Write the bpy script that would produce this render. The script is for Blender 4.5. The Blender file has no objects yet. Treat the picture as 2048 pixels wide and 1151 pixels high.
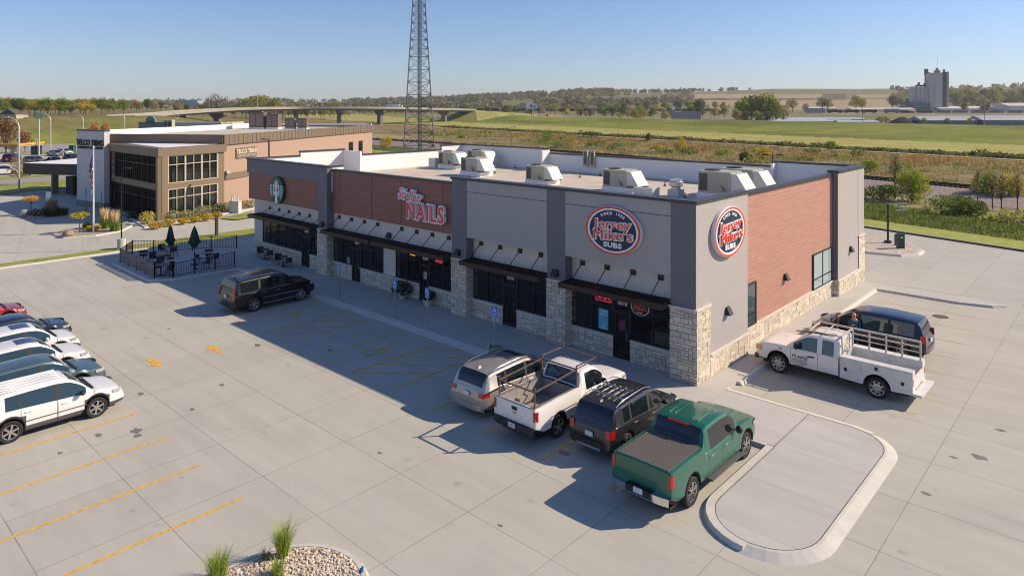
import bpy, bmesh, math, random
from mathutils import Vector, Matrix
random.seed(7)
R_ = math.radians
sc = bpy.context.scene
COL = sc.collection
# ------------------------------------------------------------------ camera
FPX, HY, HC, TH = 1376.0, 213.0, 11.6, math.radians(42.4)
FW = (-math.sin(TH), math.cos(TH)); RT = (math.cos(TH), math.sin(TH))
CX, CY = 13.639, -26.282
cam = bpy.data.cameras.new('camera'); camo = bpy.data.objects.new('camera', cam); COL.objects.link(camo)
camo.location = (CX, CY, HC); camo.rotation_euler = (R_(90), 0, TH)
cam.sensor_width = 36.0; cam.lens = 36.0*FPX/2048
cam.shift_y = -(575.5-HY)/2048
cam.clip_start = 0.5; cam.clip_end = 12000
sc.camera = camo
# ------------------------------------------------------------------ light
SUN = Vector((7.6, 8.9, 7.65)).normalized()
sun_el = math.asin(SUN.z); sun_az = math.atan2(SUN.x, SUN.y)
w = bpy.data.worlds.new('World'); sc.world = w; w.use_nodes = True
nt = w.node_tree; bg = nt.nodes['Background']
sky = nt.nodes.new('ShaderNodeTexSky'); sky.sky_type = 'NISHITA'; sky.sun_disc = False
sky.sun_elevation = sun_el; sky.sun_rotation = sun_az
sky.air_density = 1.0; sky.dust_density = 0.25; sky.ozone_density = 3.0; sky.altitude = 0
tint = nt.nodes.new('ShaderNodeMix'); tint.data_type = 'RGBA'; tint.blend_type = 'MULTIPLY'; tint.inputs[0].default_value = 1.0
tint.inputs[7].default_value = (.79, .85, 1.05, 1)
nt.links.new(sky.outputs[0], tint.inputs[6]); nt.links.new(tint.outputs[2], bg.inputs[0]); bg.inputs[1].default_value = 0.105
sl = bpy.data.lights.new('sun', 'SUN'); sl.energy = 5.0; sl.angle = R_(0.5); sl.color = (1.0, 0.82, 0.62)
so = bpy.data.objects.new('sun', sl); COL.objects.link(so); so.rotation_euler = SUN.to_track_quat('Z', 'Y').to_euler()
sc.view_settings.view_transform = 'Standard'; sc.view_settings.look = 'None'
sc.view_settings.exposure = 0.22; sc.view_settings.gamma = 1.0
sc.cycles.max_bounces = 6; sc.cycles.use_denoising = True
sc.cycles.volume_bounces = 0; sc.cycles.filter_width = 1.05

def G(px, py, z=0.0):
    "point of the plane at height z seen at photo position px, py"
    a = (px-1024)/FPX; t = (HC-z)/((py-HY)/FPX)
    return (CX+t*(FW[0]+a*RT[0]), CY+t*(FW[1]+a*RT[1]))
def D(px, d):
    "ground x, y at photo column px and depth d"
    a = (px-1024)/FPX*d
    return (CX+d*FW[0]+a*RT[0], CY+d*FW[1]+a*RT[1])
def Zat(py, d): return HC-(py-HY)/FPX*d

# ------------------------------------------------------------------ materials
MT = {}
def _ramp(nt, fac, cols):
    r = nt.nodes.new('ShaderNodeValToRGB'); cr = r.color_ramp
    while len(cr.elements) < len(cols): cr.elements.new(0.5)
    for e, (p, c) in zip(cr.elements, cols): e.position = p; e.color = (*c, 1)
    nt.links.new(fac, r.inputs[0]); return r.outputs[0]
def _noise(nt, co, scale, detail=4, rough=0.55):
    n = nt.nodes.new('ShaderNodeTexNoise'); n.inputs['Scale'].default_value = scale
    n.inputs['Detail'].default_value = detail; n.inputs['Roughness'].default_value = rough
    nt.links.new(co, n.inputs['Vector']); return n.outputs['Fac']
def _math(nt, op, a, b=None, c=None):
    m = nt.nodes.new('ShaderNodeMath'); m.operation = op
    for i, v in enumerate((a, b, c)):
        if v is None: continue
        if isinstance(v, (int, float)): m.inputs[i].default_value = v
        else: nt.links.new(v, m.inputs[i])
    return m.outputs[0]
def _mix(nt, fac, a, b, mode='MIX'):
    m = nt.nodes.new('ShaderNodeMix'); m.data_type = 'RGBA'; m.blend_type = mode
    for i, v in ((0, fac), (6, a), (7, b)):
        if isinstance(v, (int, float)): m.inputs[i].default_value = v
        elif isinstance(v, tuple): m.inputs[i].default_value = (*v, 1)
        else: nt.links.new(v, m.inputs[i])
    return m.outputs[2]
def _line(nt, co, axis, period, off, wid):
    s = nt.nodes.new('ShaderNodeSeparateXYZ'); nt.links.new(co, s.inputs[0])
    v = _math(nt, 'ADD', s.outputs[axis], -off+wid/2)
    v = _math(nt, 'FLOORED_MODULO', v, period)
    return _math(nt, 'LESS_THAN', v, wid)
def mat(name, col=(.5,.5,.5), rough=.6, metal=0., var=0., scale=3., bump=0., bscale=40., coat=0., emit=None, estr=0., vcol=False, lines=(), linecol=None, spec=.5, cols=None, stretch=None, trans=0., alpha=1.):
    if name in MT: return MT[name]
    m = bpy.data.materials.new(name); m.use_nodes = True; nt = m.node_tree
    p = nt.nodes['Principled BSDF']; p.inputs['Roughness'].default_value = rough
    p.inputs['Metallic'].default_value = metal; p.inputs['Base Color'].default_value = (*col, 1)
    p.inputs['Specular IOR Level'].default_value = spec
    if coat: p.inputs['Coat Weight'].default_value = coat; p.inputs['Coat Roughness'].default_value = .04
    if emit: p.inputs['Emission Color'].default_value = (*emit, 1); p.inputs['Emission Strength'].default_value = estr
    if trans: p.inputs['Transmission Weight'].default_value = trans
    if alpha < 1: p.inputs['Alpha'].default_value = alpha
    geo = nt.nodes.new('ShaderNodeNewGeometry'); co = geo.outputs['Position']
    if stretch:
        mp = nt.nodes.new('ShaderNodeMapping'); mp.inputs['Scale'].default_value = stretch; nt.links.new(co, mp.inputs[0]); cn = mp.outputs[0]
    else: cn = co
    out = None
    if cols:
        out = _ramp(nt, _noise(nt, cn, scale, 6, .62), cols)
    elif var:
        n = _noise(nt, cn, scale, 5, .6)
        out = _ramp(nt, n, [(.3, tuple(c*(1-var) for c in col)), (.7, tuple(min(1, c*(1+var)) for c in col))])
    if vcol:
        a = nt.nodes.new('ShaderNodeVertexColor'); a.layer_name = 'col'
        out = _mix(nt, 1., a.outputs[0], out, 'MULTIPLY') if out is not None else a.outputs[0]
    for (ax, per, off, wid, dark) in lines:
        f = _math(nt, 'MULTIPLY', _line(nt, co, ax, per, off, wid), dark)
        out = _mix(nt, f, out if out is not None else col, linecol or (.05,.05,.05))
    if out is not None: nt.links.new(out, p.inputs['Base Color'])
    if bump:
        b = nt.nodes.new('ShaderNodeBump'); b.inputs['Strength'].default_value = bump; b.inputs['Distance'].default_value = .02
        nt.links.new(_noise(nt, co, bscale, 3), b.inputs['Height']); nt.links.new(b.outputs[0], p.inputs['Normal'])
    MT[name] = m; return m

def pavement(name, base, xj, yj, darkn=.55, stain=.5, rot=0.):
    "broomed concrete slabs with sawn joints"
    m = bpy.data.materials.new(name); m.use_nodes = True; nt = m.node_tree
    p = nt.nodes['Principled BSDF']; p.inputs['Roughness'].default_value = .85; p.inputs['Specular IOR Level'].default_value = .25
    geo = nt.nodes.new('ShaderNodeNewGeometry'); co = geo.outputs['Position']
    if rot:
        mp = nt.nodes.new('ShaderNodeMapping'); mp.inputs['Rotation'].default_value = (0, 0, rot); nt.links.new(co, mp.inputs[0]); co = mp.outputs[0]
    b = base
    c = _ramp(nt, _noise(nt, co, .35, 6, .6), [(.3, tuple(x*.86 for x in b)), (.5, b), (.75, tuple(x*1.07 for x in b))])
    # per-slab tone
    s = nt.nodes.new('ShaderNodeSeparateXYZ'); nt.links.new(co, s.inputs[0])
    cb = nt.nodes.new('ShaderNodeCombineXYZ')
    nt.links.new(_math(nt, 'FLOOR', _math(nt, 'DIVIDE', _math(nt, 'ADD', s.outputs[0], -xj[1]), xj[0])), cb.inputs[0])
    nt.links.new(_math(nt, 'FLOOR', _math(nt, 'DIVIDE', _math(nt, 'ADD', s.outputs[1], -yj[1]), yj[0])), cb.inputs[1])
    wn = nt.nodes.new('ShaderNodeTexWhiteNoise'); wn.noise_dimensions = '2D'; nt.links.new(cb.outputs[0], wn.inputs['Vector'])
    c = _mix(nt, .24, c, _ramp(nt, wn.outputs['Value'], [(0, tuple(x*.70 for x in b)), (1, tuple(x*1.12 for x in b))]))
    # streaks along traffic and fine grain
    mp = nt.nodes.new('ShaderNodeMapping'); mp.inputs['Scale'].default_value = (.25, 1.6, 1); nt.links.new(co, mp.inputs[0])
    c = _mix(nt, .30, c, _ramp(nt, _noise(nt, mp.outputs[0], 1.1, 5, .65), [(.32, tuple(x*.72 for x in b)), (.62, tuple(x*1.05 for x in b))]))
    c = _mix(nt, .22, c, _ramp(nt, _noise(nt, co, 22, 3, .7), [(.3, tuple(x*.75 for x in b)), (.7, tuple(x*1.12 for x in b))]))
    # faint tyre tracks along the aisles
    wv = nt.nodes.new('ShaderNodeMapping'); wv.inputs['Scale'].default_value = (.03, 1.1, 1); nt.links.new(co, wv.inputs[0])
    tr = _ramp(nt, _noise(nt, wv.outputs[0], 1.6, 3, .5), [(.50, (0, 0, 0)), (.66, (1, 1, 1))]); tr = _math(nt, 'MULTIPLY', tr, _ramp(nt, _noise(nt, co, .12, 3), [(.45, (0, 0, 0)), (.62, (1, 1, 1))]))
    c = _mix(nt, _math(nt, 'MULTIPLY', tr, .30), c, tuple(x*.62 for x in b))
    fs = _ramp(nt, _noise(nt, co, 7., 2, .5), [(.70, (0, 0, 0)), (.74, (1, 1, 1))]); c = _mix(nt, _math(nt, 'MULTIPLY', fs, stain*.5), c, (.18, .165, .15))
    # oil spots
    sp = _ramp(nt, _noise(nt, co, 1.25, 2, .5), [(.70, (0, 0, 0)), (.78, (1, 1, 1))])
    c = _mix(nt, _math(nt, 'MULTIPLY', sp, stain), c, (.16, .145, .13))
    j = _math(nt, 'MAXIMUM', _line(nt, co, 0, xj[0], xj[1], .024), _line(nt, co, 1, yj[0], yj[1], .028))
    jn = _ramp(nt, _noise(nt, co, .5, 3), [(.3, (.45, .45, .45)), (.6, (1, 1, 1))])
    c = _mix(nt, _math(nt, 'MULTIPLY', _math(nt, 'MULTIPLY', j, darkn), jn), c, (.05, .045, .04))
    nt.links.new(c, p.inputs['Base Color'])
    bp = nt.nodes.new('ShaderNodeBump'); bp.inputs['Strength'].default_value = .15; bp.inputs['Distance'].default_value = .01
    nt.links.new(_noise(nt, co, 60, 2), bp.inputs['Height']); nt.links.new(bp.outputs[0], p.inputs['Normal'])
    MT[name] = m; return m

# ------------------------------------------------------------------ mesh builder
class MB:
    def __init__(s): s.v = []; s.f = []; s.m = []; s.c = []; s.hascol = False
    def face(s, pts, m=0, col=None):
        n = len(s.v); s.v += [tuple(p) for p in pts]; s.f.append(list(range(n, n+len(pts)))); s.m.append(m); s.c.append(col)
        if col is not None: s.hascol = True
        return s
    def box(s, x0, y0, z0, x1, y1, z1, m=0, col=None, skip=''):
        if x0 > x1: x0, x1 = x1, x0
        if y0 > y1: y0, y1 = y1, y0
        if z0 > z1: z0, z1 = z1, z0
        P = [(x0,y0,z0),(x1,y0,z0),(x1,y1,z0),(x0,y1,z0),(x0,y0,z1),(x1,y0,z1),(x1,y1,z1),(x0,y1,z1)]
        for k, q in (('b',(3,2,1,0)),('t',(4,5,6,7)),('s',(0,1,5,4)),('e',(1,2,6,5)),('n',(2,3,7,6)),('w',(3,0,4,7))):
            if k not in skip: s.face([P[i] for i in q], m, col)
        return s
    def obox(s, c, size, M, m=0, col=None):
        "box of full size centred on c, rotated by matrix M"
        hx, hy, hz = size[0]/2, size[1]/2, size[2]/2
        P = [Vector(c)+M@Vector((a, b, d)) for d in (-hz, hz) for b in (-hy, hy) for a in (-hx, hx)]
        for q in ((0,2,3,1),(4,5,7,6),(0,1,5,4),(1,3,7,5),(3,2,6,7),(2,0,4,6)): s.face([P[i] for i in q], m, col)
        return s
    def bar(s, a, b, w, h=None, m=0, up=(0,0,1), col=None):
        a = Vector(a); b = Vector(b); d = b-a; L = d.length
        if L < 1e-6: return s
        d.normalize(); u = Vector(up)
        if abs(d.dot(u)) > .98: u = Vector((0, 1, 0)) if abs(d.y) < .9 else Vector((1, 0, 0))
        x = u.cross(d).normalized(); z = d.cross(x)
        M = Matrix((x, d, z)).transposed()
        return s.obox((a+b)/2, (w, L, h or w), M, m, col)
    def poly(s, pts, z0, z1, m=0, mt=None, bottom=False):
        "prism of a ccw outline"
        mt = m if mt is None else mt
        A = sum(pts[i][0]*pts[(i+1)%len(pts)][1]-pts[(i+1)%len(pts)][0]*pts[i][1] for i in range(len(pts)))
        if A < 0: pts = pts[::-1]
        n = len(pts)
        s.face([(p[0], p[1], z1) for p in pts], mt)
        if bottom: s.face([(p[0], p[1], z0) for p in pts[::-1]], m)
        if z1 != z0:
            for i in range(n):
                a, b = pts[i], pts[(i+1)%n]
                s.face([(a[0],a[1],z0),(b[0],b[1],z0),(b[0],b[1],z1),(a[0],a[1],z1)], m)
        return s
    def tube(s, path, r, n=8, m=0, cap=True, col=None):
        "tube through points; r number or list"
        P = [Vector(p) for p in path]; rr = r if isinstance(r, (list, tuple)) else [r]*len(P)
        rings = []
        u = None
        for i, p in enumerate(P):
            d = (P[min(i+1, len(P)-1)]-P[max(i-1, 0)]).normalized()
            if u is None: u = Vector((0, 0, 1)) if abs(d.z) < .9 else Vector((1, 0, 0))
            x = u.cross(d).normalized(); y = d.cross(x); u = y
            b = len(s.v)
            s.v += [tuple(p+(x*math.cos(t*2*math.pi/n)+y*math.sin(t*2*math.pi/n))*rr[i]) for t in range(n)]
            rings.append(b)
        for a, b in zip(rings, rings[1:]):
            for t in range(n):
                s.f.append([a+t, a+(t+1)%n, b+(t+1)%n, b+t]); s.m.append(m); s.c.append(col)
        if cap:
            s.f.append([rings[0]+t for t in range(n)][::-1]); s.m.append(m); s.c.append(col)
            s.f.append([rings[-1]+t for t in range(n)]); s.m.append(m); s.c.append(col)
        if col is not None: s.hascol = True
        return s
    def lathe(s, prof, c=(0,0,0), axis='z', n=24, m=0, a0=0, col=None):
        "profile (r, h) round an axis through c"
        base = len(s.v)
        for (r, h) in prof:
            for t in range(n):
                a = a0+t*2*math.pi/n; x, y = r*math.cos(a), r*math.sin(a)
                if axis == 'z': q = (c[0]+x, c[1]+y, c[2]+h)
                elif axis == 'y': q = (c[0]+x, c[1]+h, c[2]+y)
                else: q = (c[0]+h, c[1]+x, c[2]+y)
                s.v.append(q)
        for i in range(len(prof)-1):
            for t in range(n):
                q = [base+i*n+t, base+i*n+(t+1)%n, base+(i+1)*n+(t+1)%n, base+(i+1)*n+t]
                if axis == 'y': q = q[::-1]
                s.f.append(q); s.m.append(m); s.c.append(col)
        if col is not None: s.hascol = True
        return s
    def ball(s, c, r, n=10, m=0, col=None):
        rx, ry, rz = r if isinstance(r, (tuple, list)) else (r, r, r)
        base = len(s.v); k = n//2+1
        for i in range(k):
            ph = math.pi*i/(k-1)
            for t in range(n):
                a = t*2*math.pi/n
                s.v.append((c[0]+rx*math.sin(ph)*math.cos(a), c[1]+ry*math.sin(ph)*math.sin(a), c[2]-rz*math.cos(ph)))
        for i in range(k-1):
            for t in range(n):
                s.f.append([base+i*n+t, base+i*n+(t+1)%n, base+(i+1)*n+(t+1)%n, base+(i+1)*n+t]); s.m.append(m); s.c.append(col)
        if col is not None: s.hascol = True
        return s
    def add(s, other, M=None):
        b = len(s.v)
        s.v += [tuple(M@Vector(p)) if M else p for p in other.v]
        s.f += [[i+b for i in f] for f in other.f]; s.m += other.m; s.c += other.c; s.hascol |= other.hascol
        return s
    def build(s, name, mats, parent=None, smooth=None, loc=None, rot=None, merge=False):
        me = bpy.data.meshes.new(name)
        me.from_pydata(s.v, [], s.f)
        if not isinstance(mats, (list, tuple)): mats = [mats]
        for mm in mats: me.materials.append(mm)
        me.polygons.foreach_set('material_index', [min(i, len(mats)-1) for i in s.m])
        if s.hascol:
            at = me.color_attributes.new('col', 'FLOAT_COLOR', 'CORNER'); buf = []
            for f, c in zip(s.f, s.c):
                c = c or (1, 1, 1); buf += [c[0], c[1], c[2], 1.]*len(f)
            at.data.foreach_set('color', buf)
        if merge:
            bm = bmesh.new(); bm.from_mesh(me); bmesh.ops.remove_doubles(bm, verts=bm.verts, dist=merge if merge is not True else 1e-4); bm.to_mesh(me); bm.free()
        if smooth:
            me.polygons.foreach_set('use_smooth', [True]*len(me.polygons)); me.set_sharp_from_angle(angle=R_(smooth))
        me.update()
        o = bpy.data.objects.new(name, me); COL.objects.link(o)
        if parent: o.parent = parent
        if loc: o.location = loc
        if rot: o.rotation_euler = rot
        return o

def tag(o, label=None, cat=None, group=None, kind=None):
    if label: o['label'] = label
    if cat: o['category'] = cat
    if group: o['group'] = group
    if kind: o['kind'] = kind
    return o
def empty(name, loc=(0,0,0), rz=0., label=None, cat=None, group=None):
    o = bpy.data.objects.new(name, None); COL.objects.link(o); o.location = loc; o.rotation_euler = (0, 0, rz)
    o.empty_display_size = .2
    return tag(o, label, cat, group)
KIDS = {}
def copy_tree(o, parent=None, loc=None, rz=None, label=None, group=None, scale=None):
    c = o.copy(); COL.objects.link(c)
    if parent: c.parent = parent
    if loc is not None: c.location = loc
    if rz is not None: c.rotation_euler = (0, 0, rz)
    if scale is not None: c.scale = (scale,)*3 if isinstance(scale, (int, float)) else scale
    if label: c['label'] = label
    if group: c['group'] = group
    for ch in list(o.children): copy_tree(ch, c)
    return c
def text_mesh(txt, size, depth=.02, bold=0., shear=0., align='CENTER', spacing=1.):
    cu = bpy.data.curves.new('txt', 'FONT'); cu.body = txt; cu.size = size; cu.extrude = depth/2; cu.offset = bold
    cu.shear = shear; cu.align_x = align; cu.align_y = 'CENTER'; cu.space_character = spacing; cu.resolution_u = 3; cu.fill_mode = 'BOTH'
    o = bpy.data.objects.new('txt', cu); COL.objects.link(o)
    dg = bpy.context.evaluated_depsgraph_get(); dg.update()
    me = bpy.data.meshes.new_from_object(o.evaluated_get(dg)); bpy.data.objects.remove(o); bpy.data.curves.remove(cu)
    mb = MB(); mb.v = [tuple(v.co) for v in me.vertices]; mb.f = [list(p.vertices) for p in me.polygons]; mb.m = [0]*len(mb.f); mb.c = [None]*len(mb.f)
    bpy.data.meshes.remove(me); return mb
def plane_M(loc, facing):
    "matrix laying text (x right, y up, z out) on a wall facing the given compass vector"
    n = Vector((facing[0], facing[1], 0)).normalized(); up = Vector((0, 0, 1)); x = up.cross(n)
    return Matrix.Translation(loc) @ Matrix((x, up, n)).transposed().to_4x4()
def sheet(name, pts, z, m, kind='structure'):
    mb = MB(); mb.poly([(p[0], p[1]) for p in pts], z, z, 0)
    return tag(mb.build(name, m), kind=kind)
# ------------------------------------------------------------------ palette
LZ = -0.13                                   # level of the parking lot; the walks are at 0
M_lot = pavement('lot_concrete', (.49, .475, .41), (3.1, -.75), (3.05, -6.33), .5, .3)
M_lot2 = pavement('road_concrete', (.50, .485, .42), (4.5, 1.), (4.5, 2.), rot=.25, stain=.2, darkn=.4)
M_walk = pavement('walk_concrete', (.52, .505, .47), (3.3, -2.15), (2.6, -.1), .28, .10)
M_kerb = mat('kerb_concrete', (.56, .545, .485), .85, var=.08, scale=2., bump=.1)
M_grass = mat('mown_grass', rough=.9, cols=[(.3, (.16, .21, .03)), (.5, (.26, .29, .05)), (.7, (.34, .33, .09))], scale=.6, bump=.5, bscale=30)
M_stripe = mat('yellow_paint', (.72, .42, .07), .6, var=.25, scale=6.)
M_gray = mat('gray_panel', (.42, .39, .37), .7, var=.03, scale=1.5, bump=.06, bscale=90)
M_fin = mat('dark_gray_panel', (.165, .16, .18), .6, var=.05, scale=2.)
M_cream = mat('cream_stucco', (.66, .60, .53), .85, bump=.1, var=.04)
M_cap = mat('cap_metal', (.06, .055, .06), .4, metal=.2)
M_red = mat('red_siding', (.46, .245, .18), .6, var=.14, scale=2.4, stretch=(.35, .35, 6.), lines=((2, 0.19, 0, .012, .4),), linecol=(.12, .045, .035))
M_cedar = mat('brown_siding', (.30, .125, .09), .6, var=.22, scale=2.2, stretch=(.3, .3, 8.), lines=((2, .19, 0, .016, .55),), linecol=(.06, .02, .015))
M_stone = mat('ashlar_stone', (.66, .60, .50), .9, var=.16, scale=9., bump=.5, bscale=14, vcol=True)
M_mortar = mat('mortar', (.17, .15, .13), .95)
M_cop = mat('limestone_coping', (.66, .61, .53), .85, var=.05)
M_white = mat('white_membrane', (.80, .79, .77), .7, var=.02)
M_roofm = mat('roof_membrane', rough=.8, cols=[(.3, (.50, .43, .34)), (.55, (.60, .53, .43)), (.75, (.66, .59, .49))], scale=.5, lines=((1, 3.0, .4, .05, .25),))
M_glass = mat('dark_glass', (.012, .016, .02), .02, spec=1., alpha=.30)
M_frame = mat('bronze_frame', (.022, .018, .016), .4, metal=.3)
M_awn = mat('awning_metal', (.052, .030, .022), .5, metal=.3)
M_blk = mat('black_metal', (.012, .012, .013), .45)
M_seam = mat('seam_dark', (.07, .055, .05), .8)

# ------------------------------------------------------------------ ground sheets
def ring(path, prof, closed=False):
    "kerb: prof = [(offset outwards, z)] swept along path (outward = right hand of travel)"
    mb = MB(); n = len(path); rows = []
    for i, p in enumerate(path):
        a = path[(i-1) % n] if (closed or i > 0) else p; b = path[(i+1) % n] if (closed or i < n-1) else p
        d1 = Vector((p[0]-a[0], p[1]-a[1])); d2 = Vector((b[0]-p[0], b[1]-p[1]))
        if d1.length < 1e-6: d1 = d2
        if d2.length < 1e-6: d2 = d1
        d1.normalize(); d2.normalize(); d = (d1+d2)
        if d.length < 1e-6: d = d1
        d.normalize(); nn = Vector((d.y, -d.x)); k = 1/max(.5, nn.dot(Vector((d1.y, -d1.x))))
        rows.append([(p[0]+nn.x*o*k, p[1]+nn.y*o*k, z) for o, z in prof])
    for i in range(n if closed else n-1):
        a, b = rows[i], rows[(i+1) % n]
        for j in range(len(prof)-1): mb.face([a[j], a[j+1], b[j+1], b[j]])
    if not closed:
        for r_, fl in ((rows[0], 1), (rows[-1], 0)):
            q = r_+[(r_[-1][0], r_[-1][1], LZ-.05), (r_[0][0], r_[0][1], LZ-.05)]
            mb.face(q if fl else q[::-1])
    return mb
def arc(cx, cy, r, a0, a1, n=8): return [(cx+r*math.cos(R_(a0+(a1-a0)*i/n)), cy+r*math.sin(R_(a0+(a1-a0)*i/n))) for i in range(n+1)]

EV = (.968, -.252); NV = (.252, .968)          # rail corridor axes
def SN(s, n): return (s*EV[0]+n*NV[0], s*EV[1]+n*NV[1])

sheet('parking_lot', [(-47.4, -75), (75, -75), (75, 25), SN(50, 43), SN(-56, 43), (-47.4, 42)], LZ, M_lot)
# front walk, side walk and the paved island in one slab
isl = [(4.42, -2.85), (4.42, -7.0)]+arc(5.92, -7.0, 1.5, 180, 270, 8)[1:]+arc(5.85, -7.05, 1.45, 275, 360, 8)+[(7.3, -1.0)]+arc(5.85, -1.0, 1.45, 5, 90, 8)+[(1.05, .47)]
mb = MB(); mb.poly([(-36, -2.85)]+isl+[(1.05, 22.0), (-.5, 22.0), (-.5, .9), (-36, .9)], LZ-.1, 0)
tag(mb.build('sidewalk', M_walk), kind='structure')
kb = ring([(-34.5, -2.85), (-25.4, -2.85)], [(0, 0.004), (.14, 0.002), (.2, LZ)])
kb.add(ring([(-25.4, -2.85), (-9.3, -2.85)], [(0, 0.004), (.10, -.005), (.52, LZ)]))
kb.add(ring([(-9.3, -2.85), (4.15, -2.85)], [(0, 0.004), (.14, 0.002), (.2, LZ)]))
kb.add(ring([(4.42, -2.9), (4.42, -7.0)]+arc(5.92, -7.0, 1.5, 180, 270, 8)[1:], [(0, .004), (.26, .002), (.32, LZ)]))
kb.add(ring(arc(5.85, -7.05, 1.45, 268, 360, 8)+[(7.3, -1.0)]+arc(5.85, -1.0, 1.45, 5, 60, 5), [(0, .004), (.10, -.01), (.40, LZ)]))
kb.add(ring([(6.5, .3), (5.85, .45), (1.05, .47)], [(0, .004), (.12, -.01), (.5, LZ)]))
kb.add(ring([(1.05, 1.6), (1.05, 21.9)], [(0, .004), (.14, .0), (.26, LZ)]))
kb.add(ring([(1.05, 21.95), (5.7, 21.95), (7.2, 22.35), (7.75, 22.9)], [(0, .004), (.14, .0), (.22, LZ)]))
tag(kb.build('kerb', M_kerb, smooth=35), kind='structure')
sheet('paved_strip', [(-.4, 21.95), (5.7, 21.95), (7.2, 22.35), (7.75, 22.9), (7.3, 23.25), (-.4, 23.3)], -.001, M_walk)
jt = MB()
for a, b in ((isl, 0.012),): 
    for i in range(len(a)-1): jt.bar((*a[i], .004), (*a[i+1], .004), .022, .002)
jt.bar((4.4, .45, .004), (4.4, -2.85, .004), .02, .002)
tag(jt.build('pavement_joint', M_seam), kind='structure')
# yellow paint
st = MB()
def sline(x0, y0, x1, y1, w=.095): st.bar((x0, y0, LZ+.006), (x1, y1, LZ+.006), w, .003)
for x in (-22.9, -20.0, -17.75, -14.8, -12.05, -9.3, -6.55, -3.8, -1.05, 1.67): sline(x, -8.7, x, -3.45)
for k in range(4): sline(-20+.0, -8.6+1.35*k, -17.75, -6.6+1.35*k, .09)
for k in range(4): sline(-12.05, -8.6+1.35*k, -9.3, -6.2+1.2*k, .09)
for x in (-14.72, -11.85, -9.1, -6.25, -17.6, -20.45, -23.3, -26.1, -29.): sline(x, -16.5, x, -22.2)

def arrow(x, y, s):
    for q in ([(-.75, -.13), (.05, -.13), (.05, .13), (-.75, .13)], [(.05, -.38), (.75, 0), (.05, .38)]):
        st.poly([(x+s*a, y+s*b) for a, b in q], LZ+.005, LZ+.007)
for k in range(0): pass
arrow(-19.75, -14.05, 1); arrow(-19.45, -11.4, -1)
for (x, y) in ((-21.45, -6.3), (-13.4, -6.4)):
    st.lathe([(.42, 0), (.5, 0)], (x, y, LZ+.006), n=16); st.bar((x-.15, y+.1, LZ+.006), (x-.2, y+1., LZ+.006), .1, .003); st.bar((x-.2, y+.6, LZ+.006), (x+.4, y+.45, LZ+.006), .1, .003)
tag(st.build('pavement_marking', M_stripe), kind='structure')
st = MB()
for y in (3.5, 6.2, 8.75, 11.3, 13.9, 16.6, 19.3): sline(1.7, y, 7.35, y, .10)
tag(st.build('pavement_marking', mat('faded_yellow_paint', (.60, .46, .24), .7, var=.25, scale=5.)), kind='structure')
rs = random.Random(31); sp = MB()
for px, py, r in ((197, 870, .16), (273, 861, .22), (275, 871, .15), (443, 769, .12), (384, 818, .12), (338, 657, .10), (282, 787, .16), (2002, 860, .16), (1958, 913, .22), (1908, 914, .10), (515, 690, .2), (1420, 905, .10), (660, 700, .16), (1130, 905, .2), (1000, 1050, .07), (760, 905, .08), (1850, 985, .12), (120, 905, .10)):
    x, y = G(px, py, LZ); n = 11; q = [(x+r*rs.uniform(.55, 1.25)*math.cos(k*6.283/n)*1.3, y+r*rs.uniform(.55, 1.25)*math.sin(k*6.283/n)*.8) for k in range(n)]
    sp.poly(q, LZ+.004, LZ+.004)
tag(sp.build('oil_stain', mat('oil_dark', (.20, .185, .165), .6, var=.3, scale=12.)), kind='structure')
mc = MB(); mc.lathe([(0, .01), (.36, .01), (.4, .004)], (5.39, 18.27, LZ), n=24)
tag(mc.build('manhole_cover', mat('rust_iron', (.12, .08, .06), .8, var=.3, scale=20)), 'round rusty iron manhole cover set in the paving behind the minivan', 'manhole cover')

# ------------------------------------------------------------------ stone veneer
def ashlar(mb, o, u, n, W, H, rnd, gap=.016, mt=0, z0=None):
    "random ashlar stones on the plane through o, along u (unit xy), facing n (unit xy)"
    cw, ch = .165, .125
    nx = max(2, round(W/cw)); nz = max(1, round(H/ch)); cw = W/nx; ch = H/nz
    used = [[0]*nz for _ in range(nx)]
    mb.face([(o[0], o[1], o[2]), (o[0]+u[0]*W, o[1]+u[1]*W, o[2]), (o[0]+u[0]*W, o[1]+u[1]*W, o[2]+H), (o[0], o[1], o[2]+H)], 1)
    for j in range(nz):
        for i in range(nx):
            if used[i][j]: continue
            w_ = rnd.choice((1, 2, 2, 3, 3, 4)); h_ = rnd.choice((1, 1, 1, 2, 2))
            w_ = min(w_, nx-i); h_ = min(h_, nz-j)
            for a in range(w_):
                if used[i+a][j]: w_ = a; break
            for b in range(h_):
                if any(used[i+a][j+b] for a in range(w_)): h_ = b; break
            for a in range(w_):
                for b in range(h_): used[i+a][j+b] = 1
            x0, x1 = i*cw+gap/2, (i+w_)*cw-gap/2; z0, z1 = j*ch+gap/2, (j+h_)*ch-gap/2
            d = .012+.02*rnd.random(); t = rnd.uniform(.78, 1.12); c = (t, t*rnd.uniform(.95, 1.0), t*rnd.uniform(.86, 1.0))
            e = .008
            def P(x, z, dd): return (o[0]+u[0]*x+n[0]*dd, o[1]+u[1]*x+n[1]*dd, o[2]+z)
            A = [P(x0, z0, .001), P(x1, z0, .001), P(x1, z1, .001), P(x0, z1, .001)]
            B = [P(x0+e, z0+e, d), P(x1-e, z0+e, d), P(x1-e, z1-e, d), P(x0+e, z1-e, d)]
            mb.face(B, 0, c)
            for k in range(4): mb.face([A[k], A[(k+1) % 4], B[(k+1) % 4], B[k]], 0, c)
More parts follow.
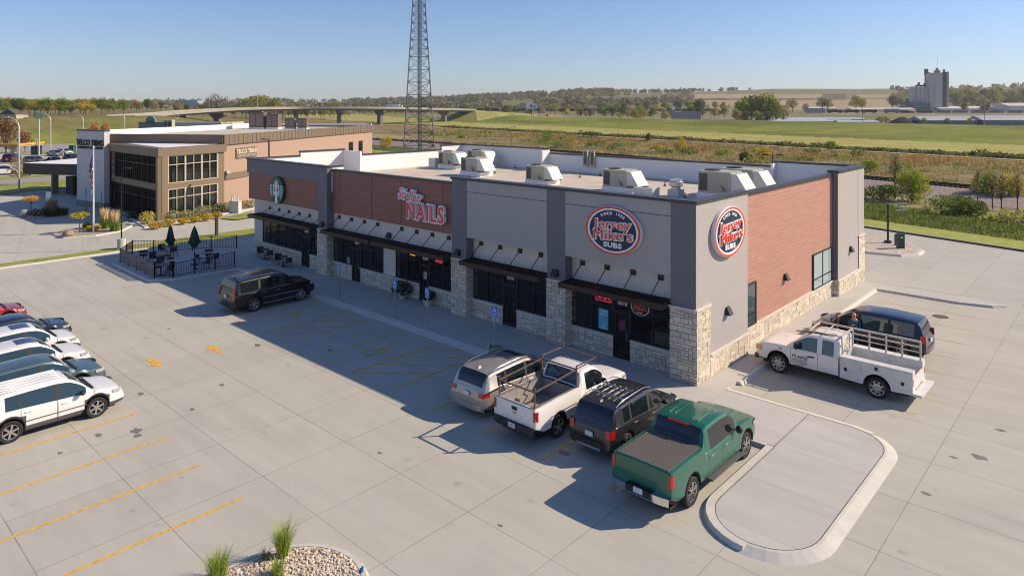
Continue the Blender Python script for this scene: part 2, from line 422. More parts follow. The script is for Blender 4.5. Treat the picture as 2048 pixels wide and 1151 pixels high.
# ------------------------------------------------------------------ retail building
LB, DB, WY = -39.0, 23.56, .55        # left end, depth, recessed shopfront plane
bld = empty('retail_building', (0, 0, 0), 0, 'long flat-roofed shopping strip with stone piers, gray and brown panels and round signs', 'building')
def part(mb, name, mats, parent=bld, **k): return mb.build(name, mats, parent, **k)
# shell walls
mb = MB()
OPEN = [(-37.38, -28.74), (-27.48, -21.97), (-20.61, -14.99), (-13.71, -8.05), (-6.83, -1.22)]   # shopfront openings
DOORX = [(-31.55, -30.5), (-25.27, -24.27), (-18.31, -17.36), (-11.45, -10.42), (-4.44, -3.48)]
mb.box(LB+.16, WY, 2.96, -.4, WY+.25, 4.3)
xe = LB+.16
for (a, b), (c, d) in zip(OPEN, DOORX):
    mb.box(xe, WY, -.05, a, WY+.25, 2.96); mb.box(a, WY, -.05, c, WY+.25, .98); mb.box(d, WY, -.05, b, WY+.25, .98); xe = b
mb.box(xe, WY, -.05, -.4, WY+.25, 2.96)
mb.box(LB+.16, WY+.25, -.05, LB+.4, DB-.02, 5.6); mb.box(LB+.4, DB-.3, -.05, -.38, DB-.02, 5.6)
part(mb, 'wall', M_cream)
M_int = mat('interior_wall', (.38, .35, .32), .9); M_cnt = mat('counter_cream', (.72, .68, .52), .6); M_flr = mat('shop_floor', (.34, .30, .26), .5)
mb = MB(); mb.box(LB+.5, 6.2, 0, -.6, 6.3, 3.1); mb.box(LB+.5, WY+.25, 2.97, -.6, 6.3, 3.1)
for x in (-28.1, -21.3, -14.4, -7.4): mb.box(x-.06, WY+.25, 0, x+.06, 6.2, 2.97)
part(mb, 'interior_wall', M_int)
mb = MB(); mb.box(LB+.5, WY, -.02, -.6, 6.2, .012); part(mb, 'shop_floor', M_flr)
rq = random.Random(12); mb = MB(); mb.box(-3.3, 1.9, .01, -1.3, 2.9, 1.15); mb.box(-2.0, 2.9, .01, -1.3, 5.0, 1.15); mb.box(-26.5, 4.4, .01, -22.5, 5.0, 1.1); mb.box(-36.5, 4.6, .01, -32.0, 5.3, 1.2); mb.box(-20.4, 4.9, .01, -15.4, 5.2, 2.4)
part(mb, 'counter', M_cnt)
mb = MB()
for x in [-36.8+1.25*k for k in range(5)]+[-19.9, -18.9, -17.0, -16.0, -6.2, -5.2, -12.9, -9.4]:
    y = WY+rq.uniform(.8, 1.8); mb.lathe([(.001, .76), (.36, .76), (.36, .73), (.03, .72), (.03, 0), (.22, 0)], (x, y, .012), 'z', 12)
    for q in (-.55, .55): mb.box(x+q-.2, y-.2, .44, x+q+.2, y+.2, .48); mb.box(x+q+(.18 if q > 0 else -.22), y-.2, .48, x+q+(.22 if q > 0 else -.18), y+.2, .95); mb.box(x+q-.03, y-.03, .012, x+q+.03, y+.03, .44)
part(mb, 'interior_furniture', mat('furniture_teal', (.10, .22, .24), .6))
mb = MB(); 
def roofz(y): return 5.72
mb.face([(LB+.2, .34, 5.72), (-27.6, .34, 5.72), (-27.6, .6, 5.72), (-14.9, .6, 5.72), (-14.9, .34, 5.72), (-.3, .34, 5.72), (-.3, 5.0, 5.72), (-.5, 5.2, 5.72), (-.5, DB-.2, 5.72), (LB+.2, DB-.2, 5.72)])
part(mb, 'roof', M_roofm)
# parapets: (x0,y0,x1,y1,ztop) outer colour then white inner
par = MB(); inn = MB(); cap = MB()
def parapet(x0, y0, x1, y1, zb, zt, outer, capo=.06):
    "m index: 0 gray 1 red 2 white 3 fin 4 cedar"
    par.box(x0, y0, zb, x1, y1, zt-.12, outer)
    cap.box(x0-capo, y0-capo, zt-.12, x1+capo, y1+capo, zt)
# front: section C (gray, x -14.93..0), B (cedar), A (gray top band, cedar)
PM = [M_gray, M_red, M_white, M_fin, M_cedar, M_cream]
par.box(-13.76, 0, 4.4, -8.0, .35, 7.53, 0); par.box(-6.87, 0, 4.4, -1.18, .35, 7.53, 0)
for a, b in ((-14.94, -13.76), (-8.0, -6.87), (-1.18, 0)): par.box(a, -.004, 3.1, b-(.003 if b == 0 else 0), WY+.02 if b != 0 else -.0005, 7.53, 3)
par.box(-14.94, .3, 4.38, -.02, WY+.02, 4.42, 0)
cap.box(-15.0, -.07, 7.53, .07, .42, 7.66)
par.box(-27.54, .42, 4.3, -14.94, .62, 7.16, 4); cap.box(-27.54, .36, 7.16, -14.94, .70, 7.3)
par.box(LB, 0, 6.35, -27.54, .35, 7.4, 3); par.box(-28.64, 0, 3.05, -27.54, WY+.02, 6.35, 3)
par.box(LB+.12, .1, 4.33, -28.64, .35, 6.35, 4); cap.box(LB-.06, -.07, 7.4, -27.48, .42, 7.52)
par.box(LB+.12, .1, 4.27, -28.64, WY, 4.33, 5)
par.box(-27.62, .36, 5.72, -27.5, 1.3, 7.4, 2); cap.box(-27.66, .42, 7.4, -27.46, 1.3, 7.52)
# side (x=0): near block, recess, far block
par.box(-1.18, 0, 3.1, -.30, WY+.02, 7.5, 3); par.box(-.30, 0.0, .95, 0, 5.1, 7.53, 0); cap.box(-.42, .42, 7.53, .07, 5.16, 7.66)
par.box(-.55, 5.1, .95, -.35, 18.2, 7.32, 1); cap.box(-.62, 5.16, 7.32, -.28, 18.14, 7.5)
par.box(-.45, 18.2, .95, 0, DB, 7.53, 0); cap.box(-.62, 18.14, 7.53, .07, DB+.07, 7.68)
par.box(-.4, 18.19, .95, -.02, 18.2, 7.5, 3)
# back and left
def backp(x0, x1, zt): par.box(x0, DB-.22, 4.5, x1, DB, zt-.13, 0); par.box(x0, DB-.24, 5.7, x1, DB-.22, zt-.13, 2); cap.box(x0-.02, DB-.3, zt-.13, x1+.02, DB+.06, zt)
backp(-5.9, -.45, 7.68); backp(-27.1, -5.9, 7.33); backp(LB, -27.1, 7.72)
par.box(-5.9, DB-1.0, 5.7, -5.75, DB-.24, 7.5, 2); par.box(-27.1, DB-1.3, 5.7, -26.9, DB-.24, 7.55, 2)
def leftp(y0, y1, zt): par.box(LB+.03, y0, 4.3, LB+.22, y1, zt-.13, 0); par.box(LB+.22, y0, 5.7, LB+.25, y1, zt-.13, 2); cap.box(LB-.05, y0, zt-.13, LB+.31, y1, zt)
leftp(.42, 4.6, 7.5); leftp(4.6, 9.0, 7.85); leftp(9.0, 20.5, 7.28); leftp(20.5, DB, 7.72)
par.box(LB+.25, 8.8, 5.7, -36.2, 9.0, 7.72, 2)
# white inner faces of front and side parapets
par.box(-14.9, .35, 5.7, -.45, .40, 7.53, 2); par.box(-27.5, .62, 5.7, -14.94, .66, 7.16, 2); par.box(LB+.25, .35, 5.7, -27.6, .40, 7.4, 2)
par.box(-.34, .4, 5.7, -.30, 5.1, 7.53, 2); par.box(-.60, 5.1, 5.7, -.55, 18.2, 7.32, 2); par.box(-.50, 18.2, 5.7, -.45, DB-.2, 7.53, 2)
part(par, 'facade_panel', PM); part(cap, 'parapet_cap', M_cap)
# panel seams
class Each0:
    def __init__(s, name, m): s.n, s.m = name, m
    def box(s, *a): MB().box(*a).build(s.n, s.m, bld); return s
mb = Each0('panel_joint', M_seam)
for x in (-23.0, -20.0, -16.15, -26.6): mb.box(x-.012, .405, 4.32, x+.012, .42, 7.14)
for a, b in ((-13.76, -8.0), (-6.87, -1.18)): mb.box(a, -.008, 6.90, b, 0, 6.925)
mb.box(-13.775, -.009, 4.4, -13.745, 0, 7.5); mb.box(-8.012, -.009, 4.4, -7.99, 0, 7.5)
mb.box(0, 22.2, 3.1, .008, 22.23, 7.5); mb.box(LB+.3, .09, 5.3, -28.7, .1, 5.315)
# stone
rn = random.Random(3); stn = MB()
class Each:
    "every box becomes a part of its own"
    def __init__(s, name, m): s.n, s.m = name, m
    def box(s, *a): MB().box(*a).build(s.n, s.m, bld); return s
cop = Each('stone_coping', M_cop)
def pier(x0, x1, y1=WY, zt=3.08):
    ashlar(stn, (x0, -.03, 0), (1, 0), (0, -1), x1-x0, zt, rn)
    ashlar(stn, (x1, -.03, 0), (0, 1), (1, 0), y1+.03, zt, rn)
    ashlar(stn, (x0, y1, 0), (0, -1), (-1, 0), y1+.03, zt, rn)
    cop.box(x0-.06, -.1, zt, x1+.06, -.002, zt+.07); cop.box(x1+.001, -.1, zt, x1+.06, y1-.01, zt+.07); cop.box(x0-.06, -.1, zt, x0-.001, y1-.01, zt+.07)
pier(-28.72, -27.5); pier(-14.97, -13.73); pier(-8.03, -6.85)
ashlar(stn, (-1.2, -.03, 0), (1, 0), (0, -1), 1.23, 3.08, rn); ashlar(stn, (-1.2, WY, 0), (0, -1), (-1, 0), WY+.03, 3.08, rn)
cop.box(-1.26, -.1, 3.08, .10, -.002, 3.15)
ashlar(stn, (.03, -.03, 0), (0, 1), (1, 0), 1.25, 3.08, rn); cop.box(.002, -.002, 3.08, .10, 1.28, 3.15)
ashlar(stn, (.03, 1.22, 0), (0, 1), (1, 0), 3.9, .92, rn); cop.box(.002, 1.22, .92, .10, 5.18, .99)
ashlar(stn, (.03, 5.12, 0), (-1, 0), (0, 1), .38, .92, rn)
ashlar(stn, (-.30, 5.12, 0), (0, 1), (1, 0), 13.06, .92, rn); cop.box(-.35, 5.18, .92, -.23, 18.1, .99)
ashlar(stn, (-.33, 18.17, 0), (1, 0), (0, -1), .36, .92, rn); cop.box(-.3, 18.1, .92, .1, 18.2, .99)
ashlar(stn, (.03, 18.17, 0), (0, 1), (1, 0), 4.1, .92, rn); cop.box(.002, 18.2, .92, .10, 22.27, .99)
ashlar(stn, (.03, 22.27, 0), (0, 1), (1, 0), 1.3, 3.08, rn); cop.box(.002, 22.22, 3.08, .10, DB+.08, 3.15)
# shopfronts: (x0, x1, kind)
DZ = 2.15; WT = 2.98; LG = .92
SHOPS = [('A', [(-37.4, -31.6, 5), ('d', -31.55, -30.5), (-30.45, -28.72, 1)], '3086'),
         ('B1', [(-27.5, -25.27, 2), ('d', -25.27, -24.27), (-24.27, -21.95, 2)], '3084'),
         ('B2', [(-20.63, -18.31, 2), ('d', -18.31, -17.36), (-17.36, -14.97, 2)], '3080'),
         ('C1', [(-13.73, -11.45, 2), ('d', -11.45, -10.42), (-10.42, -8.03, 2)], '3076'),
         ('C2', [(-6.85, -4.44, 2), ('d', -4.44, -3.48), (-3.48, -1.2, 2)], '3070')]
def window(x0, x1, n, z0, z1, tr, name='storefront_window'):
    f = MB(); y = WY-.03; t = .055
    f.box(x0, y-.03, z0, x1, y+.04, z0+t); f.box(x0, y-.03, z1-t, x1, y+.04, z1)
    for k in range(n+1):
        x = x0+(x1-x0)*k/n; f.box(max(x0, x-t/2), y-.032, z0+t, min(x1, x+t/2) if k < n else x1, y+.04, z1-t)
    if tr: f.box(x0+t/2, y-.028, tr-t/2, x1-t/2, y+.04, tr+t/2)
    fo = part(f, name, M_frame)
    g = MB(); g.box(x0+.01, y, z0+.01, x1-.01, y+.02, z1-.01); part(g, 'pane', M_glass, fo)
    return fo
for nm, items, num in SHOPS:
    for it in items:
        if it[0] == 'd':
            _, x0, x1 = it; f = MB(); y = WY-.03
            for a, b in ((x0, x0+.07), (x1-.07, x1)): f.box(a, y-.04, 0, b, y+.04, WT)
            f.box(x0+.07, y-.039, DZ, x1-.07, y+.04, DZ+.07); f.box(x0+.07, y-.039, WT-.06, x1-.07, y+.04, WT)
            f.box(x0+.08, y-.02, .01, x1-.08, y+.03, .22); f.box(x0+.08, y-.02, .22, x0+.15, y+.03, DZ-.01); f.box(x1-.15, y-.02, .22, x1-.08, y+.03, DZ-.01); f.box(x0+.15, y-.02, DZ-.1, x1-.15, y+.03, DZ-.01)
            do = part(f, 'door', M_frame)
            g = MB(); g.box(x0+.15, y, .22, x1-.15, y+.02, DZ-.1); g.box(x0+.07, y, DZ+.07, x1-.07, y+.02, WT-.06); part(g, 'pane', M_glass, do)
            h = MB(); h.tube([(x1-.2, y-.03, .85), (x1-.2, y-.09, .9), (x1-.2, y-.09, 1.25), (x1-.2, y-.03, 1.3)], .014, 6); part(h, 'handle', mat('steel', (.5, .5, .5), .3, metal=.9), do)
            tm = text_mesh(num, .27, .01, .006); m2 = MB(); m2.add(tm, plane_M(Vector(((x0+x1)/2, y-.006, 2.55)), (0, -1))); part(m2, 'door_number', mat('white_vinyl', (.75, .75, .73), .6), do)
        else:
            x0, x1, n = it
            window(x0, x1, n, LG+.09, WT, 2.3)
            ashlar(stn, (x0-.03, WY-.10, 0), (1, 0), (0, -1), x1-x0+.06, LG, rn); cop.box(x0-.03, WY-.16, LG, x1+.03, WY-.01, LG+.07)
# stone under the cream gap and the left end
ashlar(stn, (-21.95, WY-.10, 0), (1, 0), (0, -1), 1.32, LG, rn); cop.box(-21.95, WY-.16, LG, -20.6, WY-.01, LG+.07)
ashlar(stn, (LB+.14, WY-.10, 0), (1, 0), (0, -1), 1.45, LG, rn); cop.box(LB+.1, WY-.16, LG, -37.4, WY-.01, LG+.07)
part(stn, 'stone_veneer', [M_stone, M_mortar])
# side windows
for (y0, y1, z1) in ((5.22, 6.75, 3.05), (14.75, 17.9, 3.05)):
    f = MB(); t = .06; xx = -.31; nn = 1 if y1-y0 < 2 else 2
    f.box(xx-.04, y0, .99, xx+.05, y1, .99+t); f.box(xx-.04, y0, z1-t, xx+.05, y1, z1); f.box(xx-.038, y0+t, 1.55, xx+.048, y1-t, 1.61)
    for k in range(nn+1):
        y = y0+(y1-y0-t)*k/nn; f.box(xx-.039, y, .99+t, xx+.049, y+t, z1-t)
    fo = part(f, 'side_window', M_frame); g = MB(); g.box(xx, y0+.02, 1.0, xx+.02, y1-.02, z1-.02)
    part(g, 'pane', mat('side_glass', (.06, .09, .09), .03, spec=.9) if y1 < 8 else mat('reflection_glass', (.34, .45, .45), .06, spec=.9), fo)  # far pane: its pale reflection is put into the glass colour
# awnings
def awning(x0, x1, zt=3.24):
    y0, y1 = -.62, WY-.06; f = MB()
    f.box(x0, y0, zt-.24, x1, y0+.07, zt); f.box(x0, y0+.07, zt-.24, x0+.06, y1, zt); f.box(x1-.06, y0+.07, zt-.24, x1, y1, zt); f.box(x0+.06, y1-.05, zt-.24, x1-.06, y1, zt)
    n = int((x1-x0-.12)/.13)
    for k in range(n):
        x = x0+.06+(k+.5)*(x1-x0-.12)/n; f.obox((x, (y0+y1)/2, zt-.07), (.028, y1-y0-.13, .15), Matrix.Rotation(R_(25), 3, 'Y'))
    for k in range(1, 5):
        x = x0+(x1-x0)*k/5; f.box(x-.03, y0+.07, zt-.2, x+.03, y1-.05, zt-.03)
    return part(f, 'awning', M_awn)
def rods(aw, xs, zw, dx=-.0):
    for x in xs:
        r = MB(); r.box(x-.13, WY-.07, zw-.1, x+.13, WY-.005, zw+.13); r.tube([(x, WY-.1, zw), (x-.02, -.5, 3.24)], .022, 6, cap=True)
        part(r, 'awning_rod', M_blk, aw)
rods(awning(-37.7, -28.76), (-36.3, -34.9, -33.45, -32.0, -30.6, -29.15), 3.72)
rods(awning(-27.45, -21.9), (-26.85, -25.4, -23.95, -22.5), 4.03)
rods(awning(-21.75, -15.0), (-20.05, -18.62, -17.19, -15.76), 4.03)
rods(awning(-13.7, -8.1), (-13.12, -11.7, -10.27, -8.85), 4.06)
rods(awning(-6.83, -1.25), (-6.22, -4.8, -3.38, -1.96), 4.06)
# wall sconces
def sconce(c, ax):
    f = MB(); x, y, z = c
    if ax == 'y':
        P = [(x-.19, y, z-.17), (x+.19, y, z-.17), (x+.15, y, z+.17), (x-.15, y, z+.17)]; Q = [(x-.19, y-.24, z-.17), (x+.19, y-.24, z-.17), (x+.15, y-.08, z+.17), (x-.15, y-.08, z+.17)]
    else:
        P = [(x, y-.19, z-.17), (x, y+.19, z-.17), (x, y+.15, z+.17), (x, y-.15, z+.17)]; Q = [(x+.24, y-.19, z-.17), (x+.24, y+.19, z-.17), (x+.08, y+.15, z+.17), (x+.08, y-.15, z+.17)]
    f.face(Q)
    for k in range(4): f.face([P[k], P[(k+1) % 4], Q[(k+1) % 4], Q[k]])
    part(f, 'wall_light', M_blk)
sconce((-28.1, -.01, 3.5), 'y'); sconce((-21.3, WY-.02, 3.5), 'y'); sconce((-14.4, -.01, 3.5), 'y'); sconce((-7.45, -.01, 3.5), 'y')
sconce((.0, 2.9, 2.5), 'x'); sconce((-.34, 10.6, 2.55), 'x'); sconce((.0, 20.6, 2.55), 'x')
# ------------------------------------------------------------------ vehicles
def paint(n, c, metal=.0, rough=.35): return mat('paint_'+n, c, rough, metal=metal, coat=.8, spec=.5)
V_glass = mat('car_glass', (.010, .016, .020), .04, spec=.8)
V_glass2 = mat('tinted_glass', (.02, .045, .055), .04, spec=.9)
V_tyre = mat('tyre_rubber', (.022, .021, .021), .85)
V_alloy = mat('alloy_rim', (.55, .55, .56), .25, metal=.85)
V_dark = mat('dark_trim', (.018, .018, .019), .6)
V_clad = mat('gray_cladding', (.085, .085, .088), .7)
V_chrome = mat('chrome', (.75, .75, .76), .12, metal=1.)
V_redl = mat('red_lamp', (.45, .012, .012), .15, coat=.8)
V_whitel = mat('clear_lamp', (.55, .56, .58), .08, metal=.4, coat=1.)
V_plate = mat('number_plate', (.62, .66, .72), .5)
V_platet = mat('plate_ink', (.03, .05, .12), .5)
def herm(pts):
    xs = [p[0] for p in pts]; ys = [p[1] for p in pts]; n = len(xs)
    d = [(ys[i+1]-ys[i])/(xs[i+1]-xs[i]) for i in range(n-1)]
    m = [d[0]]+[0 if d[i-1]*d[i] <= 0 else 2*d[i-1]*d[i]/(d[i-1]+d[i]) for i in range(1, n-1)]+[d[-1]]
    def f(x):
        if x <= xs[0]: return ys[0]
        if x >= xs[-1]: return ys[-1]
        for i in range(n-1):
            if x <= xs[i+1]:
                h = xs[i+1]-xs[i]; t = (x-xs[i])/h
                return (2*t**3-3*t*t+1)*ys[i]+(t**3-2*t*t+t)*h*m[i]+(-2*t**3+3*t*t)*ys[i+1]+(t**3-t*t)*h*m[i+1]
    return f
def wheel(par, x, y, r, wd, side, spokes=5, rimr=.66, rimm=None, steel=False, dbl=False):
    y0 = y-side*wd; t = MB()
    prof = [(r*.60, 0), (r*.93, .0), (r, .03), (r, wd-.03), (r*.93, wd), (r*.72, wd-.01), (r*.68, wd-.03), (r*.66, wd-.06)]
    t.lathe([(a, side*b) for a, b in prof], (x, y0, r), 'y', 28)
    if side > 0: t.f = [f[::-1] for f in t.f]
    w = t.build('wheel', V_tyre, par, smooth=40)
    s = MB(); yy = y-side*.05; R1 = r*.68
    s.lathe([(R1, side*.035), (R1*.93, side*.03), (R1*.90, -side*.03)], (x, yy, r), 'y', 28)
    s.lathe([(R1*.92, -side*.035), (0.001, -side*.035)], (x, yy, r), 'y', 20, m=1)
    s.lathe([(R1*.22, side*.0), (R1*.22, side*.03), (.001, side*.035)], (x, yy, r), 'y', 12)
    n = spokes
    for k in range(n):
        a = 2*math.pi*k/n+.3
        for da in ((-.10, .10) if dbl else (0,)):
            p0 = (x+R1*.15*math.cos(a+da), yy+side*.015, r+R1*.15*math.sin(a+da)); p1 = (x+R1*.93*math.cos(a+da*1.6), yy+side*.02, r+R1*.93*math.sin(a+da*1.6))
            s.bar(p0, p1, (R1*.13 if dbl else R1*(1.5/n if not steel else 2.0/n)), .03, up=(0, 1, 0))
    if steel: s.lathe([(R1*.55, side*.02), (R1*.6, side*.03), (R1*.3, side*.04), (R1*.12, side*.03)], (x, yy, r), 'y', 20)
    s.build('rim', [rimm or V_alloy, V_dark], w, smooth=30)
    return w
def car(name, label, S, loc, rz, group=None, cat='car'):
    L, W, H = S['L'], S['W'], S['H']; hw = W/2; X0 = L/2
    root = empty(name, (*loc, LZ if len(loc) == 2 else loc[2]) if len(loc) == 2 else loc, rz, label, cat, group)
    belt = herm(S['belt']); roof = herm(S['roof']); gx0, gx1 = S['roof'][0][0], S['roof'][-1][0]
    hr, hf = S['hdr']; wr = S['wr']; R = wr+S.get('arch', .055); wins = S.get('wins', []); doors = S.get('doors', [])
    zs = S.get('sill', .26); bed = S.get('bed'); beltm = belt((hr+hf)/2); rw = S.get('roofw', .80)
    nk, nc = S.get('nose', (.16, .6)); tk, tc = S.get('tailr', (.07, .35)); xs = set()
    lo = S.get('x0', 0.)
    x = lo
    while x < L: xs.add(round(x, 3)); x += .14
    xs |= {L, L-.02, L-.06, L-.12, lo, lo+.02, lo+.05, lo+.1}
    for xc in S['xw']:
        for k in range(-7, 8): xs.add(round(xc+R*math.sin(k*math.pi/14), 3))
    for a, b in wins: xs |= {a, b}
    for a, b in doors: xs |= {a-.008, a+.008, b-.008, b+.008}
    for p in S['belt']+S['roof']: xs.add(p[0])
    xs |= {hr, hf}
    if bed: xs |= {bed[0], bed[1]}
    xs = sorted(x for x in xs if lo <= x <= L)
    xs = [x for i, x in enumerate(xs) if i == 0 or x-xs[i-1] > .004]
    def zbot(x):
        z = zs
        if x > L-.5: z = zs+.08*((x-L+.5)/.5)
        if x < lo+.45 and not S.get('x0'): z = zs+S.get('tailup', .12)*((lo+.45-x)/.45)
        for xc in S['xw']:
            d = abs(x-xc)
            if d < R: z = max(z, wr+math.sqrt(R*R-d*d))
        return z
    def halfw(x):
        w = hw*(1-.012*(abs(x-L/2)/(L/2))**2)
        if x > L-nc: w *= 1-nk*((x-L+nc)/nc)**2.2
        if x < lo+tc and not S.get('x0'): w *= 1-tk*((lo+tc-x)/tc)**2
        return w
    sec = []
    for x in xs:
        zb = zbot(x); w = halfw(x); zl = belt(x); zr = roof(x) if gx0 <= x <= gx1 else zl
        zr = max(zr, zl); g = min(1, max(0, (zr-zl)/max(.05, H-beltm-.03)))
        hc = S.get('crown', .035)*(1-g)
        z1 = min(zb+.07, zl-.06); z2 = min(max(zb+.10, .46), zl-.05); z3 = min(max(zb+.13, .5*(zl+.5)+.04), zl-.035); z4 = min(max(zb+.16, zl-.10), zl-.02)
        lp = lambda a, b: a+(b-a)*g
        sec.append([(w*.90, zb), (w*.975, z1), (w*.995, z2), (w, z3), (w*.985, z4), (w*.955, zl), (lp(w*.93, w*.945), zl+.015*g),
                    (lp(w*.90, w*(rw+.03)), zl+(zr-zl)*.84+hc*.2), (lp(w*.86, w*(rw-.01)), zl+(zr-zl)*.955+hc*.35), (lp(w*.74, w*(rw-.07)), zr-.004*g+hc*.6), (lp(w*.40, w*rw*.5), zr+.018*g+hc*.95), (0, zr+.024*g+hc)])
    parts = {}
    def P(k): return parts.setdefault(k, MB())
    nr = 12
    for i in range(len(xs)-1):
        xa, xb = xs[i], xs[i+1]; xm = (xa+xb)/2
        for j in range(nr-1):
            arch = any(abs(xm-xc) < R+.03 for xc in S['xw']); key = 'body'; m = 0
            ws = [k for k, (a, b) in enumerate(wins) if a <= xm <= b]; ds = [k for k, (a, b) in enumerate(doors) if a+.006 < xm < b-.006]
            seam = any(abs(xm-e) < .009 for d_ in doors for e in d_)
            hgt = sec[i][7][1]-sec[i][6][1]
            if j == 6 and ws and max(hgt, sec[i+1][7][1]-sec[i+1][6][1]) > .03: key = ('side_window', ws[0])
            elif j >= 9 and hf <= xm <= S['cowl']: key = 'windshield'
            elif j >= 9 and S['rb'] <= xm <= hr: key = 'rear_window'
            elif j >= 8 and bed and bed[0] < xm < bed[1]: continue
            elif 1 <= j <= 5 and ds and not (arch and j <= 2): key = ('door', ds[0])
            elif seam and 1 <= j <= 5: m = 2
            elif j <= (1 if not S.get('cladh') else 1) and (S.get('clad')): m = 1
            elif j in (2,) and arch and S.get('clad'): m = 1
            elif j == 6 and S.get('bpil') and hr+.5 < xm < hf: m = 2
            elif j == 0: m = 2
            if S.get('twotone') and j <= 1 and key == 'body': m = 1
            for sd in (1, -1):
                q = [(xa-X0, sd*sec[i][j][0], sec[i][j][1]), (xb-X0, sd*sec[i+1][j][0], sec[i+1][j][1]), (xb-X0, sd*sec[i+1][j+1][0], sec[i+1][j+1][1]), (xa-X0, sd*sec[i][j+1][0], sec[i][j+1][1])]
                if sd > 0: q = q[::-1]
                k2 = (*key, sd) if isinstance(key, tuple) else key
                mm = m
                if key[0] == 'door' and S.get('clad') and j == 1: mm = 1
                P(k2).face(q, mm)
    for i, fl in ((0, 0), (len(xs)-1, 1)):
        pl = [(xs[i]-X0, y, z) for y, z in sec[i]]; pr = [(xs[i]-X0, -y, z) for y, z in sec[i][:-1]][::-1]
        q = pl+pr; P('body').face(q if fl == 0 else q[::-1], 1 if S.get('clad') and fl == 1 and False else 0)
    pm = S['paint']; cl = S.get('clad') or V_dark
    ops = S.get('open', ())
    for k, mb in parts.items():
        if isinstance(k, tuple):
            if k in [('door', *o) for o in ops]: continue
            mb.build(k[0], [V_glass if S.get('dark', 1) else V_glass2] if k[0] == 'side_window' else [pm, cl, V_dark], root, smooth=32, merge=True)
        elif k in ('windshield', 'rear_window'): mb.build(k, V_glass if k == 'rear_window' or S.get('dark', 1) else V_glass2, root, smooth=32, merge=True)
    body = parts['body'].build('body', [pm, cl, V_dark], root, smooth=32, merge=True)
    # underbody and arch liners
    u = MB(); u.box(lo+.25-X0, -hw*.78, .2, L-.3-X0, hw*.78, .52)
    for xc in S['xw']:
        for sd in (1, -1):
            n = 12
            for k in range(n):
                a, b = math.pi*k/n, math.pi*(k+1)/n; rr = R+.03
                u.face([(xc-X0+rr*math.cos(t), sd*yy, wr+rr*math.sin(t)) for t, yy in ((a, hw*.97), (b, hw*.97), (b, hw*.6), (a, hw*.6))])
            u.face([(xc-X0+(R+.03)*math.cos(math.pi*k/n), sd*hw*.62, wr+(R+.03)*math.sin(math.pi*k/n)) for k in range(n+1)])
    u.build('underbody', V_dark, root)
    for xc in S['xw']:
        for sd in (1, -1): wheel(root, xc-X0, sd*(hw-.025), wr, .225, sd, **S.get('rim', {}))
    # lamps
    zh = S.get('zh', belt(L-.35)-.09); ln = S.get('hl', .34); hh = S.get('hh', .085)
    for sd in (1, -1):
        f = MB(); pts = []
        for k in range(5):
            x = L-.10-ln*(k/4); w = halfw(x)*1.004; pts.append((x-X0+(.0 if k else .025), sd*w*(.995 if k else .86)))
        for a, b in zip(pts, pts[1:]):
            f.face([(a[0]+.03, a[1]+sd*.022, zh-hh), (b[0]+.01, b[1]+sd*.022, zh-hh*.5), (b[0], b[1]*.985+sd*.024, zh+hh*.75), (a[0]+.0, a[1]*.985+sd*.024, zh+hh*.7)])
        a = pts[0]; f.face([(a[0]+.03, a[1]+sd*.022, zh-hh), (a[0]+.07, a[1]*.70, zh-hh*.9), (a[0]+.055, a[1]*.70, zh+hh*.5), (a[0]+.0, a[1]*.985+sd*.024, zh+hh*.7)])
        f.build('headlight', V_whitel, root)
        tl = S.get('tl', (.62, .98, .16, .1)); f = MB(); xw = tl[2]
        t0 = lo
        P0 = [(t0-.012, halfw(t0+.02)*(.97-tl[3])), (t0-.014, halfw(t0+.02)*.985), (t0+.05, halfw(t0+.05)*1.006), (t0+xw, halfw(t0+xw)*1.006)]
        tz0, tz1 = tl[0], tl[1]
        lean = S.get('tlean', .0)
        for a, b in zip(P0, P0[1:]):
            f.face([(a[0]-X0, sd*a[1], tz0), (b[0]-X0, sd*b[1], tz0), (b[0]-X0+lean, sd*b[1]*(1-lean*.35), tz1), (a[0]-X0+lean, sd*a[1]*(1-lean*.35), tz1)])
        f.build('taillight', V_redl, root)
        mi = MB(); xm_ = S['cowl']-.42-X0 if not S.get('mx') else S['mx']-X0; zm = belt(S['cowl']-.4)+.05
        mi.ball((xm_, sd*(hw+.11), zm+.06), (.085, .12, .09+S.get('mbig', 0)), 10); mi.bar((xm_+.04, sd*(hw-.05), zm), (xm_+.02, sd*(hw+.08), zm+.03), .06, .04)
        mi.build('side_mirror', S.get('mirm', pm), root, smooth=50)
    for (a, b) in doors:
        for sd in (1, -1):
            if (doors.index((a, b)), sd) in ops: continue
            h = MB(); xh = a+.12; zz = belt(xh)-.13; yy = halfw(xh)*.985
            h.bar((xh-X0, sd*(yy+.03), zz), (xh+.2-X0, sd*(yy+.03), zz), .022, .03); h.box(xh-X0, sd*(yy-.005), zz-.012, xh+.03-X0, sd*(yy+.03), zz+.012)
            h.build('door_handle', S.get('hm', pm), root)
    # plate, grille, lower bumper
    zp = S.get('zp', .82); f = MB(); xp = lo-.03-(S.get('bo', .03)-.03 if bed else 0); f.box(xp-.012-X0, -.155, zp-.08, xp+.01-X0, .155, zp+.08)
    pl = f.build('license_plate', V_plate, root)
    g = MB(); gz = S.get('gz', (.42, .66)); g.box(L-.03-X0, -hw*.62, gz[0], L+.012-X0, hw*.62, gz[1]); g.build('grille', V_dark, root)
    b = MB(); bz = S.get('bz', (.34, .56)); bm_ = S.get('bm', cl); n = 12
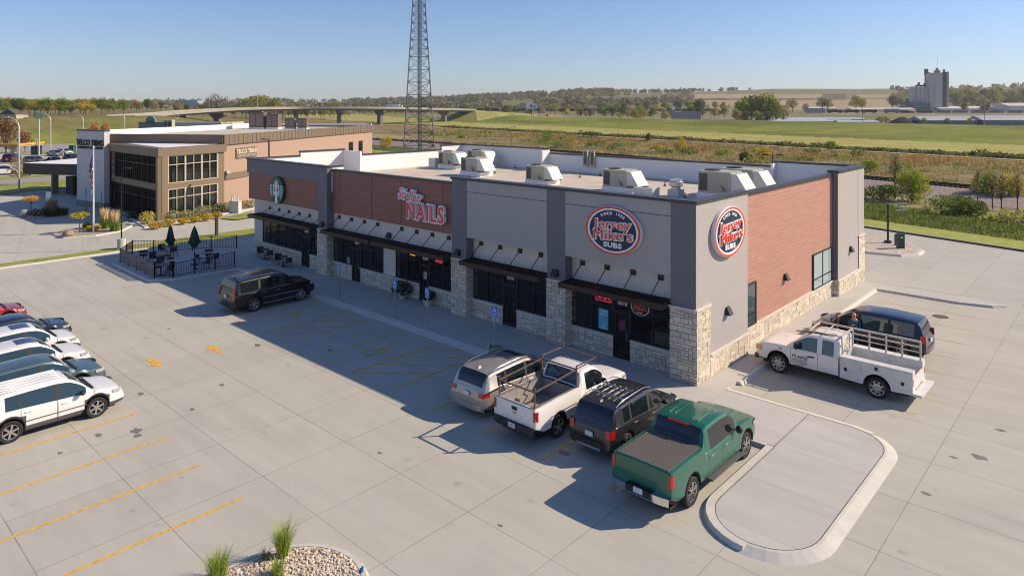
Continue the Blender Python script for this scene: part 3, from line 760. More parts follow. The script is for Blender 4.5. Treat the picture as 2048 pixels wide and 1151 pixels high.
    if not S.get('nobump'):
        for k in range(n):
            ya, yb = -hw*.93+2*hw*.93*k/n, -hw*.93+2*hw*.93*(k+1)/n
            fx = lambda y: lo-S.get('bo', .05)+(.16 if not bed else .10)*abs(y/hw)**4
            q = [(fx(ya)-X0, ya, bz[0]), (fx(ya)-X0, ya, bz[1]), (fx(yb)-X0, yb, bz[1]), (fx(yb)-X0, yb, bz[0])]
            b.face(q); b.face([(fx(ya)-X0, ya, bz[1]), (fx(ya)-X0+.20, ya, bz[1]+.01), (fx(yb)-X0+.20, yb, bz[1]+.01), (fx(yb)-X0, yb, bz[1])])
            b.face([(fx(ya)-X0, ya, bz[0]), (fx(yb)-X0, yb, bz[0]), (fx(yb)-X0+.3, yb, bz[0]-.04), (fx(ya)-X0+.3, ya, bz[0]-.04)])
        b.build('rear_bumper', bm_, root, smooth=40)
    if S.get('rails'):
        for sd in (1, -1):
            h = MB(); a, c = hr+.12, hf-.1; yr = hw*(rw-.06)
            pt = [(x-X0, sd*yr*1.0, roof(x)+.02+S['rails'][0]*min(1, 6*min((x-a), (c-x))/(c-a))) for x in [a+(c-a)*k/10 for k in range(11)]]
            h.tube(pt, .018, 6); h.build('roof_rail', S['rails'][1], root, smooth=60)
    if S.get('sunroof'):
        a, c = S['sunroof']; h = MB()
        n = 4
        for k in range(n):
            x0_, x1_ = a+(c-a)*k/n, a+(c-a)*(k+1)/n
            h.face([(x0_-X0, -hw*.42, roof(x0_)+.028), (x1_-X0, -hw*.42, roof(x1_)+.028), (x1_-X0, hw*.42, roof(x1_)+.028), (x0_-X0, hw*.42, roof(x0_)+.028)])
        h.build('sunroof', mat('sunroof_glass', (.02, .04, .08), .05, spec=.8), root)
    # side window trims: thin dark frame line under the glass
    if S.get('wipers', 1):
        h = MB(); h.box(S['cowl']-.04-X0, -hw*.7, belt(S['cowl'])-.01, S['cowl']+.06-X0, hw*.7, belt(S['cowl'])+.035+S.get('crown', .035)); h.build('cowl', V_dark, root)
    if S.get('dtrim'):
        for sd in (1, -1):
            h = MB(); x0_, x1_, z_ = S['dtrim']; h.bar((x0_-X0, sd*(hw+.004), z_), (x1_-X0, sd*(hw+.004), z_), .014, .03); h.build('door_trim', S.get('trimm', V_chrome), root)
    if S.get('antenna'):
        h = MB(); x_ = hr+.25; h.box(x_-X0-.07, -.02, roof(x_)+.02, x_-X0+.07, .02, roof(x_)+.075); h.build('antenna', pm, root)
    return root, body, belt, roof
def suv(L, W, H, pm, wb, ro, **k):
    "generic five-door body; ro = rear overhang"
    s = L/4.6; zb = .60*H; hd = .62*H; xf = ro+wb
    cow = xf-.10; hf = cow-.80*s; hr = .45
    D_ = dict(L=L, W=W, H=H, wr=.365, xw=(ro, xf), paint=pm,
        belt=[(0, .42*H), (.03, .54*H), (.10, .62*H), (.6, .64*H), (cow-.3, .595*H), (cow+.15, .605*H), (L-.75, .585*H), (L-.28, .54*H), (L-.10, .48*H), (L, .36*H)],
        roof=[(.10, .62*H), (.24, .80*H), (.42, .93*H), (.85, .965*H), (L*.50, H), (hf, .965*H), (hf+.3, .87*H), (cow-.15, .68*H), (cow, .603*H)],
        hdr=(.44, hf+.03), cowl=cow, rb=.13,
        wins=[(.80, ro+.26), (ro+.33, ro+wb*.50), (ro+wb*.55, cow-.25)],
        doors=[(ro+.30, ro+wb*.52), (ro+wb*.53, cow+.02)], bpil=1, tl=(.50*H, .60*H, .32, .22), zp=.44*H, tlean=.02, bz=(.32, .52))
    D_.update(k); return D_
silver = paint('silver', (.40, .375, .34), .5); white = paint('white', (.78, .77, .75)); blackp = mat('paint_black', (.004, .004, .005), .25, coat=.35); gun = paint('gunmetal', (.022, .024, .028), .3)
green = paint('green', (.012, .135, .085), .25, .3); navy = paint('navy', (.012, .022, .05), .3); bgray = paint('blue_gray', (.09, .15, .17), .4); redp = paint('red', (.35, .01, .015), .2); maroon = paint('maroon', (.06, .008, .02), .3)
rusty = mat('rusty_tube', (.13, .08, .06), .8, var=.35, scale=14)
UPY = R_(90)
# --- green crew-cab pickup
S = dict(L=5.88, W=2.06, H=1.92, wr=.42, xw=(1.22, 4.97), paint=green, arch=.07, sill=.42, roofw=.80, crown=.05,
    belt=[(0, 1.36), (.03, 1.40), (1.9, 1.41), (2.0, 1.40), (2.1, 1.20), (4.3, 1.20), (4.55, 1.23), (5.3, 1.20), (5.7, 1.12), (5.84, 1.0), (5.88, .80)],
    roof=[(1.98, 1.40), (2.05, 1.50), (2.22, 1.84), (2.5, 1.91), (3.2, 1.93), (3.75, 1.88), (4.05, 1.70), (4.5, 1.24)],
    hdr=(2.24, 3.74), cowl=4.5, rb=2.02, wins=[(2.42, 3.12), (3.24, 4.2)], doors=[(2.2, 3.16), (3.17, 4.34)], bpil=1, bed=(.06, 1.93),
    tl=(.98, 1.34, .13, .09), zp=.66, bz=(.50, .72), bm=V_chrome, bo=.17, nose=(.10, .5), tailr=(.02, .2), tailup=.2, gz=(.55, .95), hm=V_chrome, mirm=V_dark, mbig=.04, rim=dict(spokes=6, dbl=True), zh=1.02, zt=0)
tr, bd, _, _ = car('pickup_truck', 'green crew cab pickup with a ribbed bed cover beside the paved island', S, (2.93, -6.06), UPY, cat='pickup truck')
X0 = 5.88/2
f = MB(); f.box(.05-X0, -.86, 1.36, 1.98-X0, .86, 1.425); 
for k in range(24): f.box(.07+k*.079-X0, -.85, 1.425, .125+k*.079-X0, .85, 1.44)
f.build('tonneau_cover', mat('tonneau_vinyl', (.15, .135, .12), .7), tr)
for sd in (1, -1):
    h = MB(); h.box(2.15-X0, sd*1.0, .40, 4.35-X0, sd*1.17, .47); 
    for k in range(5): h.bar((2.4+k*.4-X0, sd*.85, .5), (2.4+k*.4-X0, sd*1.02, .43), .05)
    h.build('running_board', V_clad, tr)
h = MB(); h.box(2.16-X0, -.35, 1.83, 2.20-X0, .35, 1.88); h.build('brake_light', V_redl, tr)
h = MB(); h.box(-.178-X0, -.42, .54, -.172-X0, .42, .735); h.box(-.16-X0, -.42, .725, -.0-X0, .42, .74); h.build('tow_step', V_dark, tr)
for yy in (-.35, .0, .35):
    pass
rf = MB()
for yy in (-.5, -.3, .3, .5): rf.box(2.5-X0, yy-.02, 1.905, 3.5-X0, yy+.02, 1.955)
rf.build('roof_rib', green, tr)
h = MB(); h.box(5.02-X0, -.32, 1.235, 5.45-X0, .32, 1.275); h.build('hood_scoop', green, tr)
def plate_text(root, txt, L, zp, x=-.034):
    m2 = MB(); m2.add(text_mesh(txt, .11, .004), Matrix.Translation((x-L/2, 0, zp)) @ Matrix(((0, 0, -1), (-1, 0, 0), (0, 1, 0))).to_4x4())
    for c in root.children:
        if c.name.startswith('license_plate'): m2.build('plate_number', V_platet, c)
# --- small dark SUV with roof basket
S = suv(4.55, 1.82, 1.72, gun, 2.75, .95, rails=(.07, V_chrome), dark=1, wr=.36, hm=V_chrome, zp=.80, tl=(.80, 1.08, .2, .2), bz=(.34, .60), rim=dict(spokes=5), antenna=1)
sv, _, _, rfz = car('small_suv', 'dark gray small SUV with a chrome roof rack between the two pickups', S, (.0, -5.22), UPY, cat='SUV')
plate_text(sv, 'IZV 901', 4.55, .80)
h = MB()
for k in range(2):
    x = 1.0+k*.75-2.275; h.bar((x, -.66, 1.80), (x, .66, 1.80), .05, .035)
for k in range(5):
    y = -.48+k*.24; h.bar((.95-2.275, y, 1.80), (1.9-2.275, y, 1.80), .02, .02)
h.build('roof_rack', V_chrome, sv)
h = MB(); h.box(-2.36, -.5, .36, -2.32, .5, .44); h.build('bumper_guard', V_chrome, sv)
# --- white regular cab pickup with tube rack
S = dict(L=5.75, W=2.03, H=1.88, wr=.385, xw=(1.28, 4.75), paint=white, arch=.08, sill=.42, roofw=.80, crown=.05, rim=dict(spokes=5, dbl=False),
    belt=[(0, 1.30), (.03, 1.34), (2.45, 1.35), (2.55, 1.33), (2.65, 1.15), (4.1, 1.16), (4.3, 1.19), (5.2, 1.15), (5.55, 1.08), (5.70, .96), (5.75, .78)],
    roof=[(2.53, 1.33), (2.60, 1.45), (2.74, 1.80), (3.0, 1.87), (3.4, 1.88), (3.62, 1.83), (3.9, 1.65), (4.3, 1.19)],
    hdr=(2.76, 3.6), cowl=4.3, rb=2.56, wins=[(2.95, 4.05)], doors=[(2.85, 4.15)], bed=(.06, 2.47),
    tl=(.93, 1.28, .12, .09), zp=.62, bz=(.48, .70), bm=V_dark, bo=.15, nose=(.10, .5), tailr=(.02, .2), tailup=.2, gz=(.55, .95), mirm=V_dark, hm=V_dark, mbig=.05, zh=.98)
tr, bd, _, _ = car('pickup_truck', 'white single cab pickup with a rusty tube rack over its open bed', S, (-2.58, -5.52), UPY, cat='pickup truck')
def bedbox(root, x0, x1, hw_, zf, zt, m, X0):
    f = MB()
    f.box(x0-X0, -hw_, zf, x1-X0, hw_, zf+.02, 0)
    f.box(x0-X0, -hw_-.03, zf, x1-X0, -hw_, zt, 0); f.box(x0-X0, hw_, zf, x1-X0, hw_+.03, zt, 0); f.box(x0-X0, -hw_, zf+.02, x0+.04-X0, hw_, zt, 0); f.box(x1-.03-X0, -hw_, zf+.02, x1-X0, hw_, zt, 0)
    f.box(x0+.85-X0, -hw_, zf+.02, x0+1.75-X0, -hw_+.2, zf+.3, 0); f.box(x0+.85-X0, hw_-.2, zf+.02, x0+1.75-X0, hw_, zf+.3, 0)
    return f.build('bed_liner', m, root)
bedm = mat('bed_liner', (.30, .28, .25), .8, var=.2)
bedbox(tr, .06, 2.47, .76, .72, 1.335, bedm, 2.875)
f = MB(); f.box(.06-2.875, -.90, 1.335, 2.5-2.875, -.76, 1.36); f.box(.06-2.875, .76, 1.335, 2.5-2.875, .90, 1.36); f.box(-2.875, -.9, 1.335, .1-2.875, .9, 1.36); f.build('bed_rail', mat('rail_cap', (.2, .17, .15), .7, var=.3), tr)
f = MB(); r_ = .028; zt = 2.05
A = {}
for sd in (1, -1):
    for nm, x, zz in (('r', .12, 1.92), ('f', 2.5, 2.02)): f.bar((x-2.875, sd*.83, 1.35), (x-2.875, sd*.83, zz+.12), .045)
    f.bar((.12-2.875, sd*.83, 1.9), (2.5-2.875, sd*.83, 2.02), .045); f.bar((2.5-2.875, sd*.83, 2.14), (3.75-2.875, sd*.83, 2.14), .04)
f.bar((.12-2.875, -.83, 1.9), (.12-2.875, .83, 1.9), .045); f.bar((2.5-2.875, -.83, 2.02), (2.5-2.875, .83, 2.02), .045); f.bar((3.75-2.875, -.83, 2.14), (3.75-2.875, .83, 2.14), .04)
f.build('tube_rack', rusty, tr)
plate_text(tr, '170 U', 5.75, .62, -.166)
h = MB(); h.box(-.012-2.875, -.13, 1.1, -2.87, .13, 1.22); h.build('tailgate_handle', V_dark, tr)
h = MB(); h.box(-.014-2.875, -.11, .985, -2.87, .11, 1.03); h.box(-.0145-2.875, -.05, .97, -2.87, .05, 1.045); h.build('emblem', mat('gold_emblem', (.6, .4, .12), .4, metal=.4), tr)
# --- silver SUV with its driver's door open
S = suv(4.76, 1.89, 1.68, silver, 2.78, .98, rails=(.06, V_chrome), wr=.37, open=((1, 1),), antenna=1, bm=silver, hm=V_chrome, zp=.86, tl=(.84, 1.0, .3, .26), sunroof=(1.9, 2.9), rim=dict(spokes=5))
sv, _, _, _ = car('silver_suv', 'silver SUV with its driver door open beside the blue parking sign', S, (-5.3, -5.72), UPY, cat='SUV')
cow = .98+2.78-.12; 
def open_door(root, hx, hy, ang, ln, zt, zb, pm_, gl, side):
    "door leaf swung out on its front hinge"
    f = MB(); g = MB(); d = Vector((-math.cos(ang), side*math.sin(ang), 0)); n = Vector((side*math.sin(ang), math.cos(ang)*1, 0)).normalized()
    o = Vector((hx, hy, 0))
    def Q(t, z, e): p = o+d*t+n*e; return (p.x, p.y, z)
    out = [(0, zb), (ln, zb), (ln, 1.0), (0, 1.0)]; e = .05
    for ee, fl in ((-e, 0), (e, 1)): f.face([Q(t, z, ee) for t, z in (out if fl else out[::-1])])
    for k in range(4): a, b = out[k], out[(k+1) % 4]; f.face([Q(*a, -e), Q(*b, -e), Q(*b, e), Q(*a, e)])
    fr = [(0.02, 1.0), (ln, 1.0), (ln-.08, zt), (ln*.45, zt-.02)]
    for k in (1, 2, 3): f.bar(Q(*fr[k], 0), Q(*fr[(k+1) % 4], 0), .05, .05)
    g.face([Q(t, z, 0) for t, z in fr])
    dr = f.build('door', pm_, root); g.build('side_window', gl, dr)
    h = MB(); h.ball(Q(.18, 1.1, side*.18), (.1, .09, .09), 8); h.build('side_mirror', pm_, dr, smooth=50)
open_door(sv, cow-2.38+.02, .93, R_(62), 1.15, 1.5, .38, silver, mat('clear_car_glass', (.03, .10, .09), .05, spec=.9, alpha=.7), 1)
# --- black full size SUV
S = suv(5.2, 2.05, 1.89, blackp, 2.95, 1.2, rails=(.055, V_chrome), wr=.42, sill=.36, dtrim=(1.75, 3.9, .72), antenna=1, hm=V_chrome, tl=(.85, 1.45, .05, .05), zp=.98, roofw=.84, rim=dict(spokes=7), bz=(.40, .66), bm=blackp)
L_ = 5.2; H_ = 1.89
S['belt'] = [(0, .72), (.03, 1.0), (.08, 1.14), (.8, 1.16), (3.6, 1.15), (4.25, 1.17), (4.85, 1.10), (5.08, .98), (5.2, .72)]
S['roof'] = [(.08, 1.14), (.14, 1.45), (.26, 1.80), (.6, 1.86), (2.4, 1.90), (3.1, 1.85), (3.4, 1.68), (3.85, 1.2), (3.9, 1.16)]
S['hdr'] = (.28, 3.12); S['cowl'] = 3.9; S['rb'] = .10; S['wins'] = [(.42, 1.5), (1.62, 2.42), (2.5, 3.62)]; S['doors'] = [(1.6, 2.45), (2.46, 3.75)]
bs, _, _, _ = car('large_suv', 'black full-size SUV with bright roof rails parked alone by the fenced patio', S, (-24.78, -5.77), UPY, cat='SUV')
for sd in (1, -1):
    h = MB(); h.bar((1.7-2.6, sd*1.04, .40), (3.75-2.6, sd*1.04, .40), .09, .04); h.build('running_board', V_chrome, bs)
    h = MB(); h.bar((.45-2.6, sd*.975, 1.175), (3.7-2.6, sd*.985, 1.165), .016, .02); h.build('window_trim', V_chrome, bs)
# --- white row on the left
DOWN = UPY
def rowcar(nm, lab, L, W, H, pm, x, ynose, wb=2.69, ro=.95, cat='SUV', **k):
    S = suv(L, W, H, pm, wb, ro, dark=0, **k); S.setdefault('roofw', .75); return car(nm, lab, S, (x, ynose-L/2), UPY, cat=cat)
rv, _, _, _ = rowcar('compact_suv', 'white compact SUV with gray wheel arch cladding, nearest of the row at the left edge', 4.6, 1.86, 1.70, white, -16.36, -16.7, clad=V_clad, wr=.37, rim=dict(spokes=6), dtrim=(1.35, 3.3, .62), trimm=V_clad, mirm=V_dark)
r5 = MB()
for yy in (-.55, -.28, 0, .28, .55): r5.box(.7-2.3, yy-.03, 1.675, 2.6-2.3, yy+.03, 1.735)
r5.build('roof_rib', white, rv)
rowcar('compact_suv', 'blue-gray sleek SUV parked between two white SUVs', 4.65, 1.86, 1.62, bgray, -19.15, -16.45, wr=.37, rim=dict(spokes=5, dbl=True))
rowcar('compact_suv', 'white SUV with a sunroof beside the blue-gray SUV', 4.65, 1.88, 1.68, white, -21.7, -16.3, wr=.37, sunroof=(2.0, 2.75), rim=dict(spokes=5, dbl=True))
rowcar('compact_suv', 'white SUV with a sunroof beside the dark navy car', 4.5, 1.86, 1.66, white, -24.3, -16.0, wr=.36, sunroof=(1.9, 2.6), rim=dict(spokes=5, dbl=True))
rowcar('dark_car', 'dark navy car with only its hood and windshield clear of the white SUV', 4.6, 1.84, 1.50, navy, -27.0, -15.6, wr=.34, cat='car')
rowcar('red_car', 'shiny red car cut by the left edge, last of the parked row', 4.5, 1.80, 1.45, redp, -32.0, -16.4, wr=.34, cat='car', rim=dict(spokes=5, dbl=True))
# ------------------------------------------------------------------ service truck, minivan, person
WEST = R_(180)
S = dict(L=3.95, W=2.03, H=1.95, x0=1.05, wr=.42, xw=(-9., 3.05), paint=white, arch=.09, sill=.46, roofw=.80, crown=.05, nobump=1,
    belt=[(1.05, 1.24), (2.3, 1.24), (2.55, 1.27), (3.4, 1.24), (3.75, 1.16), (3.9, 1.02), (3.95, .82)],
    roof=[(1.05, 1.88), (1.12, 1.93), (1.6, 1.95), (1.75, 1.92), (2.1, 1.70), (2.55, 1.27)],
    hdr=(1.10, 1.75), cowl=2.55, rb=1.03, wins=[], doors=[], tl=(1., 1.1, .05, .05), nose=(.10, .45), gz=(.6, 1.02), mirm=V_dark, mbig=.06, hm=V_dark, zh=1.02, rim=dict(spokes=8, steel=True))
UX, UY, UL = 3.98, 5.0, 6.25          # centre; nose at x = UX-UL/2
ut = empty('utility_truck', (UX, UY, LZ), WEST, 'white utility truck with tool compartments and a tan ladder rack', 'utility truck')
def sub_loft():
    L, W = UL, 2.03; hw = W/2; X0 = L/2; wr = .42; R = .50; xw = (1.28, 5.25)
    belt = herm([(2.75, 1.24), (4.65, 1.24), (4.85, 1.27), (5.7, 1.24), (6.05, 1.16), (6.2, 1.02), (6.25, .82)])
    roof = herm([(2.75, 1.90), (2.85, 1.94), (3.4, 1.96), (3.95, 1.93), (4.35, 1.70), (4.85, 1.27)])
    xs = set(); x = 2.75
    while x < L: xs.add(round(x, 3)); x += .13
    for k in range(-7, 8): xs.add(round(xw[1]+R*math.sin(k*math.pi/14), 3))
    for q in (2.75, 2.95, 3.42, 3.50, 3.56, 3.575, 3.62, 4.62, 4.70, 4.715, 3.95, 4.85, L, L-.04, L-.1): xs.add(q)
    xs = sorted(x for x in xs if 2.75 <= x <= L); xs = [x for i, x in enumerate(xs) if i == 0 or x-xs[i-1] > .004]
    parts = {}; sec = []
    for x in xs:
        zb = .46; d = abs(x-xw[1])
        if d < R: zb = max(zb, wr+math.sqrt(R*R-d*d))
        w = hw*.985*(1 if x < L-.45 else 1-.1*((x-L+.45)/.45)**2.2)
        zl = belt(x); zr = max(roof(x) if x < 4.85 else zl, zl); g = min(1, max(0, (zr-zl)/.66)); hc = .05*(1-g)
        lp = lambda a, b: a+(b-a)*g
        sec.append([(w*.9, zb), (w*.975, min(zb+.07, zl-.1)), (w*.995, min(max(zb+.1, .6), zl-.07)), (w, min(max(zb+.13, .9), zl-.05)), (w*.985, zl-.03), (w*.955, zl), (lp(w*.93, w*.945), zl+.015*g),
            (lp(w*.9, w*.83), zl+(zr-zl)*.84+hc*.2), (lp(w*.86, w*.79), zl+(zr-zl)*.955+hc*.35), (lp(w*.74, w*.73), zr+hc*.6), (lp(w*.4, w*.4), zr+.018*g+hc*.95), (0, zr+.024*g+hc)])
    for i in range(len(xs)-1):
        xm = (xs[i]+xs[i+1])/2
        for j in range(11):
            key = 'body'; m = 0
            if j == 6 and 2.95 < xm < 3.42: key = 'w1'
            elif j == 6 and 3.62 < xm < 4.62: key = 'w2'
            elif j >= 9 and 3.97 <= xm <= 4.85: key = 'ws'
            elif 1 <= j <= 5 and 3.575 < xm < 4.70: key = 'dr'
            elif 1 <= j <= 5 and (3.56 < xm < 3.575 or 4.70 < xm < 4.715): m = 1
            elif j == 0: m = 1
            for sd in (1, -1):
                q = [(xs[i]-X0, sd*sec[i][j][0], sec[i][j][1]), (xs[i+1]-X0, sd*sec[i+1][j][0], sec[i+1][j][1]), (xs[i+1]-X0, sd*sec[i+1][j+1][0], sec[i+1][j+1][1]), (xs[i]-X0, sd*sec[i][j+1][0], sec[i][j+1][1])]
                parts.setdefault((key, sd) if key not in ('body', 'ws') else key, MB()).face(q[::-1] if sd > 0 else q, m)
    for i in (0, -1):
        q = [(xs[i]-X0, y, z) for y, z in sec[i]]+[(xs[i]-X0, -y, z) for y, z in sec[i][:-1]][::-1]; parts['body'].face(q, 0)
    for k, mb in parts.items():
        kk = k[0] if isinstance(k, tuple) else k
        nm, mm = {'body': ('cab', [white, V_dark]), 'w1': ('side_window', V_glass2), 'w2': ('side_window', V_glass2), 'ws': ('windshield', V_glass2), 'dr': ('door', [white, V_dark])}[kk]
        o = mb.build(nm, mm, ut, smooth=32, merge=True)
        if kk == 'dr' and k[1] == -1: dr_ = o
        if kk == 'dr' and k[1] == 1: dl_ = o
    for sd in (1, -1):
        h = MB(); h.bar((3.72-X0, sd*1.02, 1.06), (3.98-X0, sd*1.02, 1.04), .025, .05); h.build('handle', V_dark, dl_ if sd == 1 else dr_)
        m = MB(); m.ball((4.42-X0, sd*1.14, 1.42), (.08, .11, .16), 10); m.bar((4.5-X0, sd*.98, 1.28), (4.44-X0, sd*1.1, 1.32), .05); m.build('side_mirror', V_dark, ut, smooth=50)
        a = MB(); a.box(5.9-X0, sd*.955, .84, 6.20-X0, sd*.93, 1.06) if False else a.face([(6.27-X0, sd*.94, .86), (5.98-X0, sd*1.03, .86), (5.98-X0, sd*1.025, 1.08), (6.25-X0, sd*.935, 1.06)]).face([(6.27-X0, sd*.94, .86), (6.31-X0, sd*.66, .86), (6.29-X0, sd*.66, 1.04), (6.25-X0, sd*.935, 1.06)]); a.build('headlight', mat('amber_lamp', (.75, .35, .08), .2, coat=1.), ut)
        t = MB(); t.box(-.012-X0, sd*.99, .82, .06-X0, sd*.86, 1.08); t.build('taillight', V_redl, ut)
    g = MB(); g.box(6.23-X0, -.6, .62, 6.27-X0, .6, 1.0); g.build('grille', V_dark, ut)
    b = MB(); b.box(6.15-X0, -.95, .44, 6.32-X0, .95, .64); b.build('front_bumper', V_clad, ut)
    for xc in xw:
        for sd in (1, -1): wheel(ut, xc-X0, sd*(hw-.03), wr, .25, sd, spokes=8, steel=True)
    u = MB(); u.box(.2-X0, -.75, .3, 6.-X0, .75, .55)
    for xc in xw:
        for sd in (1, -1):
            u.face([(xc-X0+.53*math.cos(math.pi*k/12), sd*.62, wr+.53*math.sin(math.pi*k/12)) for k in range(13)])
            for k in range(12): 
                a, b2 = math.pi*k/12, math.pi*(k+1)/12; u.face([(xc-X0+.53*math.cos(t), sd*yy, wr+.53*math.sin(t)) for t, yy in ((a, .96), (b2, .96), (b2, .62), (a, .62))])
    u.build('underbody', V_dark, ut)
    # service body with arch-cut side boxes
    x0, x1 = .0, 2.68; zt = 1.38
    sb = MB()
    for sd in (1, -1):
        yo, yi = sd*1.02, sd*.62; pts = [(x0, .50)]
        for k in range(13):
            a = math.pi-math.pi*k/12; pts.append((1.28+.52*math.cos(a), .44+.52*math.sin(a)+.02))
        pts += [(x1, .50), (x1, zt), (x0, zt)]
        F = [(p[0]-X0, yo, p[1]) for p in pts]; B_ = [(p[0]-X0, yi, p[1]) for p in pts]
        sb.face(F if sd < 0 else F[::-1]); sb.face(B_[::-1] if sd < 0 else B_)
        for k in range(len(pts)):
            a, b2 = k, (k+1) % len(pts); sb.face([F[a], B_[a], B_[b2], F[b2]] if sd < 0 else [F[b2], B_[b2], B_[a], F[a]])
    sb.box(.05-X0, -.62, .70, x1-X0, .62, .74); sb.box(x1-.04-X0, -.62, .74, x1-X0, .62, zt); sb.box(0-X0, -.62, .62, .05-X0, .62, 1.1)
    sbo = sb.build('service_body', mat('dirty_white', (.66, .65, .62), .5, var=.12, scale=3.), ut)
    for sd in (1, -1):
        yo = sd*1.026
        for (a, b2, c, d) in ((.03, .68, .56, 1.33), (.72, 1.85, 1.02, 1.33), (1.89, 2.64, .56, 1.33)):
            f = MB(); f.box(a-X0, sd*1.021, c, b2-X0, yo+sd*.008, d); dd = f.build('compartment_door', MT['dirty_white'], sbo)
        f = MB()
        for xx, zz in ((.35, .86), (1.3, 1.2), (2.45, .9)): f.box(xx-.06-X0, yo+sd*.008, zz-.07, xx+.06-X0, yo+sd*.014, zz+.07)
        f.build('latch', V_dark, sbo)
    f = MB(); f.box(-.32-X0, -1.0, .46, -.0-X0, 1.0, .56); f.build('rear_bumper', MT['dirty_white'], ut)
    f = MB(); 
    for k in range(7): f.box(.3+.3*k-X0, -.6, .741, .42+.3*k-X0, .6, .745)
    f.build('bed_floor', mat('worn_steel', (.35, .33, .3), .6, var=.3), ut)
    # ladder rack
    tan = mat('tan_tube', (.52, .47, .40), .6, var=.1)
    f = MB()
    for sd in (-1,):
        y = sd*.66
        f.bar((.08-X0, y, 2.14), (4.0-X0, y, 2.14), .07); f.bar((.08-X0, y, 1.92), (2.68-X0, y, 1.92), .055); f.bar((.08-X0, y, 1.70), (2.68-X0, y, 1.70), .035)
        for x in (.08, .75, 1.35, 2.0, 2.66): f.bar((x-X0, y, 1.38), (x-X0, y, 2.14), .06)
        f.bar((4.0-X0, y, 2.14), (4.0-X0, .74, 2.10), .06)
        f.bar((4.0-X0, .74, 2.10), (2.7-X0, .74, 2.10), .045); f.bar((2.7-X0, .74, 2.10), (2.66-X0, y, 2.14), .06); f.bar((2.66-X0, .70, 1.38), (2.68-X0, .74, 2.10), .05)
        f.bar((3.4-X0, y, 2.14), (3.4-X0, .74, 2.10), .035)
    f.bar((2.68-X0, -.66, 1.75), (2.68-X0, .72, 1.75), .04)
    f.build('ladder_rack', tan, ut)
    h = MB(); h.lathe([(.19, -.03), (.21, 0), (.19, .03), (.05, .03), (.05, -.03)], (.85-X0, -.90, 1.93), 'y', 18); h.build('hose_reel', V_clad, ut)
    h = MB(); h.tube([(3.0-X0, .55, 2.02), (4.6-X0, .5, 1.90)], .018); h.tube([(3.0-X0, .35, 2.03), (4.6-X0, .62, 1.92)], .018); h.build('cable', V_dark, ut)
    m2 = MB(); T = Matrix(((-1, 0, 0), (0, 0, 1), (0, 1, 0))).to_4x4()
    m2.add(text_mesh('PLAINS', .21, .004, .002, shear=.3), Matrix.Translation((4.33-X0, 1.014, .93)) @ T)
    for k, tx in enumerate(('BOILER SERVICE', 'HVAC PLUMBING', '712.258.4021')): m2.add(text_mesh(tx, .085, .004), Matrix.Translation((4.33-X0, 1.014, .78-.10*k)) @ T)
    m2.add(text_mesh('43', .13, .004), Matrix.Translation((5.15-X0, 1.015, 1.12)) @ T)
    m2.build('lettering', V_clad, dl_)
sub_loft()
# minivan
S = dict(L=5.15, W=1.96, H=1.76, wr=.345, xw=(1.0, 4.08), paint=navy, arch=.05, sill=.25, roofw=.80,
    belt=[(0, .62), (.03, .88), (.09, 1.02), (.8, 1.04), (3.6, 1.00), (4.2, 1.02), (4.75, .90), (5.0, .78), (5.1, .66), (5.15, .52)],
    roof=[(.09, 1.02), (.17, 1.30), (.36, 1.68), (.7, 1.73), (2.0, 1.77), (3.0, 1.72), (3.25, 1.64), (4.0, 1.16), (4.2, 1.03)],
    hdr=(.40, 3.06), cowl=4.2, rb=.12, wins=[(.50, 1.48), (1.60, 2.78), (2.9, 3.85)], doors=[(1.55, 2.82), (2.83, 3.92)], bpil=1,
    tl=(.86, 1.16, .22, .18), zp=.84, tlean=.03, bz=(.34, .58), bm=paint('dark_plum', (.03, .015, .02)), open=((1, 1),), rim=dict(spokes=5), dark=0, zh=.80, hl=.42, hh=.10)
mv, _, _, _ = car('minivan', 'dark navy minivan with its driver door open and a woman standing at it', S, (3.82, 10.72), WEST, cat='minivan')
for k in range(6):
    pass
open_door(mv, 3.92-2.575, .98, R_(66), 1.08, 1.56, .34, paint('dark_plum', (.03, .015, .02)), V_glass2, 1)
f = MB(); f.box(2.86-2.575, -.6, .45, 3.6-2.575, .85, .75); f.box(2.86-2.575, .3, .7, 3.05-2.575, .8, 1.35); f.build('seat', mat('seat_cloth', (.12, .115, .11), .9), mv)
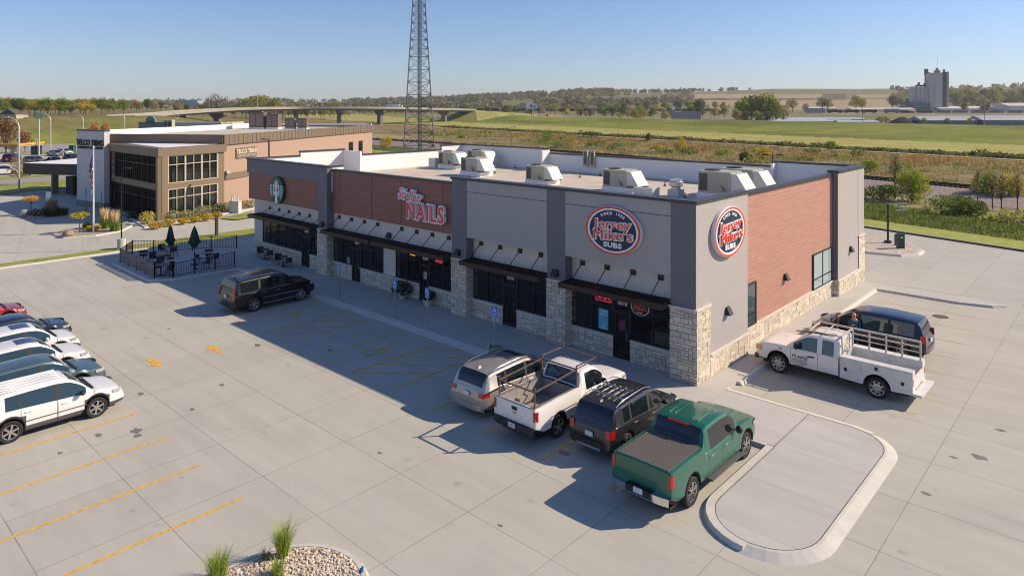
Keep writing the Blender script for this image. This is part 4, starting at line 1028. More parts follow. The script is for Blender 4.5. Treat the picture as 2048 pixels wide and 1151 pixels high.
# ------------------------------------------------------------------ the woman at the minivan
skin = mat('skin', (.55, .33, .24), .55); hairm = mat('blond_hair', (.50, .36, .18), .6, var=.25, scale=30); teal = mat('teal_knit', (.012, .11, .17), .8, var=.2, scale=12); jeans = mat('blue_jeans', (.035, .075, .15), .8, var=.2, scale=10); shoe = mat('white_shoe', (.5, .48, .45), .7)
def skinned(name, pts, edges, m, parent, lev=2, root=0):
    me = bpy.data.meshes.new(name); me.from_pydata([p[0] for p in pts], edges, []); me.materials.append(m)
    o = bpy.data.objects.new(name, me); COL.objects.link(o); bpy.context.view_layer.objects.active = o
    md = o.modifiers.new('skin', 'SKIN'); 
    if not me.skin_vertices: me.attributes
    if not me.skin_vertices:
        bm = bmesh.new(); bm.from_mesh(me); bm.verts.layers.skin.verify(); bm.to_mesh(me); bm.free()
    for i, p in enumerate(pts):
        r = p[1]; me.skin_vertices[0].data[i].radius = r if isinstance(r, tuple) else (r, r); me.skin_vertices[0].data[i].use_root = (i == root)
    s2 = o.modifiers.new('sub', 'SUBSURF'); s2.levels = lev; s2.render_levels = lev
    dg = bpy.context.evaluated_depsgraph_get(); dg.update()
    nm = bpy.data.meshes.new_from_object(o.evaluated_get(dg)); nm.name = name
    bpy.data.objects.remove(o); bpy.data.meshes.remove(me)
    nm.materials.clear(); nm.materials.append(m)
    nm.polygons.foreach_set('use_smooth', [True]*len(nm.polygons))
    o = bpy.data.objects.new(name, nm); COL.objects.link(o)
    if parent: o.parent = parent
    return o
pe = empty('person', (3.40, 9.56, LZ), R_(-60), 'blond woman in a teal top and jeans standing beside the open minivan door', 'person')
# local +x = facing; body height 1.68
B = [((0, 0, .93), (.15, .18)), ((0, 0, 1.10), (.125, .155)), ((.01, 0, 1.28), (.13, .175)), ((0, 0, 1.40), (.085, .13)), ((0, 0, 1.47), (.055, .055)), ((.02, 0, 1.54), (.068, .065)), ((.025, 0, 1.62), (.088, .075)), ((.01, 0, 1.67), (.06, .055)),
     ((0, .09, .86), (.095, .10)), ((.02, .10, .48), (.062, .062)), ((-.01, .11, .10), (.042, .042)), ((.12, .12, .045), (.035, .045)),
     ((0, -.09, .86), (.095, .10)), ((.0, -.10, .48), (.062, .062)), ((-.03, -.11, .10), (.042, .042)), ((.10, -.13, .045), (.035, .045)),
     ((0, .17, 1.37), (.055, .055)), ((-.02, .235, 1.12), (.042, .042)), ((.13, .19, .96), (.032, .032)), ((.19, .17, .93), (.026, .034)),
     ((0, -.17, 1.37), (.055, .055)), ((.0, -.245, 1.12), (.042, .042)), ((.16, -.17, 1.18), (.030, .030)), ((.21, -.13, 1.22), (.026, .034))]
Eg = [(0, 1), (1, 2), (2, 3), (3, 4), (4, 5), (5, 6), (6, 7), (0, 8), (8, 9), (9, 10), (10, 11), (0, 12), (12, 13), (13, 14), (14, 15), (3, 16), (16, 17), (17, 18), (18, 19), (3, 20), (20, 21), (21, 22), (22, 23)]
skinned('body', B, Eg, skin, pe)
def scaled(idx, k, dz=0):
    return [(B[i][0], tuple(r*k for r in B[i][1])) for i in idx]
T = [((0, 0, .84), (.19, .20)), ((0, 0, .95), (.175, .195)), ((0, 0, 1.10), (.155, .18)), ((.01, 0, 1.28), (.155, .19)), ((0, 0, 1.40), (.10, .145)),
     ((0, .18, 1.37), (.075, .075)), ((-.02, .25, 1.12), (.065, .065)), ((.11, .205, .98), (.05, .05)), ((0, -.18, 1.37), (.075, .075)), ((0, -.26, 1.12), (.065, .065)), ((.13, -.185, 1.17), (.05, .05))]
skinned('top', T, [(0, 1), (1, 2), (2, 3), (3, 4), (4, 5), (5, 6), (6, 7), (4, 8), (8, 9), (9, 10)], teal, pe, root=2)
Jn = [((0, 0, .90), (.16, .18)), ((0, .09, .82), (.115, .115)), ((.02, .10, .48), (.082, .082)), ((-.01, .11, .13), (.066, .066)), ((0, -.09, .82), (.115, .115)), ((0, -.10, .48), (.082, .082)), ((-.03, -.11, .13), (.066, .066))]
skinned('jeans', Jn, [(0, 1), (1, 2), (2, 3), (0, 4), (4, 5), (5, 6)], jeans, pe)
Hh = [((-.03, 0, 1.70), (.098, .10)), ((-.068, 0, 1.61), (.095, .125)), ((-.07, 0, 1.48), (.09, .15)), ((-.07, 0, 1.36), (.09, .15)), ((-.075, 0, 1.26), (.05, .10))]
skinned('hair', Hh, [(0, 1), (1, 2), (2, 3), (3, 4)], hairm, pe)
f = MB()
for sd in (1, -1): f.ball((.105, sd*.032, 1.615), (.012, .014, .01), 8)
f.build('eye', mat('eye_dark', (.03, .02, .015), .3), pe)
f = MB(); f.ball((.118, 0, 1.59), (.022, .016, .024), 8); f.ball((.1, 0, 1.552), (.012, .026, .008), 8); f.build('nose', skin, pe, smooth=60)
for sd, c in ((1, (.20, .165, .93)), (-1, (.22, -.125, 1.225))):
    f = MB()
    for k in range(4):
        yy = c[1]+(k-1.5)*.018; f.tube([(c[0]+.01, yy, c[2]), (c[0]+.05, yy*1.0, c[2]-.008), (c[0]+.075-.01*abs(k-1), yy, c[2]-.03)], [.009, .0085, .007], 6)
    f.tube([(c[0]-.01, c[1]-sd*.03, c[2]), (c[0]+.03, c[1]-sd*.05, c[2]-.01), (c[0]+.05, c[1]-sd*.045, c[2]-.02)], [.011, .010, .008], 6)
    f.build('fingers', skin, pe, smooth=60)
for sd, xx in ((1, .07), (-1, .05)):
    f = MB(); f.ball((xx, sd*.115, .05), (.13, .05, .05), 10); f.build('shoe', shoe, pe, smooth=60)

# ------------------------------------------------------------------ building signs
navym = mat('sign_navy', (.008, .025, .07), .4); s_red = mat('sign_red', (.80, .075, .035), .4); s_white = mat('sign_white', (.90, .90, .91), .4); s_rim = mat('sign_rim', (.66, .66, .68), .4)
s_green = mat('sign_green', (.0, .09, .055), .5)
def jm_sign(M, lab):
    root = empty('round_sign', (0, 0, 0), 0, lab, 'sign', 'round sub shop signs'); root.matrix_world = M
    def lay(nm, mb, m, par=root): return mb.build(nm, m, par)
    f = MB(); f.lathe([(1.52, -.0), (1.52, .16), (1.49, .18), (1.40, .18), (1.36, .17)], (0, 0, 0), 'z', 64); f.lathe([(1.52, 0), (0.01, 0)], (0, 0, .001), 'z', 64); lay('rim', f, s_rim)
    f = MB(); f.lathe([(1.49, .185), (1.37, .185)], (0, 0, 0), 'z', 64); lay('red_ring', f, s_red)
    f = MB(); f.lathe([(1.37, .180), (1.27, .180), (1.27, .13)], (0, 0, 0), 'z', 64); lay('white_ring', f, s_white)
    f = MB(); f.lathe([(1.28, .13), (.002, .13)], (0, 0, 0), 'z', 64); lay('face', f, navym)
    def word(t, sz, x, y, rot, sp=1., sx=1., bw=.055, br=.0):
        Tm = Matrix.Translation((x, y, 0)) @ Matrix.Rotation(R_(rot), 4, 'Z') @ Matrix.Diagonal((sx, 1, 1, 1))
        zo = .012 if t[0] == 'M' else 0
        a = MB(); a.add(text_mesh(t, sz, .06, bw, .12, spacing=sp), Matrix.Translation((0, 0, .17+zo)) @ Tm); lay('white_outline', a, s_white)
        a = MB(); a.add(text_mesh(t, sz, .03, br, .12, spacing=sp), Matrix.Translation((0, 0, .215+zo*2)) @ Tm); lay('red_lettering', a, s_red)
    word('Jersey', .86, -.02, .36, 4, 1.06, .88); word("Mike's", .90, .0, -.30, 4, 1.06, .90)
    a = MB(); a.add(text_mesh('SUBS', .42, .03, .016, spacing=1.1), Matrix.Translation((.0, -.92, .16)))
    lay('white_lettering', a, s_white); a = MB()
    for i, ch in enumerate('SINCE 1956'):
        if i == 5: lay('white_lettering', a, s_white); a = MB()
        an = R_(90+ (4.5-i)*7.6); a.add(text_mesh(ch, .24, .02, .006), Matrix.Translation((1.06*math.cos(an), 1.06*math.sin(an), .15)) @ Matrix.Rotation(an-R_(90), 4, 'Z'))
    lay('white_lettering', a, s_white)
    return root
jm_sign(plane_M(Vector((-4.03, -.02, 5.98)), (0, -1)) @ Matrix.Diagonal((1., .73, 1, 1)), 'oval navy and red sub shop sign on the gray front panel above door 3070')
jm_sign(plane_M(Vector((.02, 2.85, 6.05)), (1, 0)) @ Matrix.Diagonal((1.04, .73, 1, 1)), 'oval navy and red sub shop sign on the sunlit gray side wall')
# coffee shop roundel
M = plane_M(Vector((-34.15, .08, 5.33)), (0, -1)); root = empty('coffee_sign', (0, 0, 0), 0, 'round green and white coffee shop sign on the brown panel above door 3086', 'sign'); root.matrix_world = M
f = MB(); f.lathe([(1.02, 0), (1.02, .2), (.98, .21), (.001, .21)], (0, 0, 0), 'z', 48); f.build('disc', [s_green], root)
f = MB(); z = .225
def wp(pts): f.face([(x*1., y*1., z) for x, y in pts]); f.face([(-x, y, z) for x, y in pts[::-1]])
wp([(0, .46), (.10, .44), (.17, .34), (.17, .18), (.12, .06), (0, -.02)])                  # face
wp([(0, .62), (.06, .60), (.20, .54), (.16, .46), (0, .50)]); wp([(0, .86), (.07, .64), (0, .62)]); wp([(.10, .58), (.22, .76), (.22, .56)])   # crown with star
for k in range(5):                                                                           # wavy hair
    wp([(.20+.05*k, .52-.03*k), (.26+.05*k, .50-.03*k), (.34+.035*k, .10-.07*k), (.24+.05*k, -.30-.04*k), (.20+.04*k, -.28-.04*k), (.27+.035*k, .08-.06*k)])
wp([(0, -.06), (.12, 0), (.20, -.2), (.16, -.5), (.20, -.92), (0, -1.0)])                      # body
for k in range(5):                                                                           # twin tails
    a = R_(-8-14*k+20); wp([(.62+.0*k, .40-.2*k), (.92*math.cos(a)+.0, .92*math.sin(a)+.12), (.95*math.cos(a-.1), .95*math.sin(a-.1)+.08), (.60, .32-.2*k)])
f.build('figure', s_white, root)
f = MB(); 
for sd in (1, -1): f.face([(sd*.05, .28, .232), (sd*.11, .29, .232), (sd*.10, .26, .232), (sd*.05, .25, .232)][::sd])
f.face([(-.05, .10, .232), (0, .08, .232), (.05, .10, .232), (0, .12, .232)]); f.build('face_line', s_green, root)
# nail salon letters
M = plane_M(Vector((-17.6, .36, 5.42)), (0, -1)); root = empty('salon_sign', (0, 0, 0), 0, 'red and white channel letters reading STELLAR NAILS on the brown panel', 'sign'); root.matrix_world = M
def chan(t, sz, x, y, rot, sh, sp, sx, bo, br, name):
    Tm = Matrix.Translation((x, y, 0)) @ Matrix.Rotation(R_(rot), 4, 'Z') @ Matrix.Diagonal((sx, 1, 1, 1))
    a = MB(); a.add(text_mesh(t, sz, .2, bo, sh, spacing=sp), Matrix.Translation((0, 0, .12)) @ Tm); o = a.build(name, s_white, root)
    a = MB(); a.add(text_mesh(t, sz, .03, br, sh, spacing=sp), Matrix.Translation((0, 0, .245)) @ Tm); a.build('letter_face', mat('salon_red', (.85, .06, .06), .35) if name == 'block_letter' else mat('salon_pink', (.85, .18, .18), .35), o)
chan('NAILS', 1.32, .12, -.12, 0, 0, 1.2, .84, .10, .022, 'block_letter'); chan('Stellar', .90, -1.35, .80, -4, .3, 1.08, .82, .075, .0, 'script_letter')
# window signs: neon OPEN, posters
def wsign(nm, txt, x, z, sz, m, lab, y=WY-.045, bold=.008, ol=False):
    a = MB(); a.add(text_mesh(txt, sz, .012, bold, 0), plane_M(Vector((x, y, z)), (0, -1)))
    if ol: 
        w_, h_ = sz*len(txt)*.42, sz*.75
        for q in ((-w_, -h_, w_, -h_+.02), (-w_, h_-.02, w_, h_), (-w_, -h_, -w_+.02, h_), (w_-.02, -h_, w_, h_)): a.box(x+q[0], y-.01, z+q[1], x+q[2], y+.004, z+q[3])
    return tag(a.build(nm, m), lab, 'sign')
neon = mat('neon_red', (.8, .05, .08), .4, emit=(1., .04, .10), estr=.8); neony = mat('neon_yellow', (.8, .5, .05), .4, emit=(1., .45, .03), estr=.6)
wsign('neon_sign', 'OPEN', -5.0, 2.66, .26, neon, 'red neon open sign behind the sub shop window left of door 3070', ol=True)
wsign('neon_sign', 'OPEN', -16.6, 2.62, .17, neon, 'small red neon open sign right of door 3080', ol=True)
wsign('neon_sign', 'NAILS', -19.0, 2.62, .18, neony, 'yellow neon sign in the window left of door 3080')
def poster(nm, x, z, w_, h_, m, lab, lines=(), lm=None):
    a = MB(); a.box(x-w_/2, WY-.05, z-h_/2, x+w_/2, WY-.042, z+h_/2); o = tag(a.build(nm, m), lab, 'poster')
    if lines:
        b = MB()
        for t, sz, dz in lines: b.add(text_mesh(t, sz, .003), plane_M(Vector((x, WY-.054, z+dz)), (0, -1)))
        b.build('print', lm, o)
    return o
poster('window_poster', -5.0, 1.62, .55, .95, mat('poster_blue', (.10, .42, .58), .6, var=.3, scale=7), 'pale blue poster taped inside the window left of door 3070', (('ORDER', .13, .36), ('ONLINE', .12, .22), ('JOIN', .10, -.3), ('& SAVE', .09, -.40)), s_white)
poster('window_poster', -26.0+.25, 1.25, .34, .42, mat('poster_pale', (.35, .33, .40), .6), 'small pale poster in the window left of door 3084', (('NOW', .1, .1), ('HIRING', .085, -.05)), V_dark)
a = MB(); a.lathe([(.5, 0), (.5, .012), (.47, .013)], (0, 0, 0), 'z', 40); a.lathe([(.47, .012), (.001, .012)], (0, 0, 0), 'z', 40, m=1)
root = empty('window_decal', (0, 0, 0), 0, 'oval red and white decal in the top of the window right of door 3070', 'decal'); root.matrix_world = plane_M(Vector((-3.0, WY-.055, 2.55)), (0, -1)) @ Matrix.Diagonal((.95, .72, 1, 1))
a.build('disc', [s_white, V_dark], root)
b = MB(); b.add(text_mesh('Jersey', .28, .006, .012, .1), Matrix.Translation((0, .16, .02))); b.add(text_mesh("Mike's", .3, .006, .012, .1), Matrix.Translation((0, -.08, .02))); b.build('decal_lettering', s_red, root)
b = MB(); b.add(text_mesh('SUBS', .14, .004), Matrix.Translation((0, -.33, .02))); b.build('small_lettering', s_white, root)
poster('door_poster', -3.95, 1.55, .38, .5, mat('poster_maroon', (.10, .03, .06), .5), 'dark round-logo sticker on the glass of door 3070', (('SUBS', .12, 0),), s_red)
poster('door_poster', -17.82, 1.55, .30, .42, mat('poster_gray', (.45, .42, .45), .5), 'gray notice on the glass of door 3080', (('NAILS', .08, .08), ('SPA', .08, -.05)), V_dark)
# ------------------------------------------------------------------ leaves helper
def leafball(mb, c, r, n, size, cols, rnd, squash=.8, m=0, shell=.35, up=.25):
    for _ in range(n):
        while True:
            p = Vector((rnd.uniform(-1, 1), rnd.uniform(-1, 1), rnd.uniform(-1, 1)))
            if p.length <= 1 and p.length > shell*rnd.random(): break
        q = Vector((c[0]+p.x*r[0], c[1]+p.y*r[1], c[2]+p.z*r[2])); s = size*rnd.uniform(.6, 1.3)
        d = Vector((rnd.gauss(0, 1), rnd.gauss(0, 1), rnd.gauss(0, 1)+up)).normalized(); u = d.orthogonal().normalized(); u = Matrix.Rotation(rnd.uniform(0, 6.28), 3, d) @ u; v = d.cross(u)*squash
        k = rnd.choice(cols); t = rnd.uniform(.8, 1.2)
        mb.face([q+u*s, q+v*s*.7, q-u*s, q-v*s*.7], m, (k[0]*t, k[1]*t, k[2]*t))
def tuft(mb, c, h, r, n, cols, rnd, w=.03, lean=.5, m=0):
    for _ in range(n):
        a = rnd.uniform(0, 6.283); rr = r*math.sqrt(rnd.random()); x, y = c[0]+rr*math.cos(a), c[1]+rr*math.sin(a); hh = h*rnd.uniform(.5, 1.1); a2 = a+rnd.gauss(0, .5); l = lean*rnd.random()*hh
        dx, dy = -math.sin(a2)*w, math.cos(a2)*w; k = rnd.choice(cols); tx, ty = x+math.cos(a2)*l, y+math.sin(a2)*l; mx, my = x+math.cos(a2)*l*.35, y+math.sin(a2)*l*.35
        mb.face([(x-dx, y-dy, c[2]), (x+dx, y+dy, c[2]), (mx+dx*.9, my+dy*.9, c[2]+hh*.6), (mx-dx*.9, my-dy*.9, c[2]+hh*.6)], m, k)
        mb.face([(mx-dx*.9, my-dy*.9, c[2]+hh*.6), (mx+dx*.9, my+dy*.9, c[2]+hh*.6), (tx, ty, c[2]+hh)], m, k)
M_leaf = bpy.data.materials.new('leaves'); M_leaf.use_nodes = True; nt = M_leaf.node_tree; p = nt.nodes['Principled BSDF']; p.inputs['Roughness'].default_value = .7; p.inputs['Specular IOR Level'].default_value = .2
va = nt.nodes.new('ShaderNodeVertexColor'); va.layer_name = 'col'; lc = _mix(nt, 1., va.outputs[0], (1.45, 1.42, 1.3), 'MULTIPLY'); nt.links.new(lc, p.inputs['Base Color'])
tl_ = nt.nodes.new('ShaderNodeBsdfTranslucent'); nt.links.new(_mix(nt, 1., va.outputs[0], (1.7, 1.7, 1.0), 'MULTIPLY'), tl_.inputs[0]); ms = nt.nodes.new('ShaderNodeMixShader'); ms.inputs[0].default_value = .35
nt.links.new(p.outputs[0], ms.inputs[1]); nt.links.new(tl_.outputs[0], ms.inputs[2]); nt.links.new(ms.outputs[0], nt.nodes['Material Output'].inputs[0])
M_bark = mat('bark', (.11, .085, .065), .9, var=.3, scale=8)
GR = [(.10, .17, .02), (.14, .22, .03), (.19, .27, .05), (.07, .12, .02)]
YEL = [(.42, .30, .03), (.32, .26, .04), (.50, .34, .03), (.22, .22, .04)]
ORG = [(.33, .16, .03), (.40, .22, .04), (.25, .14, .03)]
TAN = [(.42, .34, .22), (.50, .42, .28), (.34, .26, .16)]
M_gravel = mat('river_gravel', rough=.9, cols=[(.30, (.16, .12, .085)), (.42, (.38, .31, .23)), (.55, (.58, .51, .41)), (.68, (.72, .66, .56))], scale=9., bump=1., bscale=18)
# ------------------------------------------------------------------ patio
sheet('patio', [(-34.6, -7.2), (-35.4, -8.5), (-42.9, -8.4), (-45.9, -6.4), (-45.9, -5.6), (-41.6, 1.9), (-39.2, 2.2), (-39.2, .9), (-36, .9), (-36, -2.85), (-34.8, -2.85)], -.001, M_walk)
kb = ring([(-42.9, -8.4), (-35.4, -8.5), (-34.6, -7.2), (-34.6, -2.85)], [(0, .001), (.14, -.002), (.22, LZ)]); kb.add(ring([(-45.9, -6.4), (-42.9, -8.4)], [(0, .001), (.14, -.002), (.22, LZ)]))
tag(kb.build('kerb', M_kerb, smooth=35), kind='structure')
fen = empty('patio_fence', (-35.6, -8.1, 0), 0, 'black metal picket fence round the cafe patio', 'fence')
def fence_run(a, b, n, mesh=False):
    a = Vector(a)-Vector((-35.6, -8.1)); b = Vector(b)-Vector((-35.6, -8.1)); d = b-a; L = d.length; h = 1.05
    p = MB()
    for z in (.12, .98): p.bar((*a, z), (*b, z), .035, .035)
    k = int(L/.115)
    for i in range(1, k): q = a+d*i/k; p.box(q.x-.009, q.y-.009, .12, q.x+.009, q.y+.009, .98)
    p.build('picket_panel', M_blk, fen)
    for i in range(n+1):
        q = a+d*i/n; s = MB(); s.box(q.x-.035, q.y-.035, 0, q.x+.035, q.y+.035, h); s.build('post', M_blk, fen)
    if mesh:
        m = MB(); nn = Vector((d.y, -d.x)).normalized()*.03; m.face([(a.x+nn.x, a.y+nn.y, .12), (b.x+nn.x, b.y+nn.y, .12), (b.x+nn.x, b.y+nn.y, .98), (a.x+nn.x, a.y+nn.y, .98)])
        m.build('wind_screen', mat('screen_mesh', (.22, .20, .19), .8, alpha=.55), fen)
FA, FB, FC, FD = (-42.5, -8.1), (-35.6, -8.22), (-34.75, -7.35), (-35.1, -2.9)
fence_run(FA, FB, 4, True); fence_run(FB, FC, 1); fence_run(FC, FD, 3)
fence_run((-45.3, -6.3), (-44.0, -5.2), 1); fence_run((-44.0, -5.2), (-42.3, -1.4), 3); fence_run((-42.3, -1.4), (-41.2, .2), 1); fence_run((-45.3, -6.3), FA, 2)
# furniture
M_chair = mat('woven_charcoal', (.035, .037, .045), .7); M_top = mat('table_top', (.05, .05, .06), .35)
def chair_parts(root, arms=True):
    f = MB(); 
    for k in range(9):
        a0, a1 = R_(100+k*18), R_(100+(k+1)*18)
        f.face([(.25*math.cos(a0), .25*math.sin(a0), .44), (.25*math.cos(a1), .25*math.sin(a1), .44), (.29*math.cos(a1), .29*math.sin(a1), .80), (.29*math.cos(a0), .29*math.sin(a0), .80)])
    f.build('backrest', M_chair, root)
    f = MB(); f.lathe([(.27, 0), (.27, .04), (.001, .045)], (0, 0, .41), 'z', 14); f.build('seat', M_chair, root)
    for sx in (1, -1):
        for sy in (1, -1):
            f = MB(); f.bar((sx*.2, sy*.2, 0), (sx*.17, sy*.17, .42), .025); f.build('leg', M_blk, root)
ch0 = empty('patio_chair', (0, 0, 0)); chair_parts(ch0)
tb0 = empty('patio_table', (0, 0, 0)); f = MB(); f.lathe([(.001, 0), (.38, 0), (.38, .03), (.001, .03)], (0, 0, .71), 'z', 24); f.build('table_top', M_top, tb0)
f = MB(); f.lathe([(.26, 0), (.24, .03), (.03, .05), (.03, .71)], (0, 0, 0), 'z', 16); f.build('pedestal', M_blk, tb0)
tables = [((287, 506), .74, 'round table nearest the far left corner of the fenced patio', 1), ((322, 508), .74, 'round table beside the thin closed umbrella, near the meshed fence side', 1.05), ((334, 492), .74, 'table behind the thin closed umbrella, next to the far patio fence', 1.05),
          ((391, 517), .74, 'small table under the larger closed umbrella', .75), ((415, 505), .74, 'round table at the near right of the patio, by the fence opening', 1.), ((321, 530), .7, 'table in the corner where the mesh screen meets the picket fence', 1.)]
first = True; used_c = [False]
def put_chair(x, y, rz, label, grp='woven chairs on the cafe patio'):
    if not used_c[0]:
        used_c[0] = True; ch0.location = (x, y, 0); ch0.rotation_euler = (0, 0, rz); tag(ch0, label, 'chair', grp)
    else: tag(copy_tree(ch0, None, (x, y, 0), rz, label, grp), label, 'chair', grp)
seats = [[(.6, 'left'), (2.8, 'back')], [(3.6, 'left'), (5.9, 'right')], [(.3, 'right'), (3.3, 'left')], [(1.0, 'back')], [(.4, 'right'), (2.6, 'back'), (4.8, 'near')], [(.5, 'right'), (3.0, 'left'), (1.7, 'back')]]
for i, ((px, py), h, lab, k) in enumerate(tables):
    x, y = G(px, py, h)
    t = tb0 if i == 0 else copy_tree(tb0); t.location = (x, y, 0); t.scale = (k, k, 1); tag(t, lab, 'table', 'round tables on the cafe patio')
    short = ('the far left patio table', 'the table beside the thin umbrella', 'the table by the far patio fence', 'the small umbrella table', 'the near right patio table', 'the table in the mesh screen corner')[i]
    for a, sd in seats[i]: put_chair(x+.72*math.cos(a), y+.72*math.sin(a), a-R_(180)+R_(0), 'dark woven chair at the %s side of %s' % (sd, short))
for i, (px, py) in enumerate(((530, 498), (567, 512))):
    x, y = G(px, py, .74); t = copy_tree(tb0); t.location = (x, y, 0); t.scale = (.85, .85, 1); tag(t, ('small round table against the shop wall nearest the patio', 'small round table against the shop wall nearest door 3086')[i], 'table', 'wall tables outside the cafe')
    for s_ in (-1, 1): put_chair(x+s_*.68, y, 0 if s_ < 0 else R_(180), 'dark woven chair on the %s side of the wall table %s' % ('left' if s_ < 0 else 'right', ('nearest the patio', 'nearest door 3086')[i]), 'woven chairs at the wall tables')
for i, (px, py, h, r, lab) in enumerate(((341, 517, 2.55, .24, 'slim closed dark green umbrella at the left of the patio'), (389, 529, 2.85, .34, 'larger closed dark green umbrella with loose folds at the middle of the patio'))):
    x, y = G(px, py); u = empty('patio_umbrella', (x, y, 0), 0, lab, 'umbrella', 'closed umbrellas on the cafe patio')
    f = MB(); f.tube([(0, 0, 0), (0, 0, h)], .024, 8); f.build('pole', M_blk, u)
    f = MB(); f.lathe([(.30, 0), (.28, .06), (.04, .08)], (0, 0, 0), 'z', 18); f.build('base', M_blk, u)
    f = MB(); n = 18; rn = random.Random(i+3); prof = [(h-.02, .02), (h-.15, .10), (h-.5, .62*r), (h-1.0, .9*r), (h-1.3, 1.15*r), (h-1.55, .5*r)]; rows = []
    ph = [rn.uniform(-.15, .15) for _ in range(n)]
    for z, rr in prof: rows.append([((rr*(1+.28*(-1)**t*(rr/r)+ph[t]))*math.cos(t*2*math.pi/n), (rr*(1+.28*(-1)**t*(rr/r)+ph[t]))*math.sin(t*2*math.pi/n), z+(.12*(-1)**t if z < h-1.2 else 0)) for t in range(n)])
    for a, b in zip(rows, rows[1:]):
        for t in range(n): f.face([a[t], b[t], b[(t+1) % n], a[(t+1) % n]])
    f.build('canopy', mat('green_canvas', (.012, .06, .045), .8, var=.2, scale=5), u, smooth=60)
# ------------------------------------------------------------------ parking signs, planters
M_steel = mat('galvanised', (.42, .43, .44), .45, metal=.6); M_blue = mat('sign_blue', (.02, .22, .62), .4)
hs0 = None
for (x, y, lab) in ((-22.11, -2.62, 'blue accessible parking sign nearest the black SUV'), (-16.63, -2.66, 'blue accessible parking sign in line with the flower pot left of door 3080'), (-13.92, -2.66, 'blue accessible parking sign in front of the stone pier'), (-9.03, -2.66, 'blue accessible parking sign behind the silver SUV')):
    if hs0 is None:
        s = hs0 = empty('parking_sign', (x, y, 0))
        f = MB(); f.box(-.03, -.02, 0, .03, .02, 2.1); f.build('post', M_steel, s)
        f = MB(); f.box(-.17, -.035, 1.58, .17, -.022, 2.12); p = f.build('sign_plate', M_blue, s)
        f = MB(); Mx = plane_M(Vector((0, -.038, 1.9)), (0, -1))
        a = MB(); a.lathe([(.10, 0), (.125, 0)], (-.01, -.045, 0), 'z', 20); a.lathe([(.03, 0), (.001, 0)], (-.02, .16, 0), 'z', 12)
        a.bar((-.02, .11, 0), (-.01, 0, 0), .03, .002); a.bar((-.01, 0, 0), (.09, 0, 0), .03, .002); a.bar((.09, 0, 0), (.13, -.10, 0), .03, .002); f.add(a, Mx)
        f.add(text_mesh('RESERVED', .06, .002), plane_M(Vector((0, -.038, 1.68)), (0, -1))); f.add(text_mesh('PARKING', .06, .002), plane_M(Vector((0, -.038, 1.62)), (0, -1)))
        f.build('wheelchair_symbol', s_white, p)
    else: s = copy_tree(hs0, None, (x, y, 0))
    tag(s, lab, 'sign', 'blue parking signs along the walk')
rn = random.Random(5)
for (x, y, k, lab) in ((-19.35, .0, 1.25, 'white flower pot with a wide dark bush left of door 3080'), (-17.0, .0, .85, 'white flower pot with a smaller plant right of door 3080')):
    r = empty('flower_pot', (x, y, 0), 0, lab, 'planter', 'white pots by door 3080')
    f = MB(); f.lathe([(.001, 0), (.16, 0), (.20, .05), (.32, .38), (.34, .40), (.28, .40), (.25, .33), (.001, .33)], (0, 0, 0), 'z', 20); f.build('pot', mat('white_glaze', (.65, .66, .66), .4), r, smooth=40)
    f = MB(); leafball(f, (0, 0, .62), (.62*k, .5*k, .36*k), int(500*k), .07, [(.02, .04, .012), (.035, .06, .02), (.05, .04, .02), (.10, .03, .03), (.12, .12, .10)], rn); f.build('plant', M_leaf, r)
# ------------------------------------------------------------------ roof units
M_rtu = mat('unit_beige', (.44, .44, .35), .5, var=.04); M_grl = mat('coil_grille', (.11, .105, .09), .7, lines=((2, .06, 0, .02, .5),)); M_rtuw = mat('hood_white', (.56, .58, .55), .4)
def rtu(x, y, k, lab, i, hood=True):
    r = empty('rooftop_unit', (x, y, 5.72), 0, lab, 'rooftop unit', 'rooftop air conditioners on the shopping strip'); r.scale = (k, k, k)
    f = MB(); f.box(-.05, -.05, 0, 2.2, 1.35, .32); f.build('curb', M_white, r)
    f = MB(); f.box(0, 0, .32, 1.75, 1.3, 1.38); f.box(-.02, -.02, 1.38, 1.77, 1.32, 1.42); f.build('cabinet', M_rtu, r)
    f = MB(); f.box(.06, -.012, .42, .52, 0, 1.30); f.box(-.012, .08, .42, 0, 1.22, 1.30); f.build('coil', M_grl, r)
    f = MB(); f.box(.58, -.01, .40, 1.12, 0, 1.32); f.box(1.16, -.01, .40, 1.68, 0, 1.32); f.face([(1.2, -.02, .42), (1.5, -.25, .42), (1.5, -.25, .5), (1.2, -.02, .8)]); f.build('access_panel', mat('panel_beige', (.37, .37, .29), .5), r)
    f = MB(); f.lathe([(.40, 0), (.40, .05), (.36, .06), (.001, .03)], (.5, .62, 1.42), 'z', 20); f.build('fan', M_dark_fan, r)
    if hood:
        f = MB(); a = [(1.75, .04, 1.34), (2.05, .04, 1.34), (2.62, .04, .46), (1.75, .04, .46)]; b = [(p[0], 1.26, p[2]) for p in a]
        f.face(a[::-1]); f.face(b); f.face([a[0], a[1], b[1], b[0]]); f.face([a[1], a[2], b[2], b[1]]); f.face([a[2], a[3], b[3], b[2]]); f.build('intake_hood', M_rtuw, r)
    return r
M_dark_fan = mat('fan_guard', (.06, .06, .06), .5, metal=.5)
U = [((1052, 367), 1.0, 'rooftop unit behind the gray panel above door 3076, left of the middle'), ((1206, 381.5), 1.08, 'rooftop unit above the oval front sign, beside the low white box'), ((922, 350), 1.08, 'rooftop unit at the front of the left trio'), ((877, 336), 1.12, 'leftmost rooftop unit, beside the long white parapet'),
     ((935, 332), 1.12, 'rooftop unit at the back of the left trio'), ((1396, 396), 1.25, 'rooftop unit nearest the corner parapet above the side sign'), ((1441, 389), 1.25, 'rooftop unit at the far right, half behind the corner one')]
for i, ((px, py), k, lab) in enumerate(U):
    x, y = G(px, py, 5.72); rtu(x, y, k, lab, i)
